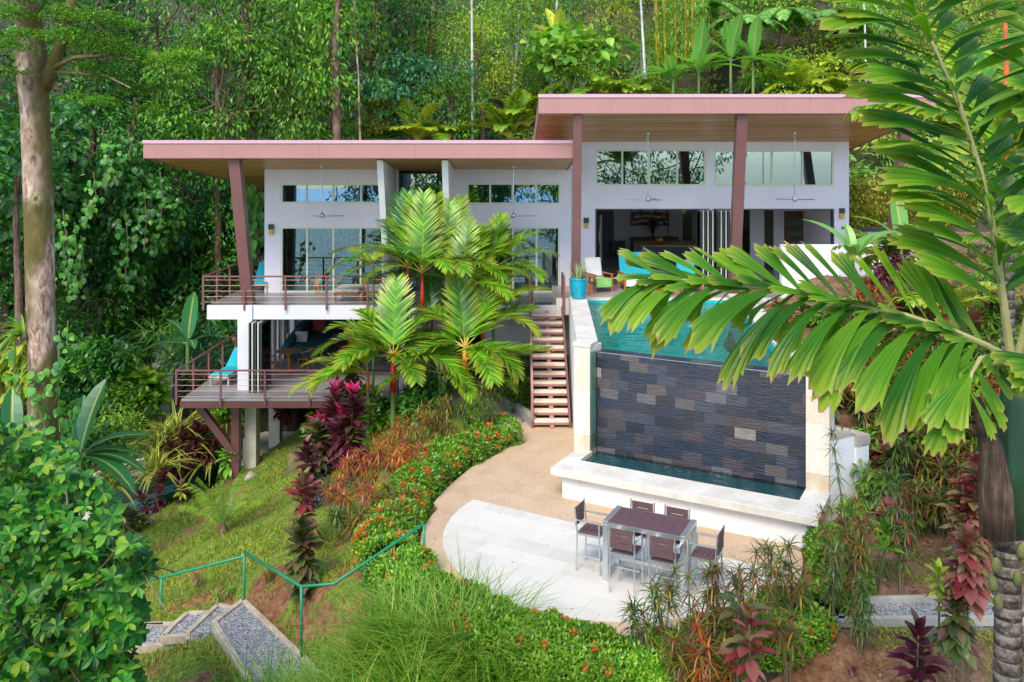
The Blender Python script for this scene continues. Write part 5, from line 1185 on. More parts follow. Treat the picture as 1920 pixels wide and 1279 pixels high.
def make_palm(name,label,loc,h,fronds,lfm,rachm,trunkm,shaft=None,L=1.6,n=26,ll=.55,lw=1.,T=None,tr=.05,grp=None,shr=1.25,lift=.2,cat='palm',fwd=.55,shl=.6,lean=(0,0),droopk=1.0,start=.15,rr=.02):
    """fronds: list of (azimuth deg, elevation deg, length factor, droop)"""
    T=T or T_blade; t=thing(name,label,cat,loc,grp); top=np.array((lean[0],lean[1],h))
    m=MB(); m.tube([(0,0,-.4),top*.5*np.array((.8,.8,1)),top],[tr*1.15,tr,tr*.9],10); m.build('trunk',trunkm,t)
    if shaft: m=MB(); m.tube([top,top+[0,0,shl*.3],top+[0,0,shl]],[tr*shr,tr*shr*1.05,tr*.6],10); m.build('crownshaft',shaft,t,smooth=True); top=top+np.array((0,0,shl*.92))
    for az,el,k,dr in fronds:
        m=MB(); frond_geo(m,top,R(az),R(el),L*k,dr*droopk,n,ll*min(1.1,k),lw,T,fwd,lift,start,rr=rr); m.build('frond',[lfm,rachm],t)
    return t
def rosette(m,c,n,L,el0,el1,T,mi=0,w=1.,up=(0,0,1),jit=.12,r0=.0):
    """leaves spiralling round a point, elevation running from el0 (outer) to el1 (inner), degrees"""
    k=np.arange(n); az=k*2.399+rng.uniform(0,6); el=np.radians(el0+(el1-el0)*k/max(1,n-1))
    ax=np.stack([np.cos(az)*np.cos(el),np.sin(az)*np.cos(el),np.sin(el)],1)+rng.normal(0,jit,(n,3))
    l=L*rng.uniform(.8,1.15,n); m.inst(T,np.array(c)+ax*r0,ax,np.broadcast_to(np.array(up,float),(n,3)),np.stack([l,l*w,l],1),mi)
def make_cordyline(label,loc,h,mats,L=.35,tiers=None,n=None,grp=None,stems=1,pink=False,dens=26,low=.25,spread=.12,name='cordyline',T=None,w=1.):
    t=thing(name,label,'plant',loc,grp); T=T or T_cordW
    ms=MB(); ml=MB(); 
    for s in range(stems):
        a=rng.uniform(0,TAU); r=0 if stems==1 else rng.uniform(.5,1)*spread*h; hh=h*(1 if s==0 else rng.uniform(.6,.95)); tp=np.array((math.cos(a)*r,math.sin(a)*r,hh))
        ms.tube([(0,0,-.15),tp*.5+rng.normal(0,.02,3),tp],[.022,.018,.012],6)
        nn=int(dens*hh/ .6*(1-low)); k=np.arange(nn); f=low+(1-low)*(k/max(1,nn-1)); az=k*2.399; el=np.radians(-14+96*((f-low)/(1-low))**2.3+10*np.sin(f*26))
        ax=np.stack([np.cos(az)*np.cos(el),np.sin(az)*np.cos(el),np.sin(el)],1)+rng.normal(0,.16,(nn,3)); l=L*rng.uniform(.65,1.15,nn)*(.82+.22*np.sin(f*17+1))
        mi=(rng.random(nn)<.0).astype(int)
        ml.inst(T,tp*f[:,None],ax,(0,0,1),np.stack([l,l*w,l],1),0)
        if pink: rosette(ml,tp,7,L*.8,45,88,T_cordS,1)
    ms.build('stem',MT['stem'],t); ml.build('leaves',mats,t); return t
def make_croton(label,loc,h,mat,stems=7,L=.22,n=26,spread=.5,grp=None,T=None,tiers=2,w=1.,name='croton'):
    t=thing(name,label,'plant',loc,grp); T=T or T_crot; ms=MB(); ml=MB()
    for s in range(stems):
        a=rng.uniform(0,TAU); r=spread*h*math.sqrt(rng.uniform(0,1)); hh=h*rng.uniform(.62,1.); tp=np.array((math.cos(a)*r,math.sin(a)*r,hh)); md=tp*.5*np.array((.6,.6,1))
        ms.tube([(0,0,-.15),md,tp],[.014,.010,.006],5,cap=False)
        for q in range(tiers): 
            f=1-q*.16; c=md+(tp-md)*max(0,(f-.5)*2); rosette(ml,c,n if q==0 else n//2,L*(1 if q==0 else 1.1),-20,75 if q==0 else 15,T,0,w)
    ms.build('stem',MT['stem'],t); ml.build('leaves',mat,t); return t
def make_banana(label,loc,h,leaves,mat,grp=None,L=1.5,tr=.09,name='banana_plant'):
    t=thing(name,label,'plant',loc,grp); m=MB(); m.tube([(0,0,-.3),(0,0,h*.6),(0,0,h)],[tr,tr*.8,tr*.5],8); m.build('stem',MT['greenstem'],t)
    leaves=[(a_,min(e_,74),k_) for a_,e_,k_ in leaves]+[(rng.uniform(0,360),rng.uniform(15,60),rng.uniform(.8,1.05)) for _ in range(4)]
    for az,el,k in leaves:
        m=MB(); el_=R(el); d=np.array((math.cos(R(az))*math.cos(el_),math.sin(R(az))*math.cos(el_),math.sin(el_))); p=np.array((0,0,h*.9)); q=p+d*L*k*.10
        m.tube([p,q],[.03,.02],5,1); m.inst(T_banana if el<70 else T_bananaU,q,d,(0,0,1) if el<80 else (-math.cos(R(az)),-math.sin(R(az)),.3),np.array([L*k]*3)[None,:],0); m.build('leaf',[mat,MT['greenstem']],t)
    return t
# ------------------------------------------------------------------ forest behind the house
prot={}
prot['A']=make_tree('broadleaf_tree',13,(3.2,2.6,4.2),8.5,MT['lf_dark'],MT['barkdk'],105,.25,T_small,28)
prot['B']=make_tree('broadleaf_tree',12,(3.4,2.6,3.8),8,MT['lf_mid'],MT['barkdk'],95,.28,T_small,28,droop=.75)
prot['C']=make_tree('broadleaf_tree',11,(3.0,2.4,3.4),7.5,MT['lf_bright'],MT['barkpale'],90,.26,T_small,26)
prot['D']=make_tree('feathery_tree',8,(2.6,2.2,1.8),6.5,MT['lf_blue'],MT['barkpale'],150,.22,T_quad,16,flat=.3)
prot['E']=make_tree('broadleaf_tree',9,(2.2,2.0,3.0),5.5,MT['lf_yellow'],MT['barkdk'],95,.22,T_small,20)
prot['F']=make_tree('broadleaf_tree',10,(2.6,2.2,3.6),6,MT['lf_dark'],MT['barkdk'],62,.38,T_heart,22,droop=.9)
CZP=dict(A=8.5,B=8,C=7.5,D=6.5,E=5.5,F=6)
desc=dict(A='dark glossy leaved tree',B='drooping mid green tree',C='bright green leafy tree',D='feathery blue green tree',E='yellow green leafy tree',F='dark large leaved tree')
forest=[('B',480,70,41,1.15,'filling the top above the left roof end'),('B',610,120,42,1.1,'above the lower roof, in front of the reddish trunk'),('B',410,190,39.5,1.0,'just above the left corner of the lower roof'),
('B',545,205,41,.9,'right above the lower roof edge left of the reddish trunk'),('A',300,40,43,1.2,'at the top left behind the big trunk branches'),('A',690,20,46,1.2,'at the top behind the thin pale trunk'),
('A',170,60,40,1.1,'at the top left just right of the big trunk'),('A',-20,90,38,1.2,'cut by the left frame edge at the top'),('A',240,260,39,1.0,'between the big trunk and the roof corner'),
('F',150,330,36,.9,'right behind the big trunk at mid height'),('A',340,330,41,1.0,'in the shade just under the left roof overhang'),('F',220,430,36.5,.8,'in the shaded gap left of the upper deck'),
('A',420,430,42,.9,'behind the slanted column under the roof'),('F',10,400,33,1.0,'cut by the left frame edge at mid height'),('A',60,560,33,.8,'low behind the base of the big trunk'),
('A',300,560,40,.8,'deep in shade above the stepping stones'),('A',160,600,35,.7,'low in the dark left understorey'),('F',480,400,44,.8,'seen between the column and the left house wall'),
('A',770,60,50,1.1,'at the top between the two pinkish trunks'),('D',760,160,44,1.15,'spreading above the middle of the lower roof'),('C',850,90,47,.9,'left of the tall pale palm stem'),
('E',905,110,46,.8,'wrapping the tall pale palm stem'),('C',960,60,50,1.0,'at the top right of the tall pale palm stem'),('B',850,215,43,.6,'low behind the lower roof below the pale stem'),
('A',560,330,46,.5,'glimpsed through the left bedroom'),('C',1030,40,52,1.1,'at the top above the left end of the upper roof'),('E',1140,60,50,.9,'at the top left of the white trunk'),
('C',1210,110,50,.7,'behind the foot of the white trunk'),('E',1330,60,54,.9,'behind the bamboo canes'),('C',1440,30,56,1.0,'at the top right among the tree ferns'),
('E',1530,120,50,.7,'above the upper roof right of the banana clump'),('C',1640,60,52,1.0,'behind the tip of the upright palm frond'),('E',1740,60,50,1.0,'at the top right behind the big frond'),
('C',1840,150,46,1.0,'at the right edge behind the big frond'),('E',1900,20,50,1.1,'in the top right corner'),('C',1780,330,44,.8,'right of the house behind the big frond'),
('B',1880,420,42,.8,'at the right frame edge at mid height'),('A',560,40,50,1.2,'at the top left of the reddish trunk, further back'),('C',1090,150,46,.5,'just above the upper roof near its left end'),('E',700,230,43,.5,'low above the lower roof right of the reddish trunk')]
for k,px,py,D,s,l in forest:
    p=P(px,py,D); place(prot[k],(p[0],p[1],p[2]-CZP[k]*s),rng.uniform(0,TAU),s,desc[k]+' '+l,'forest trees behind the house')
# bare trunks one can tell apart
def trunk(name,label,pts,r,mat,cat='tree',grp='bare forest trunks above the roofs',leafy=None,crown=0):
    t=thing(name,label,cat,tuple(pts[0]),grp,world=True); n=len(pts); m=MB(); m.tube(pts,[r*(1-.35*i/(n-1)) for i in range(n)],9); m.build('trunk',mat,t)
    if leafy is not None:
        m=MB(); c=[pts[-1]+np.array((rng.normal(0,1.2),rng.normal(0,1),rng.uniform(-.5,1.8))) for _ in range(9)]
        for q in c: pass
        crown_leaves(m,c,rng.uniform(.8,1.3,9),55,.34,T_small,0,.7,.4); m.build('crown',leafy,t)
    return t
def tp_(*a): return [P(*q) for q in a]
trunk('broadleaf_tree','tall reddish brown trunk rising behind the middle of the lower roof',tp_((633,330,39.5),(630,170,39.5),(629,80,39.5),(640,-60,39.5)),.21,MT['barkdk'],leafy=MT['lf_mid'])
trunk('broadleaf_tree','thin pale trunk just right of the reddish one',tp_((676,300,40),(672,140,40),(664,30,40),(668,-50,40)),.05,MT['bark'],leafy=MT['lf_dark'])
trunk('broadleaf_tree','pinkish mottled trunk at the top, left of a pair',tp_((772,140,46),(770,60,46),(763,0,46),(766,-60,46)),.15,MT['bark'],leafy=MT['lf_dark'])
trunk('broadleaf_tree','pinkish mottled trunk at the top, right of a pair',tp_((806,160,46),(809,60,46),(812,0,46),(810,-60,46)),.17,MT['bark'],leafy=MT['lf_dark'])
trunk('palm_tree','tall straight pale grey palm stem above the lower roof',tp_((886,262,43.5),(885,100,43.5),(884,-60,43.5)),.07,MT['barkpale'],'palm')
trunk('broadleaf_tree','smooth white trunk above the upper roof left of the bamboo',tp_((1211,175,46.5),(1206,80,46.5),(1199,-40,46.5)),.085,MT['barkpale'],leafy=MT['lf_bright'])
trunk('broadleaf_tree','thin brown trunk above the left part of the upper roof',tp_((1101,175,47),(1102,60,47),(1101,-40,47)),.06,MT['barkdk'],leafy=MT['lf_bright'])
trunk('broadleaf_tree','thin pale trunk above the right end of the upper roof',tp_((1624,170,46),(1622,60,46),(1617,-50,46)),.06,MT['barkpale'],leafy=MT['lf_yellow'])
trunk('broadleaf_tree','slim brown mossy trunk left of the big trunk',tp_((38,760,27),(35,560,27),(30,400,27),(34,330,27)),.13,MT['barkdk'],leafy=MT['lf_dark'],grp=None)
trunk('broadleaf_tree','slim shaded trunk between the big trunk and the roof overhang',tp_((334,440,40),(336,330,40),(330,250,40)),.14,MT['barkdk'],leafy=MT['lf_dark'],grp=None)
# understorey over the whole hillside: nobody could count it
def understorey():
    m=MB(); mats=['lf_dark','lf_mid','lf_bright','lf_yellow','lf_blue','lf_fern','forestfloor']; n=0
    Ts=[T_small,T_heart,T_quad,T_blade]
    for i in range(2600):
        D=33+rng.random()**1.25*34; X=(rng.uniform(-150,2080)-960)*D/F
        y0=float(np.interp(X,[-40,-12,-8,-2,2,12.5,13.5,20],[33,33.5,40,42,45,45,40,39]))
        if D<y0-.3: continue
        z=H(X,D); px=960+X*F/D; right=min(1,max(0,(px-600)/600)); u=rng.random()
        hh=rng.uniform(.1,2.2)*(1.2 if px<900 else .9); r=rng.uniform(.6,1.35)
        if rng.random()<right: mi=int(rng.choice([1,2,3,5],p=[.2,.35,.33,.12]))
        else: mi=int(rng.choice([0,1,4],p=[.68,.22,.10]))
        q=rng.integers(0,4); T=Ts[q]; sz=(.30,.30,.26,.62)[q]*rng.uniform(.8,1.3)
        k=int((150,85,170,110)[q]*r*r*.62*(1.0 if D<50 else .75)); d=rsph(k); d[:,2]=np.abs(d[:,2])*.9-.15; p=d*r*rng.uniform(.5,1,(k,1))+np.array((X,D,z+hh)); ax=d*[1,1,.5]+rng.normal(0,.4,(k,3)); ax[:,2]-=.3
        m.inst(T,p,ax,unit(rng.normal(0,.3,(k,3))+[0,-.3,1]),rng.uniform(.75,1.2,k)*sz,mi)
    return m.build('forest_undergrowth',[MT[x] for x in mats])
tag(understorey(),'dense mixed green undergrowth covering the hillside behind the house','undergrowth',kind='stuff')
# climbing heart-leaved vines draped on the left forest edge
def vine(label,cols,D,n,mat,size,grp='vines draped over the left forest edge'):
    t=thing('climbing_vine',label,'vine',tuple(P(cols[0][0],cols[0][2],D)),grp,world=True); ms=MB(); ml=MB()
    for px,y0,y1 in cols:
        k=int(n*(y1-y0)/100); y=rng.uniform(y0,y1,k); c=np.array([P(px+rng.normal(0,9),yy,D+rng.normal(0,.25)) for yy in y]); ax=rng.normal(0,.35,(k,3))+[0,-.35,-.8]
        ml.inst(T_heart,c,ax,(0,-1,.45),rng.uniform(.7,1.2,k)*size)
        ms.tube([P(px,y0-8,D),P(px+5,(y0+y1)/2,D),P(px,y1,D)],.02,5)
    ms.build('stem',MT['stem'],t); ml.build('leaves',mat,t); return t
vine('curtain of bright heart shaped vine leaves hanging left of the deck',[(125,440,545),(140,425,560),(152,450,530),(118,400,470),(160,380,430),(175,330,400),(200,260,330),(240,250,300)],31,26,MT['lf_vine'],.24)
vine('large pale leaved climber beside the left wall of the house',[(462,330,430),(470,350,470),(480,365,480),(487,345,455),(455,360,420)],33.5,22,MT['lf_vine'],.42)
vine('thin leafy climber on the forest edge under the roof overhang',[(300,330,420),(270,360,470),(235,400,520)],33,20,MT['lf_dark'],.26)
# ------------------------------------------------------------------ banana plants, tree ferns, bamboo and palms above the upper roof
gB='banana plants above the upper roof'
for px,py,D,h,l,lv in ((1262,168,45.5,1.0,'leftmost banana plant above the upper roof, leaves spread low',[(200,25,1.1),(160,40,1),(250,60,.9),(20,50,.9),(-60,45,1),(100,60,.9)]),
  (1310,165,45.2,1.3,'banana plant with one leaf standing upright above the upper roof',[(180,20,1.1),(-90,82,1.25),(240,40,1),(-20,30,1.1),(90,50,1),(-50,75,.9)]),
  (1370,160,45.8,1.9,'tallest banana plant in the middle of the clump',[(170,60,1.1),(100,70,1),(-80,70,1.2),(20,55,1),(-10,15,1.2),(200,20,1),(-120,80,1)]),
  (1412,168,46,2.2,'rightmost banana plant with broad leaves catching the light',[(180,65,1.1),(0,20,1.2),(-30,5,1.1),(60,70,1),(-90,80,1.1),(140,35,1)])):
    p=P(px,py,D); make_banana(l,(p[0],p[1],p[2]-.4),h,lv,MT['lf_banana'],gB,2.1)
p=P(1045,120,47.5); make_banana('lone banana-like plant at the top with long pale leaves, over the left end of the upper roof',(p[0],p[1],p[2]),1.3,[(150,60,1.1),(120,70,1.2),(60,60,1),(-80,80,1),(190,40,1),(20,50,1)],MT['lf_yellow'],None,1.9)['label']='plant with long pale leaves at the top above the left end of the upper roof'
def treefern(label,px,py,D,h,L,n=11,grp='tree ferns above the upper roof'):
    p=P(px,py,D); t=thing('tree_fern',label,'tree fern',(p[0],p[1],p[2]-h),grp); m=MB(); m.tube([(0,0,-.6),(0,0,h)],[.16,.11],8); m.build('trunk',MT['barkdk'],t)
    for k in range(n):
        m=MB(); frond_geo(m,(0,0,h),R(k*360/n+rng.uniform(-12,12)),R(rng.uniform(18,42)),L*rng.uniform(.95,1.25),1.5,48,L*.26,.42,T_fern,.25,.0,.08,rr=.014,jit=.03); m.build('frond',[MT['lf_fern'],MT['greenstem']],t)
treefern('tree fern with arching fronds left of the dark fern trunks',1395,45,49,2.6,2.2); treefern('tree fern right of the bamboo at the very top',1330,15,50,2.5,2.0)
treefern('tree fern with drooping fronds at the top centre right',1465,25,49.5,3.0,2.3); treefern('tall tree fern over the shaggy dark trunks',1545,30,50,3.2,2.4); treefern('yellowish tree fern just left of the big palm frond tip',1600,55,49,2.6,1.9)
for i,(px,y1,D,l) in enumerate(((1515,130,50,'shaggy dark hanging trunk of old fern, left of two'),(1560,125,50.5,'shaggy dark hanging trunk of old fern, right of two'))):
    t=thing('tree_fern',l,'tree fern',tuple(P(px,y1,D)),'shaggy old fern trunks',world=True); m=MB(); m.tube([P(px,y1+20,D),P(px+3,y1-30,D),P(px-2,y1-75,D)],[.55,.45,.25],10); m.build('trunk',MT['sheath'],t)
    m=MB(); k=160; q=np.array([P(px+rng.normal(0,13),rng.uniform(y1-70,y1+10),D-.4) for _ in range(k)]); m.inst(T_bladeS,q,rng.normal(0,.25,(k,3))+[0,-.2,-1],(0,-1,0),rng.uniform(.6,1.1,k)); m.build('dead_fronds',MT['sheath'],t)
bt=thing('bamboo_clump','clump of golden bamboo canes above the upper roof','bamboo',tuple(P(1265,150,48)),world=True)
for px,y0,y1,dx in ((1236,105,-40,-8),(1247,100,-40,-4),(1250,98,-40,-10),(1268,106,-40,-4),(1285,70,-40,2),(1297,52,-40,3),(1232,80,-40,-6)):
    m=MB(); m.tube([P(px,y0+40,48),P(px+dx*.5,(y0+y1)/2,48),P(px+dx,y1,48)],.05,7); m.build('cane',MT['bamboo'],bt)
m=MB(); k=1500; c=np.array([P(rng.uniform(1225,1330),rng.uniform(-10,125),48+rng.normal(0,.8)) for _ in range(k)]); m.inst(T_bladeS,c,rng.normal(0,.7,(k,3))+[0,0,-.5],(0,0,1),np.stack([rng.uniform(.3,.55,k),np.full(k,.8),np.full(k,.4)],1)); m.build('leaves',MT['lf_bamboo'],bt)
def ring(n,el=(20,65),k=(.85,1.1),dr=(1.0,1.5),a0=0): return [(a0+i*360/n+rng.uniform(-12,12),rng.uniform(*el),rng.uniform(*k),rng.uniform(*dr)) for i in range(n)]
gp='palms rising behind the roof edges'
for px,py,D,lfm,L,el,l in ((955,255,42.5,'lf_palm',2.6,(25,70),'broad green palm behind the right end of the lower roof'),(990,235,43.2,'lf_palm',2.5,(20,70),'palm tucked under the left corner of the upper roof'),
   (783,262,42.5,'lf_palmy',2.1,(40,80),'upright yellow green palm behind the middle of the lower roof'),(830,255,43.5,'lf_palm',1.9,(25,60),'small palm right of the upright yellow green one'),(715,262,43,'lf_palmdk',1.8,(10,60),'dark feathery palm behind the lower roof right of the reddish trunk'),
   (1130,172,45.4,'lf_palm',2.4,(15,60),'low palm behind the left part of the upper roof'),(1185,178,45.4,'lf_palm',2.0,(15,60),'palm behind the upper roof at the foot of the white trunk'),(1500,165,46,'lf_palmy',2.2,(15,60),'yellowish palm above the upper roof right of the bananas'),
   (1560,172,46,'lf_palmy',2.0,(15,60),'yellowish palm above the right end of the upper roof'),(725,200,44.5,'lf_palmdk',2.0,(5,70),'tangled palm with browning fronds over the lower roof')):
    p=P(px,py,D); make_palm('palm_tree',l,(p[0],p[1],p[2]-1.6),1.5,ring(11,el),MT[lfm],MT['rachis_y'],MT['stem'],None,L*1.1,40,.72,1.,T_pinna,.06,gp,lift=.2)
p=P(1075,95,47); 
cec=make_tree('cecropia_tree',4,(2.2,1.2,1.2),3.4,MT['lf_bright'],MT['barkpale'],26,.55,T_heart,14,droop=.2,tr=.07,flat=.5); place(cec,(p[0],p[1],p[2]-3.4),0,1,'open crowned tree with large lobed pale leaves at the top left of the white trunk')
# golden hedge wall right of the house
t=thing('golden_hedge','tall clipped golden green hedge behind the garden wall right of the house','hedge',(14,34.2,2.5),world=True)
m=MB(); m.box(12.8,18.5,34.2,35,2,6.6); m.build('hedge_core',MT['lf_yhedge'],t); m=MB(); k=14000; c=np.stack([rng.uniform(12.7,18.6,k),rng.normal(34.1,.12,k),rng.uniform(2.2,6.9,k)],1); m.inst(T_quad,c,rsph(k)*[1,.5,1]+[0,-.7,.1],(0,0,1),rng.uniform(.10,.18,k)); m.build('foliage',MT['lf_yhedge'],t)
# ------------------------------------------------------------------ turf on the left bank
def turf(label,n,xr,yr,test,mat,size,mask=None):
    m=MB(); X=rng.uniform(*xr,n); Y=rng.uniform(*yr,n); k=test(X,Y); X=X[k];Y=Y[k]
    v=np.sin(X*1.9+np.sin(Y*1.3)*1.5)*np.sin(Y*1.6+np.cos(X*1.1)*1.4)+.5*np.sin(X*4.3+Y*2.1)*np.cos(Y*3.7-X); k=v>(-.35 if mask is None else mask); X=X[k];Y=Y[k]
    Z=terrain_h(X,Y)+.0; N=len(X); ax=rng.normal(0,.6,(N,3))+[0,0,.75]
    m.inst(T_turf,np.stack([X,Y,Z],1),ax,unit(rng.normal(size=(N,3))),rng.uniform(.6,1.3,N)*size); return tag(m.build('turf',mat),label,'grass',kind='stuff')
outp=lambda X,Y:(np.hypot(X-PC[0],Y-PC[1])>3.8)
turf('patchy short turf over the red soil of the left bank',120000,(-13.5,-1.4),(12.5,31.5),lambda X,Y:outp(X,Y)&(X<-1.6)&(Y<31.5)&~((X>-8.6)&(Y>29)),MT['lf_turf'],.13)
turf('thin patches of turf on the right bank and under the crotons',60000,(5.0,13.5),(10.5,21),lambda X,Y:outp(X,Y)&(X>5.5)&~((Y>14.4)&(Y<15.6))&~((X<7.5)&(Y>16.2)),MT['lf_turf'],.11,.0)
# leaf litter on the right bank
m=MB(); N=26000; X=rng.uniform(4.8,14,N);Y=rng.uniform(10.5,30,N); k=((X>7.6)|((Y<17)&(np.hypot(X-PC[0],Y-PC[1])>4.0)))&~((Y>14.5)&(Y<15.4)); X=X[k];Y=Y[k];N=len(X); m.inst(T_quad,np.stack([X,Y,terrain_h(X,Y)+.02],1),rng.normal(size=(N,3))*[1,1,.25],(0,0,1),rng.uniform(.03,.10,N)); MT['litter']=leafmat('dry_leaf_litter',[(.20,.09,.04),(.34,.18,.09),(.45,.30,.16),(.16,.05,.03)],.8,.1,.2)
tag(m.build('leaf_litter',MT['litter']),'dry fallen leaves scattered over the right bank','leaf litter',kind='stuff')
# ------------------------------------------------------------------ ixora hedges
def hedge(label,pts,wd,h,nl,nf,zfun=None,grp='clipped orange flowered hedges round the patio'):
    t=thing('ixora_hedge',label,'hedge',(pts[0][0],pts[0][1],0),grp,world=True); pts=np.array(pts,float)
    seg=np.linalg.norm(np.diff(pts,axis=0),axis=1); cum=np.concatenate([[0],np.cumsum(seg)]); 
    def at(s): 
        x=np.interp(s,cum,pts[:,0]);y=np.interp(s,cum,pts[:,1]); x2=np.interp(s+.05,cum,pts[:,0]);y2=np.interp(s+.05,cum,pts[:,1]); x1=np.interp(s-.05,cum,pts[:,0]);y1=np.interp(s-.05,cum,pts[:,1]); d=unit(np.stack([x2-x1,y2-y1],-1)); return x,y,-d[...,1],d[...,0]
    hn=lambda s,o:1+.10*np.sin(s*3.1+o*2)+.07*np.sin(s*7.3)+.05*np.sin(s*13+o*6)
    def surf(n,inset=0.):
        s=rng.uniform(0,cum[-1],n); th=rng.uniform(-.15,np.pi+.15,n); W_=np.interp(s,cum,wd) if not np.isscalar(wd) else wd
        o=np.cos(th); zz=np.maximum(np.sin(th),0)**.55; x,y,nx_,ny_=at(s); k=hn(s,o); off=o*W_*.5*k*(1-inset); X=x+nx_*off; Y=y+ny_*off
        return np.stack([X,Y,np.maximum(terrain_h(x,y),-.6)*1.0+h*zz*k*(1-inset)+0*s],1),np.stack([nx_*o,ny_*o,zz],1)
    m=MB(); n2=40; ss=np.linspace(0,cum[-1],n2); ths=np.linspace(0,np.pi,9); V=[]
    for s in ss:
        x,y,a,b=at(s); W_=np.interp(s,cum,wd) if not np.isscalar(wd) else wd
        for th in ths: V.append((x+a*math.cos(th)*W_*.42,y+b*math.cos(th)*W_*.42,max(H(x,y),-.6)-.25+(h*.85+.1)*max(0,math.sin(th))**.6))
    f=np.array([(i*9+j,i*9+j+1,(i+1)*9+j+1,(i+1)*9+j) for i in range(n2-1) for j in range(8)]); m.add(V,f); m.build('twigs',MT['forestfloor'],t)
    p,nn=surf(nl); ax=nn*.8+rng.normal(0,.55,p.shape)+[0,0,.35]; m=MB(); m.inst(T_quad,p+nn*rng.uniform(-.10,.05,(nl,1)),ax,unit(nn+rng.normal(0,.4,p.shape)),rng.uniform(.055,.095,nl)); m.build('foliage',MT['lf_hedge'],t)
    p,nn=surf(nf); k=p[:,2]>terrain_h(p[:,0],p[:,1])+h*.35; p=p[k];nn=nn[k]; m=MB()
    for q,a in zip(p,nn):
        r=rng.uniform(.03,.07); kk=int(14+r*200); d=rsph(kk); d=np.where((d@a)[:,None]<0,-d,d); m.inst(T_petal,q+a*.04+d*r,d,(0,0,1),rng.uniform(.03,.05,kk))
    m.build('flowers',MT['fl_orange'],t); return t
hl=[(-.10,23.1),(-.75,22.3),(-1.45,21.2),(-1.95,20.1),(-2.25,19.0),(-2.42,17.9),(-2.45,16.8),(-2.3,15.7)]
hedge('hedge of small leaves and dense orange flowers curving along the left edge of the patio',hl,[.9,1.0,.95,.95,1.0,1.05,1.1,.9],.55,30000,150)
hf=[(PC[0]+4.35*math.cos(R(a)),PC[1]+4.35*math.sin(R(a))) for a in range(203,318,8)]
hedge('low hedge with scattered orange flowers along the near edge of the patio',hf,1.15,.42,34000,55)
hr_=[(PC[0]+4.35*math.cos(R(a)),PC[1]+4.35*math.sin(R(a))) for a in range(322,352,7)]
hedge('short rounded hedge at the right end of the patio beside the bank',hr_,.9,.45,9000,6)
# ------------------------------------------------------------------ long grass in the foreground
m=MB(); N=10500; 
cl=np.stack([rng.uniform(-4.0,.2,150),rng.uniform(10.6,13.9,150)],1); cl=cl[(np.hypot(cl[:,0]-PC[0],cl[:,1]-PC[1])>4.3)&~((cl[:,0]<-3.2)&(cl[:,1]>12.6))]; ci=rng.integers(0,len(cl),N); c=cl[ci]+rng.normal(0,.13,(N,2)); z=terrain_h(c[:,0],c[:,1])
lean=np.stack([np.cos(ci*2.4),np.sin(ci*2.4),np.zeros(N)],1)*.22; ax=rng.normal(0,.38,(N,3))*[1,1,.3]+lean*1.4+[0,0,1.1]; l=rng.uniform(.6,1.5,N)
m.inst(T_grass,np.column_stack([c,z-.05]),ax,unit(-np.column_stack([ax[:,0],ax[:,1],np.zeros(N)])+[0,0,1e-3]),np.stack([l,np.full(N,1.7),l],1))
tag(m.build('long_grass',MT['lf_grass']),'mass of long thin green grass arching up from the bottom of the picture','grass',kind='stuff')
# ------------------------------------------------------------------ red sealing wax palms in front of the house
YF=[(250,55,1,1.1),(190,40,1,1.3),(140,60,.95,1.1),(90,70,.9,1),(30,45,1,1.2),(-20,35,1,1.3),(-70,30,.9,1.5)]
def base(px,py,d0=9): return GT(px,py,d0)
def palm_at(label,px,ytop,D,fr,**k):
    """palm whose crown centre appears at photo pixel (px,ytop) at distance D, standing on the terrain"""
    c=P(px,ytop,D); g=max(H(c[0],c[1]),-3); sh=k.get('shl',.6); return make_palm('sealing_wax_palm',label,(c[0],c[1],g),max(.15,c[2]-g-sh*.92),fr,k.pop('lfm',MT['lf_palm']),MT['rachis_y'],k.pop('tm',MT['greenstem']),k.pop('shaft',MT['redshaft']),T=T_pinna,fwd=.75,**k)
gx_='sealing wax palms in front of the house'
palm_at('low sealing wax palm with a scarlet crownshaft, nearest the lower deck',737,668,25.2,[(165,38,1.0,1.5),(197,8,1.0,1.1),(88,78,.9,.7),(30,62,.85,1.6),(-25,20,1.0,1.2),(-60,15,.7,1.1),(140,60,.8,1.2),(10,35,.8,1.7),(230,35,.8,1.3),(60,40,.95,1.5),(185,55,.85,1.4)],L=2.5,n=38,ll=.95,lw=.80,tr=.075,shl=1.15,grp=gx_,lift=.35)
palm_at('low sealing wax palm with an orange crownshaft beside the man at the lower entrance',872,652,25.0,[(28,42,1.15,.9),(-5,-5,1.0,-.2),(160,30,1.0,1.6),(140,55,.9,1.4),(75,65,.8,1.8),(200,25,.8,1.5),(-30,20,.85,1.6),(110,75,.9,.9),(50,60,1.05,1.2),(-60,10,.8,1.2)],L=2.35,n=38,ll=.90,lw=.80,tr=.085,shl=.95,shaft=MT['orangeshaft'],grp=gx_,lift=.35,lfm=MT['lf_palm'])
palm_at('tall sealing wax palm with upright fronds and a red shaft, leftmost of the tall group',764,500,26.8,[(95,80,1,.6),(165,38,1.15,1.2),(190,20,.9,1.2),(60,70,1,1),(-20,30,.8,1.5),(130,60,.9,1),(110,72,1.05,.8),(210,45,.9,1.5),(30,50,.9,1.4),(-80,50,.8,1.3)],L=2.35,n=42,ll=.74,lw=.52,tr=.05,shl=1.1,grp=gx_,lfm=MT['lf_palmdk'])
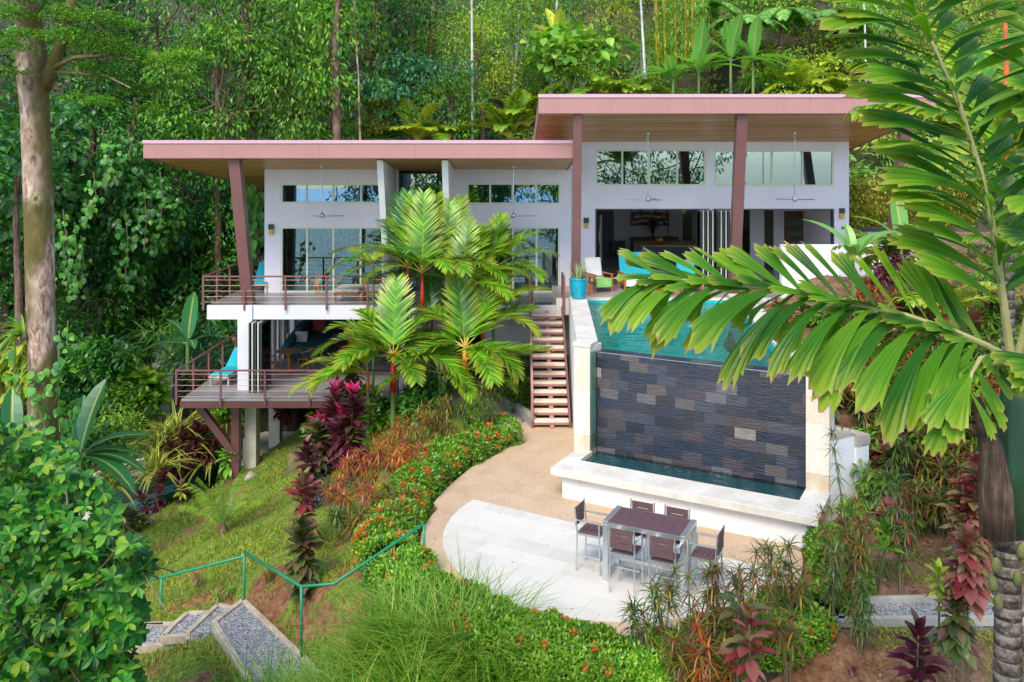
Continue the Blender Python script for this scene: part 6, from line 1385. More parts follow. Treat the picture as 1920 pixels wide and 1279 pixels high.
palm_at('tall sealing wax palm with scarlet shaft in the middle of the tall group',792,512,26.4,[(88,84,1,.5),(50,62,1.1,.9),(140,65,.9,1),(0,40,.9,1.3),(200,30,.8,1.4),(70,75,1.05,.8),(115,75,1,.7),(170,50,.9,1.3),(-60,45,.8,1.5)],L=2.45,n=42,ll=.74,lw=.52,tr=.05,shl=1.2,grp=gx_,lfm=MT['lf_palm'])
palm_at('tall palm leaning right of the scarlet shafts with a wide arching crown',842,505,26.6,[(90,80,.9,.7),(40,55,1.1,1.4),(5,40,1.15,1.5),(150,55,.8,1.2),(-30,30,.9,1.4),(70,75,1,.8),(120,70,.95,.9),(20,60,1.1,1.2),(-70,40,.8,1.5)],L=2.35,n=42,ll=.72,lw=.52,tr=.05,shl=.8,grp=gx_,lfm=MT['lf_palm'],shaft=MT['greenstem'])
palm_at('tall palm at the right side of the group, drooping over the deck railing',868,545,26.2,[(60,70,1,1),(20,45,1.15,1.5),(0,25,1.0,1.6),(110,70,.9,.8),(170,45,.8,1.4),(-40,35,.9,1.4),(40,60,1.1,1.2),(80,78,1,.7),(-10,50,1,1.5)],L=2.2,n=42,ll=.70,lw=.52,tr=.045,shl=.7,grp=gx_,lfm=MT['lf_palm'],shaft=MT['greenstem'])
palm_at('slender palm low in the middle of the group behind the scarlet shaft',810,600,26.5,[(100,70,1,1),(30,50,1,1.3),(150,40,1,1.4),(-20,30,.9,1.5),(200,30,.8,1.3)],L=2.0,n=32,ll=.58,lw=.52,tr=.045,shl=.8,grp=gx_,lfm=MT['lf_palmdk'])
palm_at('slender dark green palm against the fin wall, back left of the group',700,500,28.0,[(170,30,1.0,1.4),(150,50,.9,1.2),(60,60,.7,1.2),(190,10,.8,1.3)],L=1.6,n=36,ll=.5,lw=.8,tr=.04,shl=.6,grp=gx_,lfm=MT['lf_palmy'],shaft=MT['greenstem'])
for px,py,D,fr,l,lf in ((925,505,27.0,[(30,55,1,1.1),(5,40,1.05,1.2),(75,70,.9,.8),(150,50,.8,1.2),(-30,30,.9,1.4),(110,65,.8,1)],'sealing wax palm at the far right of the group before the right bedroom doors','lf_palm'),
  (905,600,25.8,[(45,60,1.1,1.0),(15,45,1.1,1.0),(80,75,.9,.8),(140,50,.9,1.3),(-20,25,.9,1.4)],'yellowing sealing wax palm above the man at the lower entrance','lf_palmy'),
  (825,700,25.0,[(20,35,1.1,1.2),(-10,20,1.1,1.1),(60,60,.9,1),(160,40,1.0,1.3),(190,20,.9,1.3),(-50,15,.8,1.2)],'low spreading sealing wax palm at the foot of the group','lf_palm'),
  (690,700,25.6,[(170,30,1.0,1.0),(195,12,1.1,.9),(120,60,.9,1.0),(215,25,.9,1.2)],'yellow green sealing wax palm overhanging the lower deck railing','lf_palmy'),
  (800,540,27.2,[(90,80,1,.7),(40,60,1,1.1),(145,60,1,1.1),(10,40,.9,1.3),(175,40,.9,1.3)],'sealing wax palm in the centre of the group, behind the railing line','lf_palmdk')):
    palm_at(l,px,py,D,fr,L=2.1,n=38,ll=.72,lw=.58,tr=.05,shl=.6,grp=gx_,lfm=MT[lf],shaft=MT['greenstem'] if lf!='lf_palmy' else MT['orangeshaft'],lift=.3)
c=base(722,812); make_palm('young_palm','young palm with two upright yellow green fronds between the crotons and the red shafted palm',tuple(c),.15,[(50,55,1.1,.7),(120,50,.8,.9),(20,35,.7,1.2)],MT['lf_palmy'],MT['rachis_y'],MT['greenstem'],None,L=1.25,n=20,ll=.42,lw=1.3,tr=.04,lift=.2)
# ------------------------------------------------------------------ beds: cordylines and crotons, left of the hedge
def cord(px,py,ytop,label,mats,d0=9,D=None,**k):
    b=base(px,py,d0) if D is None else P(px,py,D); h=(py-ytop)*b[1]/F; return make_cordyline(label,tuple(b),h,mats,**k)
def crot(px,py,ytop,label,mat,d0=9,D=None,**k):
    b=base(px,py,d0) if D is None else P(px,py,D); h=(py-ytop)*b[1]/F; return make_croton(label,tuple(b),h,mat,**k)
g1='cordylines in a line down the turf bank'
cord(566,1120,985,'stacked olive and burgundy cordyline at the bend of the green handrail',[MT['lf_cordg'],MT['lf_cordrd']],L=.46,dens=70,pink=False,low=.08,w=1.15,grp=g1)
cord(569,1040,900,'cordyline with upright red top standing directly above the handrail bend',[MT['lf_cordrd'],MT['lf_cordrd']],L=.46,dens=46,low=.1,grp=g1,w=1.15)
cord(575,960,835,'dark burgundy cordyline in the middle of the turf bank line',[MT['lf_cordr'],MT['lf_cordr']],L=.46,dens=50,low=.1,grp=g1,w=1.15)
cord(592,905,800,'olive green cordyline beside the mossy stump',[MT['lf_cordg'],MT['lf_cordr']],L=.50,dens=50,low=.1,grp=g1,w=1.15)
cord(612,890,742,'tall burgundy cordyline with bright pink top, left of the pink pair',[MT['lf_cordr'],MT['lf_pink']],L=.62,dens=46,low=.2,pink=True,grp='pink topped cordylines in front of the lower deck',stems=2)
cord(658,900,745,'tall burgundy cordyline with bright pink top, right of the pink pair',[MT['lf_cordr'],MT['lf_pink']],L=.62,dens=48,low=.15,pink=True,grp='pink topped cordylines in front of the lower deck',stems=2)
cord(655,760,650,'pink and olive cordyline against the lower deck railing by the coffee table',[MT['lf_cordg'],MT['lf_pink']],L=.5,dens=26,low=.3,pink=True,D=26.3,stems=3)
cord(640,800,718,'olive brown cordyline just behind the pink pair',[MT['lf_cordg'],MT['lf_cordrd']],L=.45,dens=30,low=.3,D=26,stems=2)
g2='crotons in the bed between turf and hedge'
for px,py,yt,mt,l in ((672,925,852,'lf_croto','bright red and orange croton directly right of the pink topped cordylines'),(715,905,835,'lf_croto','orange croton in the middle of the left bed, next to the hedge'),
   (700,975,905,'lf_croto','yellow orange croton in the lower middle of the left bed'),(650,975,905,'lf_croto','red croton beside the dark cordyline on the turf edge'),(738,870,800,'lf_croto','orange red croton under the young palm'),
   (790,850,775,'lf_crot','mixed croton at the top of the left bed'),(835,840,762,'lf_crot','mixed croton between the palms and the orange hedge top'),(880,830,745,'lf_crotg','slender green croton at the edge of the concrete path'),
   (690,1035,960,'lf_crot','dull mixed croton at the bottom of the left bed'),(735,990,925,'lf_crot','mixed croton pressed against the left hedge'),(770,905,842,'lf_croto','red croton pressed against the top of the hedge'),(905,800,715,'lf_crotg','thin brownish croton in front of the man'),(655,1015,955,'lf_crotg','dark low croton on the turf below the red ones'),(715,1060,1010,'lf_crotg','small green croton beside the rail post')):
    crot(px,py,yt,l,MT[mt],stems=11,L=.28,n=24,spread=.62,grp=g2,w=.95)
m=MB(); k=900; b=base(618,935); c=b+rng.normal(0,1,(k,3))*[.35,.35,.12]+[0,0,.15]; m.inst(T_small,c,rsph(k),(0,0,1),.10); tag(m.build('purple_groundcover',MT['lf_purple']),'low greyish purple groundcover between the burgundy cordylines and the crotons','groundcover',kind='stuff')
# white flowered dark shrub and ginger beside path
def shrub(name,label,loc,rad,mat,n,size,T=T_obov,grp=None,cl=10,fl=None,flat=.9,droop=.1,cat='shrub',stems=5):
    t=thing(name,label,cat,tuple(loc),grp); m=MB(); C=[rsph(1)[0]*np.array(rad)*rng.uniform(.2,.75)+np.array((0,0,rad[2]*.9)) for _ in range(cl)]
    for c in C[:stems+3]: limb(m,(0,0,-.2),c,.03,.008,seg=5)
    m.build('stems',MT['stem'],t); m=MB(); per=n//cl
    for c in C: crown_leaves(m,[c],[min(rad)*.55],-per,size,T,0,flat,droop)
    m.build('leaves',mat,t)
    if fl: m=MB(); C2=[rsph(1)[0]*np.array(rad)*.95+np.array((0,0,rad[2])) for _ in range(16)]; [m.inst(T_petal,np.array(c)+rsph(14)*.04,rsph(14),(0,0,1),.05) for c in C2 if c[1]<0]; m.build('flowers',fl,t)
    return t
shrub('shrub','dark leaved shrub with pale flower heads behind the scarlet crownshaft',base(700,830)+[0,.8,0],(.75,.6,.8),MT['lf_mid'],700,.26,fl=MT['whitecloth'])
shrub('shrub','dark leaved shrub filling the gap under the middle palms',base(800,800)+[0,.5,0],(1.0,.6,.8),MT['lf_dark'],900,.26)
shrub('shrub','bright green small leaved shrub at the foot of the orange shafted palm',base(888,800)+[0,.3,0],(.35,.3,.45),MT['lf_bright'],500,.12)
b=base(566,850); shrub('shrub','large leaved green seedling beside the deck beam, left of the stump',b+[.3,.8,.4],(.35,.3,.4),MT['lf_mid'],46,.36,T_heart,cl=4)
gg='ginger plants in the kerbed bed left of the stairs'
def ginger(label,px,py,ytop,n=6,D=None):
    b=base(px,py) if D is None else P(px,py,D); h=(py-ytop)*b[1]/F; t=thing('ginger_plant',label,'plant',tuple(b),gg); ms=MB(); ml=MB()
    for s in range(n):
        a=rng.uniform(0,TAU); r=rng.uniform(.1,.38)*h; hh=h*rng.uniform(.6,1); tp=np.array((math.cos(a)*r,math.sin(a)*r,hh)); ms.tube([(0,0,-.1),tp*.5*np.array((.7,.7,1)),tp],[.014,.012,.008],5)
        k=13; f=np.linspace(.25,1,k); sd=rng.uniform(0,TAU); s_=np.where(np.arange(k)%2==0,1,-1); ax=np.stack([np.cos(sd)*s_,np.sin(sd)*s_,.55+0*f],1)+rng.normal(0,.15,(k,3)); ax[-1]=(0.1,0,1); ml.inst(T_cord,tp*f[:,None]*np.stack([.4+.6*f,.4+.6*f,np.ones(k)],1),ax,(0,0,1),np.stack([np.full(k,.36),np.full(k,.30),np.full(k,.3)],1))
    ms.build('stem',MT['greenstem'],t); ml.build('leaves',MT['lf_mid'],t)
ginger('tall ginger with upright leaf spikes in front of the grey counter',968,765,652,7,26.3); ginger('leafy ginger at the kerb nearest the stair foot',975,790,690,7,25.6); ginger('ginger leaning left over the curved kerb',945,760,680,7,26.6); ginger('low ginger partly behind the stair treads',1012,770,700,6,26.3)
# lower left bed beyond the turf
gs='variegated strap leaved plants under the lower deck'
def strap(label,px,py,D,L,n=46,mat='lf_strap'):
    p=P(px,py,D); t=thing('strap_leaved_plant',label,'plant',tuple(p),gs); m=MB(); k=np.arange(n); az=k*2.399; el=np.radians(rng.uniform(25,85,n)); ax=np.stack([np.cos(az)*np.cos(el),np.sin(az)*np.cos(el),np.sin(el)],1); l=L*rng.uniform(.7,1.1,n); m.inst(T_strap,np.zeros((n,3)),ax,(0,0,1),np.stack([l,np.full(n,L*1.0),l*.9],1)); m.build('leaves',MT[mat],t)
strap('upright variegated strap plant nearest the deck corner',330,835,30.5,2.3,60); strap('variegated strap plant left of the tall upright one',300,850,29.8,1.8); strap('variegated strap plant in front of the dark cordylines',295,890,28.6,1.6); strap('low arching variegated plant above the white parapet',210,920,28.0,1.7); strap('variegated plant under the brown diagonal brace',395,870,30.2,1.7); strap('variegated plant behind the brace and steel post',425,800,31.5,1.7)
for px,py,yt,D,mt,st,l in ((345,905,800,29.3,'lf_cordr',3,'large burgundy cordyline clump in the middle of the lower bed'),(385,880,790,29.8,'lf_cordr',3,'burgundy cordyline clump right beside the brown brace'),(285,980,892,26.9,'lf_cordr',2,'tall purple cordyline standing before the lower pool'),
   (343,975,915,26.9,'lf_cordr',3,'dark bushy cordyline with a yellow green top beside the lower pool'),(236,1035,945,25.2,'lf_cordg',3,'olive cordyline with pinkish tips left on the turf edge'),(275,1020,975,25.4,'lf_cordg',2,'small olive cordyline before the white terrace'),(535,800,730,30,'lf_cordr',2,'burgundy cordyline in shade under the lower deck')):
    cord(px,py,yt,l,[MT[mt],MT['lf_cordrd']],D=D,L=.42,dens=44,low=.15,stems=st,spread=.35,grp='cordylines round the lower pool')
cord(425,895,845,'small yellow green dracaena at the foot of the concrete pier',[MT['lf_bright'],MT['lf_bright']],D=27.6,L=.42,dens=40,low=.35)
cord(340,950,912,'yellow green rosette on top of the dark bush by the lower pool',[MT['lf_yellow'],MT['lf_yellow']],D=26.6,L=.36,dens=30,low=.5)
shrub('shrub','blue green narrow leaved shrub between the stepping stones and the lower deck',P(385,700,33),(1.3,.8,1.3),MT['lf_blue'],1500,.34,T_bladeS,cl=16)
shrub('shrub','leafy green shrub below the stepping stones',P(250,800,30.5),(1.3,.9,.9),MT['lf_mid'],1600,.22,cl=16); shrub('shrub','bright small leaved bush on the left bank above the pipe rail',P(215,830,28.5),(1.0,.8,.7),MT['lf_bright'],1500,.13,cl=14)
shrub('shrub','dark shrub filling the hollow left of the lower pool',P(150,880,27.5),(1.6,.9,.9),MT['lf_dark'],1500,.22,cl=16); shrub('shrub','mid green shrub in front of the forest edge left of the steps',P(190,720,31),(1.6,.9,1.0),MT['lf_dark'],1600,.22,cl=16); shrub('shrub','large fan leaved plants at the shady forest foot',P(260,745,31.5),(1.0,.7,.6),MT['lf_mid'],220,.55,T_heart,cl=8)
shrub('shrub','green shrub behind the lower deck braces',P(440,800,31.2),(1.2,.6,.8),MT['lf_mid'],900,.22,cl=10)
# bananas of the left forest edge
gb='dark banana plants at the left forest edge'
for px,py,D,h,L,lv,l in ((22,900,21,.9,1.5,[(120,75,1.1),(170,45,1),(60,60,1),(-100,70,.9),(200,20,.9)],'banana plant left of the big trunk, cut by the frame'),(150,900,21.5,1.0,1.45,[(70,78,1.25),(20,38,1.1),(0,12,1.1),(110,70,1),(-20,5,1.2)],'banana plant right of the big trunk with leaves reaching right'),
    (352,665,32,.8,1.5,[(95,82,1.25),(185,8,1.5),(150,60,.9),(-60,30,.9)],'banana plant beside the stepping stones with one pale upright leaf')):
    p=P(px,py,D); make_banana(l,tuple(p-[0,0,.3]),h,lv,MT['lf_bananadk'],gb,L)
# ------------------------------------------------------------------ the big left tree
bt=thing('broadleaf_tree','big near tree with pinkish mottled mossy trunk at the left of the picture','tree',(-11.0,20,-4.2),world=True)
tp=[P(x,y,20) for x,y in ((86,1100),(82,860),(81,700),(75,540),(73,400),(66,220),(60,120),(52,0),(48,-120))]; rd=np.array([31,29,25,25,26,25,28,19,17])*20/F
m=MB(); m.tube(tp,rd,18,cap=False); tr=m.build('trunk',MT['bark'],bt,smooth=True)
m=MB(); m.tube([P(82,165,20),P(105,110,19.8),(P(122,60,19.6)),P(140,-30,19.4)],[.17,.14,.12,.10],10); m.build('limb',MT['bark'],tr,smooth=True)
m=MB(); m.tube([P(98,128,19.8),P(140,108,19.5),P(200,104,19.2),P(250,112,19)],[.06,.05,.035,.015],7); m.tube([P(100,135,19.8),P(150,138,19.6),P(200,142,19.2),P(245,165,19)],[.035,.03,.02,.01],6); m.tube([P(62,120,20),P(30,128,19.8),P(-20,150,19.6)],[.05,.045,.04],7); m.build('branches',MT['bark'],tr)
m=MB()
for px,py,r in ((130,60,.55),(160,80,.6),(200,75,.65),(240,95,.6),(280,110,.6),(320,105,.55),(355,100,.5),(170,120,.45),(215,140,.5),(250,165,.5),(300,160,.5),(190,185,.4),(20,20,.6),(50,60,.5),(15,80,.6),(60,100,.4),(120,20,.5),(180,25,.6),(230,40,.5),(15,130,.5),(150,180,.4),(340,140,.4),(280,200,.4),(40,-10,.6),(100,-10,.6)):
    c=P(px,py,19.2+rng.normal(0,.5)); k=int(900*r); d=rsph(k)*rng.uniform(.2,1,(k,1)); p=c+d*np.array((1.15,1,.30))*r+[0,0,0]; p[:,2]-=np.abs(d[:,0])*.12; ax=d*[1,1,.1]+rng.normal(0,.5,(k,3))*[1,1,.4]; m.inst(T_small,p,ax,(0,0,1),rng.uniform(.07,.12,k))
m.build('crown',MT['lf_mid'],bt)
br=thing('bromeliad','yellow green bromeliad growing on the left side of the big trunk','bromeliad',tuple(P(44,628,19.7))); m=MB(); n=40; az=rng.uniform(R(110),R(260),n); el=rng.uniform(-.1,1.2,n); m.inst(T_strap,np.zeros((n,3)),np.stack([np.cos(az)*np.cos(el),np.sin(az)*np.cos(el),np.sin(el)],1),(0,0,1),np.stack([rng.uniform(.5,.95,n),np.full(n,.9),np.full(n,.6)],1)); m.build('leaves',MT['lf_brom'],br); m=MB(); m.ell((0,0,-.05),(.08,.08,.10)); m.build('root',MT['stem'],br)
b2=thing('bromeliad','small spidery bromeliad halfway up the mossy side of the big trunk','bromeliad',tuple(P(66,372,19.55))); m=MB(); n=18; m.inst(T_bladeS,np.zeros((n,3)),rsph(n)*[1,.4,.8]+[0,-.5,.4],(0,0,1),.28); m.build('leaves',MT['lf_brom'],b2); m=MB(); m.ell((0,.03,-.02),(.04,.04,.05)); m.build('root',MT['stem'],b2)
vt=thing('climbing_vine','bright heart leaved climber on the lower part of the big trunk','vine',tuple(P(92,800,19.6)),world=True)
m=MB(); ms=MB()
for px,y0,y1 in ((62,690,760),(85,690,850),(112,620,700),(112,640,810),(70,740,850),(140,760,850),(128,600,660),(30,640,740)):
    k=int((y1-y0)/8); yy=rng.uniform(y0,y1,k); c=np.array([P(px+rng.normal(0,7),y,19.5+rng.normal(0,.1)) for y in yy]); m.inst(T_heart,c,rng.normal(0,.45,(k,3))+[0,-.3,-.6],(0,-1,.5),rng.uniform(.13,.26,k)); ms.tube([P(px,y1,19.62),P(px-3,(y0+y1)/2,19.62),P(px,y0,19.62)],.012,5)
m.build('leaves',MT['lf_vine'],vt); ms.build('stem',MT['greenstem'],vt)
shrub('shrub','bright yellow green leafy growth behind the big trunk on the left edge',P(20,760,22),(.9,.5,1.1),MT['lf_yellow'],260,.5,T_cord,cl=8)
# ------------------------------------------------------------------ foreground bush, bottom left
fb=thing('foreground_bush','large leafy green bush filling the bottom left corner','bush',(-6.8,10.6,-3),world=True)
poly=[(-60,800),(60,812),(110,845),(165,905),(215,930),(215,1000),(262,1020),(288,1070),(262,1110),(268,1180),(240,1230),(262,1300),(262,1420),(-60,1420)]
def inpoly(x,y):
    c=False;n=len(poly)
    for i in range(n):
        x1,y1=poly[i];x2,y2=poly[(i+1)%n]
        if (y1>y)!=(y2>y) and x<(x2-x1)*(y-y1)/(y2-y1)+x1: c=not c
    return c
ms=MB(); ml=MB(); cnt=0; cs=[]
while len(cs)<1500:
    px,py=rng.uniform(-60,300),rng.uniform(800,1420)
    if inpoly(px,py): cs.append(P(px,py,rng.uniform(9.6,12.2)+max(0,(1000-py))*.004))
for i,c in enumerate(cs):
    n=rng.integers(6,10); out=unit(np.array((rng.normal(.15,.5),rng.normal(-.5,.5),.8))); t1=unit(np.cross(out,(0.3,.2,1))); t2=np.cross(out,t1); a=np.arange(n)*TAU/n+rng.uniform(0,6); e=rng.uniform(.1,.55,n)
    ax=(np.cos(a)[:,None]*t1+np.sin(a)[:,None]*t2)*np.cos(e)[:,None]+out*np.sin(e)[:,None]; ml.inst(T_obov,c,ax,out,rng.uniform(.10,.19,n))
    if i%6==0: q=c-out*.5; ms.tube([c,c-out*.25,q],[.006,.009,.014],4,cap=False)
for c in cs[::60]: ms.tube([(-6.8+rng.normal(0,.3),10.9,-3.2),(np.array((-6.8,10.9,-1))+c)/2,c-[0,0,.2]],[.05,.035,.012],6)
ms.build('stems',MT['stem'],fb); ml.build('leaves',MT['lf_bush'],fb)
# fern on the turf
c=base(418,1005); t=thing('fern','young green fern with upright fronds on the turf bank','fern',tuple(c)); m=MB(); m.lathe([(.10,-.1),(.11,.15),(.07,.28),(0,.3)],seg=10); m.build('trunk',MT['barkdk'],t)
for k in range(9):
    m=MB(); frond_geo(m,(0,0,.26),R(k*40+rng.uniform(-10,10)),R(rng.uniform(50,78)),1.5*rng.uniform(.85,1.15),1.0,44,.26,.16,T_bladeS,.3,0,.1,rr=.010,jit=.05); m.build('frond',[MT['lf_palm'],MT['greenstem']],t)
for px,py,l,mt in ((420,1130,'small green weed beside the gravel landing','lf_bright'),(500,1098,'small reddish young plant left of the handrail bend','lf_crot'),(860,1010,'',None),(590,1085,'small fern like weed behind the handrail bend','lf_fern'),(370,1105,'small reddish seedling behind the left handrail post','lf_cordrd')):
    if mt: b=base(px,py); make_croton(l,tuple(b),.32,MT[mt],stems=5,L=.16,n=12,spread=.6,grp='small plants dotted on the turf bank',name='seedling')
# ------------------------------------------------------------------ right foreground crotons and cordylines
gc='tall thin crotons in front of the paving'
def G2(px,py,D): return P(px,py,D)
for px,ytop,D,mt,st,l in ((1245,1075,12.9,'lf_crotg',7,'tall dark green croton reaching up in front of the near bar chairs'),(1205,1130,12.7,'lf_crotg',5,'dark green croton at the left end of the croton row'),(1300,1085,12.6,'lf_crot',7,'mixed green croton below the right table leg'),
   (1345,1060,12.8,'lf_crot',7,'mixed reddish croton just below the right bar chair'),(1400,1030,13.0,'lf_crot',6,'tall airy croton right of the right bar chair'),(1440,1010,13.2,'lf_crotg',6,'tall dark croton in front of the corner of the basin'),
   (1485,1030,13.3,'lf_crot',7,'tall croton in front of the right end of the paving'),(1380,1120,12.3,'lf_crot',6,'many coloured croton low in the middle of the croton row'),(1290,1180,12.1,'lf_crot',8,'low reddish croton at the bottom centre right'),
   (1335,1190,12.0,'lf_croto',7,'low orange brown croton beside the pink cordyline'),(1480,1140,12.4,'lf_crot',6,'many coloured croton left of the gravel path end')):
    c=P(px,ytop,D); g=H(c[0],c[1]); make_croton(l,(c[0],c[1],g),c[2]-g,MT[mt],stems=st,L=.26,n=20,spread=.24,grp=gc,tiers=2,w=.95)
gr='tall thin crotons beside the retaining wall'
for px,py,ytop,D,mt,st,l in ((1600,985,815,14.4,'lf_crotg',3,'very tall wispy croton in front of the white retaining wall'),(1570,1040,930,14.6,'lf_crot',6,'mixed croton at the corner of the basin coping'),(1600,1060,950,14.3,'lf_crot',6,'many coloured croton beside the short rounded hedge'),
   (1560,1130,1020,13.6,'lf_crotg',3,'green croton at the near edge of the gravel path'),(1612,1175,1090,13.0,'lf_crotg',4,'thin dark croton standing on the gravel path cross bar'),(1690,1080,900,15.0,'lf_crotg',5,'tall wispy croton on the bare right bank'),(1700,1020,890,16.5,'lf_crot',5,'yellow green croton half way up the right bank')):
    c=P(px,ytop,D); g=H(c[0],c[1]); make_croton(l,(c[0],c[1],g),max(.4,c[2]-g),MT[mt],stems=st+1,L=.22,n=20,spread=.16,grp=gr,tiers=4,w=1.0)
gk='cordylines in the right foreground'
def cordt(px,ytop,D,label,mats,**k):
    c=P(px,ytop,D); g=H(c[0],c[1]); return make_cordyline(label,(c[0],c[1],g),max(.3,c[2]-g),mats,**k)
cordt(1405,1160,11.6,'pink edged cordyline with drooping lower leaves at the bottom right of centre',[MT['lf_cordrd'],MT['lf_pink']],L=.44,dens=26,low=.5,grp=gk)
cordt(1385,1090,11.9,'green and pink cordyline rising above the orange crotons',[MT['lf_cordg'],MT['lf_cordrd']],L=.45,dens=16,low=.6,grp=gk)
cordt(1722,1185,11.2,'dark red cordyline near the bottom edge below the gravel path',[MT['lf_cordr'],MT['lf_cordrd']],L=.44,dens=34,low=.45,grp=gk)
cordt(1815,1010,11.4,'tall red topped cordyline directly left of the palm trunk',[MT['lf_cordrd'],MT['lf_cordrd']],L=.42,dens=110,low=.80,grp=gk,w=1.15)
cordt(1760,1075,11.6,'yellow green topped cordyline on a bare stem left of the red one',[MT['lf_yellow'],MT['lf_yellow']],L=.34,dens=60,low=.9,grp=gk)
cordt(1790,1130,11.3,'olive cordyline in front of the red topped one',[MT['lf_cordg'],MT['lf_cordg']],L=.42,dens=80,low=.80,grp=gk,w=1.15)
cordt(1812,870,14.5,'red and olive cordyline on the right bank above the path',[MT['lf_cordrd'],MT['lf_cordrd']],L=.42,dens=60,low=.35,grp=gk,stems=2)
cordt(1800,1005,12.6,'olive red cordyline beside the dried palm sheath',[MT['lf_cordg'],MT['lf_cordrd']],L=.38,dens=40,low=.4,grp=gk)
cordt(1600,1262,10.6,'purplish cordyline tops just above the bottom edge',[MT['lf_cordr'],MT['lf_pink']],L=.25,dens=18,low=.6,grp=gk)
cordt(1905,1170,8.9,'pink tipped cordyline in the bottom right corner',[MT['lf_cordg'],MT['lf_pink']],L=.3,dens=24,low=.2,pink=True,grp=gk)
shrub('shrub','broad green leaved plant climbing the foot of the foreground palm trunk',(4.35,7.7,-1.9),(.30,.25,.62),MT['lf_mid'],90,.26,T_cord,cl=8)
shrub('shrub','broad green leaves at the right edge in the bottom corner',(4.95,8.0,-1.9),(.3,.3,.7),MT['lf_bright'],90,.26,T_cord,cl=8)
for px,py,yt,l in ((1645,1110,985,'green ginger like plant beside the rounded hedge'),(1600,1010,960,'low green leafy plant at the foot of the retaining wall')):
    b=base(px,py); t=thing('ginger_plant',l,'plant',tuple(b),'green broad leaved plants on the right bank'); m=MB(); ms=MB()
    for s in range(4):
        tp_2=np.array((rng.normal(0,.15),rng.normal(0,.15),(py-yt)*b[1]/F*rng.uniform(.7,1))); ms.tube([(0,0,-.1),tp_2],.01,5); rosette(m,tp_2,9,.34,5,75,T_cordS)
    ms.build('stem',MT['greenstem'],t); m.build('leaves',MT['lf_bright'],t)
# planting on the right bank (seen through and round the frond)
mats_r=['lf_croto','lf_crot','lf_cordrd','lf_crotg','lf_croto','lf_mid','lf_bright','lf_cordg']
gq='mixed crotons and cordylines on the right bank'
q=0; side=['red orange','mixed colour','red leaved','green and purple','orange yellow','mid green','bright green','olive']
spots=[(1590,690),(1625,720),(1575,740),(1610,760),(1650,745),(1680,780),(1640,800),(1700,720),(1720,800),(1590,640),(1630,660),(1670,680),(1560,660),(1750,770),(1780,820),(1690,840),(1750,870),(1650,840),(1800,760),(1720,660),(1760,700),(1600,610),(1660,620),(1700,600),(1550,610),(1830,840),(1480,620),(1510,600),(1640,580),(1740,620),(1800,650),(1850,800),(1770,610),(1840,700)]
while len(spots)<104:
    px,py=rng.uniform(1540,1900),rng.uniform(590,1010)
    if px<1640 and py>770: continue
    if py>880 and rng.random()<.6: continue
    if min((px-a_)**2+(py-b_)**2*2 for a_,b_ in spots)>26**2: spots.append((px,py))
recs=[]
from collections import defaultdict
gd=defaultdict(list); ordn=['leftmost','second','third','fourth','fifth','sixth','seventh','eighth','ninth','tenth','eleventh','twelfth','thirteenth','fourteenth','fifteenth','sixteenth','seventeenth','eighteenth','nineteenth','twentieth','twenty-first','twenty-second','twenty-third','twenty-fourth']
for i,(px,py) in enumerate(spots):
    b=base(px,py+14,15); k=int(rng.integers(0,8)); k=1 if (py>850 and k in (0,4)) else k
    hz_='far' if b[1]>23 else ('middle' if b[1]>20 else 'near'); r_=[px,py,b,k,'']; recs.append(r_); gd[(k,hz_)].append(r_)
for (k,hz_),rs in gd.items():
    rs.sort(key=lambda r_:r_[0])
    for j,r_ in enumerate(rs): r_[4]=f'{side[k]} bush on the {hz_} right bank, {ordn[j]+(" from the left" if j else "")} of its colour' if len(rs)>1 else f'only {side[k]} bush on the {hz_} part of the right bank'
for px,py,b,k,l in recs:
    if k in (2,7): make_cordyline(l,tuple(b),rng.uniform(.5,1.0),[MT[mats_r[k]],MT[mats_r[k]]],L=.46,dens=42,low=.1,grp=gq,stems=2,spread=.5)
    elif k in (5,6): shrub('shrub',l,tuple(b),(.5,.45,.4),MT[mats_r[k]],280,.24,T_cord,gq,8)
    else: make_croton(l,tuple(b),rng.uniform(.5,.95),MT[mats_r[k]],stems=10,L=.36,n=20,spread=.65,grp=gq,w=1.3)
p=P(1665,500,24); make_palm('palm_tree','feathery small palm right of the white garden wall',(p[0],p[1],p[2]-1.2),1.3,ring(9,(15,60)),MT['lf_palm'],MT['rachis_y'],MT['stem'],None,1.7,28,.42,.9,T_blade,.05,None)
p=P(1770,560,22); make_palm('palm_tree','feathery small palm seen between the two big fronds',(p[0],p[1],p[2]-1.4),1.0,ring(9,(15,60)),MT['lf_palmy'],MT['rachis_y'],MT['stem'],None,1.8,28,.42,.9,T_blade,.05,None)
b=P(1690,640,22); shrub('shrub','dark purple leaved shrub below the feathery palm',tuple(P(1690,530,23)),(.9,.5,.5),MT['lf_cordr'],900,.22,T_cord,None,12)
p=P(1600,560,19); make_banana('banana like plant with two pale rounded leaves in front of the house corner',(p[0],p[1],p[2]),1.0,[(95,84,.75),(140,62,1.25),(60,55,.7),(10,50,1.3)],MT['lf_banana'],None,1.05,.05)
p=P(1690,500,23); make_banana('banana plant with one narrow upright leaf before the golden hedge',(p[0],p[1],p[2]-.5),1.2,[(80,80,1.1),(190,30,1),(30,40,1)],MT['lf_banana'],None,1.3,.06)

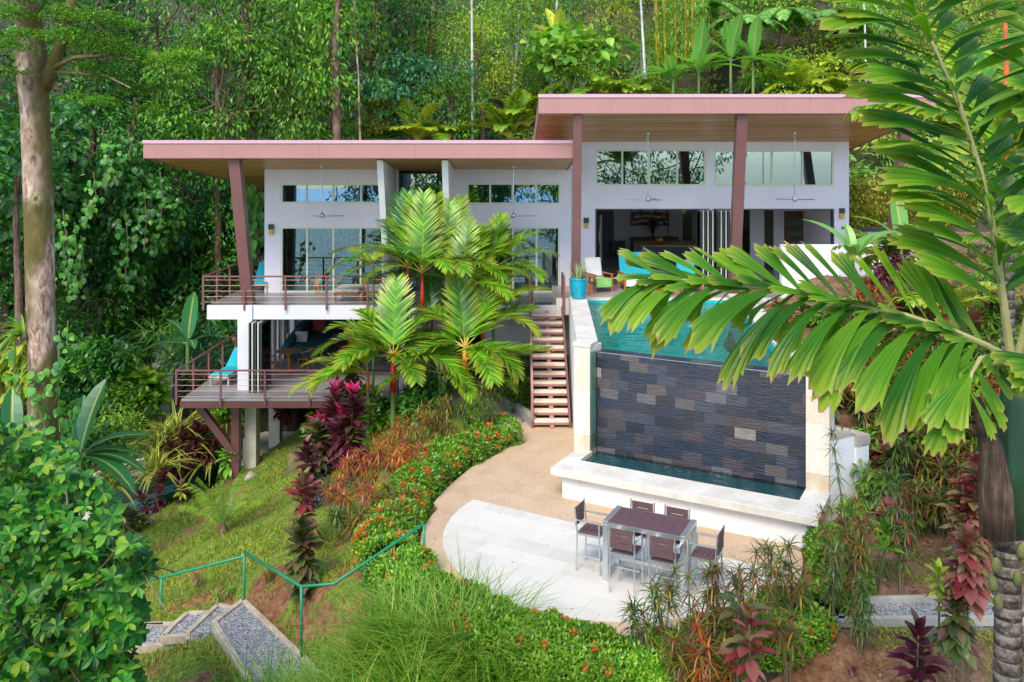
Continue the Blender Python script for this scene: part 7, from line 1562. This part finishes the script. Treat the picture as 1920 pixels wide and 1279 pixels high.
m=MB(); N=46; a=rng.uniform(0,TAU,N); r=3.6*np.sqrt(rng.random(N)); X=PC[0]+r*np.cos(a); Y=PC[1]+r*np.sin(a); k=np.array([np.dot(np.array((x,y))-A0,n_)>2.0 for x,y in zip(X,Y)]); X=X[k];Y=Y[k];N=len(X); m.inst(T_quad,np.stack([X,Y,np.full(N,.012)],1),rng.normal(size=(N,3))*[1,1,0],(0,0,1),rng.uniform(.04,.09,N)); tag(m.build('fallen_leaves',MT['litter']),'a few dry fallen leaves on the paving','leaf litter',kind='stuff')

# low growth on the bank further right, nobody could count it
m=MB()
for i in range(230):
    X=rng.uniform(10.5,24);Y=rng.uniform(15,38)
    if X*F/Y+960<1800 or (X<19 and 30<Y<36 and X>12.5): continue
    r=rng.uniform(.4,.9); k=int(110*r); d=rsph(k); d[:,2]=np.abs(d[:,2]); p=d*r*rng.uniform(.4,1,(k,1))*[1,1,.8]+[X,Y,H(X,Y)]; m.inst((T_cord,T_crot,T_small)[i%3],p,d*[1,1,.5]+rng.normal(0,.4,(k,3)),(0,0,1),rng.uniform(.2,.34,k),int(rng.integers(0,5)))
tag(m.build('bank_undergrowth',[MT[q] for q in ('lf_mid','lf_crot','lf_bright','lf_cordg','lf_dark')]),'mixed low leafy growth covering the bank at the far right edge','undergrowth',kind='stuff')
# ------------------------------------------------------------------ the near palm with wedge-shaped leaflets, right foreground
def wedge(m,base,d,up,L,w0,w1,droop=.5,jag=.10,nt=9,nc=8,slant=.12,mi=0,curl=0.,peak=.85):
    d=unit(d); up=np.array(up,float); y=unit(np.cross(up,d)); z=np.cross(d,y)
    lob=rng.uniform(0,1,nc+1); endk=1-jag*np.abs(np.sin(np.arange(nc+1)*1.9+rng.uniform(0,6)))-jag*.6*lob; endk=endk-slant*np.abs(np.linspace(-1,1,nc+1)-rng.uniform(-.2,.2))
    V=[];U=[]; p=np.array(base,float); dd=d.copy(); P_=[p.copy()];DD=[dd.copy()]
    for i in range(nt):
        dd=dd+np.array((0,0,-droop/nt*(.4+1.2*i/nt))); dd/=np.linalg.norm(dd); p=p+dd*L/nt; P_.append(p.copy()); DD.append(dd.copy())
    P_=np.array(P_);DD=np.array(DD)
    for i in range(nt+1):
        for j in range(nc+1):
            t=i/nt*endk[j] if i>nt*.6 else i/nt*(1-(1-endk[j])*0) 
            t=min(1,(i/nt)*(1 if i<=nt*.6 else 1-(1-endk[j])*((i/nt-.6)/.4)))
            x=t*nt; k=min(int(x),nt-1); f=x-k; c=P_[k]*(1-f)+P_[k+1]*f; dq=unit(DD[k]*(1-f)+DD[k+1]*f); yy=unit(np.cross(up,dq)) if np.linalg.norm(np.cross(up,dq))>.2 else y; zz=np.cross(dq,yy)
            wd=w0+(w1-w0)*min(1,t/peak)**1.15; wd*=(1-.12*max(0,(t-peak)/(1-peak))); s_=j/nc*2-1
            V.append(c+yy*s_*wd*.5+zz*((.055*wd if j%2 else 0)+abs(s_)**2*wd*(.10+curl))); U.append((j/nc,t+1e-4 if i<nt else 1.02))
    F_=[(i*(nc+1)+j,(i+1)*(nc+1)+j,(i+1)*(nc+1)+j+1,i*(nc+1)+j+1) for i in range(nt) for j in range(nc)]
    m.add(V,F_,mi,U)
np_=thing('foreground_palm','large near palm with jagged wedge shaped leaflets and ringed trunk at the right edge','palm',(4.58,7.9,-2.6),world=True)
m=MB(); tpt=[P(1893,1500,7.9),P(1889,1279,7.9),P(1890,1150,7.9),P(1888,1030,7.9),P(1893,980,7.9)]; m.tube(tpt,[.135,.12,.115,.112,.11],20,cap=False)
for y in (1040,1075,1118,1150): c=P(1889,y,7.9); m.lathe([(.113,-.012),(.124,0),(.126,.012),(.113,.03)],tuple(c),20)
m.build('trunk',MT['palmbark'],np_,smooth=True)
m=MB(); m.tube([P(1893,1000,7.9),P(1896,880,7.9),P(1898,760,7.9),P(1894,670,7.9)],[.13,.135,.11,.06],16); m.build('crownshaft',MT['shgreen'] if 'shgreen' in MT else simple('deep_green_crownshaft',(.02,.07,.03),.4,var=.3,scale=3,stretch=(1,1,.2)),np_,smooth=True)
m=MB(); pts=[P(1843,752,7.62),P(1856,790,7.64),P(1872,850,7.68),P(1880,930,7.70),P(1884,1015,7.72)]; rr=[.035,.055,.095,.14,.145]; V=[];n=12
for p,r in zip(pts,rr):
    for k in range(n): a=math.pi*(.95+1.1*k/(n-1)); V.append(p+np.array((math.cos(a)*r,math.sin(a)*r*.9+.12,0)))
m.add(V,[(i*n+k,i*n+k+1,(i+1)*n+k+1,(i+1)*n+k) for i in range(4) for k in range(n-1)]); sh=m.build('dried_sheath',MT['sheath'],np_,smooth=True); so_=sh.modifiers.new('thick','SOLIDIFY'); so_.thickness=.012
for i,(x,y) in enumerate(((1868,1060),(1908,1085),(1872,1130),(1915,1035),(1862,1095))):      # leaf scars and husks
    m=MB(); c=P(x,y,7.78); m.ell(c,(.045,.04,.075),10,8); m.build('husk',MT['husk'] if 'husk' in MT else MT['sheath'],np_,smooth=True)
def wfrond(pts,rows,nodes,r0=.035,r1=.008,t0=.08,lfun=None,name='frond'):
    """rows: (direction at the base end, direction at the tip end, length, width at tip, droop)"""
    pts=np.array(pts); N=len(pts)-1; m=MB(); m.tube(list(pts),[r0+(r1-r0)*i/N for i in range(N+1)],8,1)
    for q in range(nodes):
        for ri,(da,db,L,w,dr) in enumerate(rows):
            t=t0+(1-t0)*(q+.25*ri+rng.uniform(-.12,.12))/nodes; t=min(.995,max(.02,t)); x=t*N; k=min(int(x),N-1); f=x-k; b=pts[k]*(1-f)+pts[k+1]*f
            d=np.array(da)*(1-t)+np.array(db)*t+rng.normal(0,.09,3); l=L*(lfun(t) if lfun else 1)*rng.uniform(.88,1.1); tw=rng.normal(0,.35)
            up=np.array((rng.normal(0,.3),-.55+rng.normal(0,.25),.8)); wedge(m,b,d,up,l,.018,w*rng.uniform(.75,1.15)*min(1,l/L+.1),dr*rng.uniform(.7,1.3))
    return m.build(name,[MT['lf_fan'],MT['rachis']],np_)
# horizontal frond reaching left across the pool
RB=[P(x,y,D) for x,y,D in ((1894,672,7.9),(1850,648,7.8),(1790,622,7.65),(1700,592,7.5),(1600,568,7.4),(1500,550,7.3),(1400,537,7.2),(1300,527,7.15),(1215,522,7.1))]
wfrond(RB,[((-.20,.35,.90),(-.80,.2,.55),.86,.21,.35),((-.75,-.45,.42),(-.97,-.25,.12),.70,.15,.25),((-.42,-.45,-.25),(-.80,-.3,-.18),1.42,.29,1.15),((-.20,.55,-.40),(-.6,.4,-.4),.85,.28,1.2),((-.85,.3,.25),(-1,.1,.05),.62,.14,.4)],20,t0=.14,lfun=lambda t:.95-.45*t**2.2)
# upright frond
RA=[P(x,y,D) for x,y,D in ((1897,680,7.9),(1882,570,7.8),(1864,440,7.7),(1838,320,7.6),(1800,200,7.5),(1752,90,7.4),(1696,-5,7.3),(1640,-90,7.2))]
wfrond(RA,[((-.85,-.25,.55),(-1,-.2,.25),1.30,.32,.7),((-.75,.45,.60),(-.9,.4,.5),1.05,.18,.6),((.75,-.2,.65),(.8,-.3,.6),1.0,.3,.6),((.55,.5,.6),(.6,.4,.7),.9,.18,.6),((-.55,-.6,.55),(-.6,-.6,.5),.85,.16,.9)],22,r0=.04,t0=.14,lfun=lambda t:1-.35*max(0,t-.5))
# short drooping frond under the crown
RC=[P(x,y,D) for x,y,D in ((1890,690,7.85),(1862,668,7.55),(1838,672,7.3),(1822,700,7.1),(1815,745,7.0))]
wfrond(RC,[((-.95,-.1,-.0),(-.6,-.1,-.8),.85,.19,.7),((-.6,-.5,.35),(-.35,-.3,-.8),.6,.2,.9),((.3,-.5,-.4),(.5,-.1,-.8),.5,.17,.6)],6,t0=.15)
# fronds leaving the picture on the right
RD=[P(x,y,D) for x,y,D in ((1900,690,7.85),(1945,672,7.4),(1985,680,7.0),(2020,720,6.7))]
wfrond(RD,[((-.9,-.3,.25),(-1,-.1,.1),.55,.26,.35),((.3,-.3,.8),(.6,-.3,.6),.6,.2,.5)],5,t0=.25)
RE=[P(x,y,D) for x,y,D in ((1903,690,7.9),(1950,500,7.6),(1985,300,7.3),(1990,120,7.1),(1965,-60,7.0))]
wfrond(RE,[((-.6,-.3,.3),(-.7,-.2,.5),.62,.24,1.3),((-.3,.5,.6),(-.4,.5,.6),.8,.2,.7),((.8,-.1,.5),(.8,0,.4),.7,.2,.6)],8,t0=.3)
# second palm close behind with an orange flower stalk, top right
p=P(1890,330,11.5); t=make_palm('palm_tree','palm behind the near one in the top right corner with an orange stalk',(p[0],p[1],-2),p[2]+2-.5,[(150,62,1.1,1.2),(180,50,1.0,1.2),(110,75,1.1,.8),(60,70,1.1,1.0),(20,60,1,1.2),(-40,60,1,1.1),(210,40,.9,1.5),(-90,65,.9,1.2)],MT['lf_palm'],MT['rachis_y'],MT['palmbark'],MT['greenstem'],2.3,34,.62,1.5,T_blade,.09,None)
m=MB(); m.tube([P(1885,320,11.4)-np.array(t.location)-0,P(1888,180,11.4)-np.array(t.location),P(1884,20,11.4)-np.array(t.location)],[.03,.035,.03],8); m.build('flower_stalk',MT['orangeshaft'],t)
# garden trees behind the viewpoint, only mirrored; extra left ones added to dim reflections
for x,y,s,k,l in ((-14,-18,1.5,'A','dark garden tree behind the viewpoint mirrored at the far left'),(-6,-12,1.3,'B','drooping garden tree behind the viewpoint left of the middle'),(-3,-30,1.7,'F','big leaved garden tree far behind the viewpoint'),(7,-9,1.3,'A','dark garden tree nearest behind the viewpoint, mirrored in the upper right windows'),(16,-16,1.5,'B','drooping garden tree behind the viewpoint at the right, mirrored in the windows'),(-9,-14,1.0,'C','garden tree behind the viewpoint mirrored in the left windows'),(4,-16,1.1,'B','garden tree behind the viewpoint mirrored in the middle windows'),(14,-12,1.0,'E','garden tree behind the viewpoint mirrored in the right windows'),(-2,-22,1.2,'A','tall garden tree behind the viewpoint mirrored in the doors')):
    place(prot[k],(x,y,-4),rng.uniform(0,6),s,l,'garden trees behind the viewpoint')
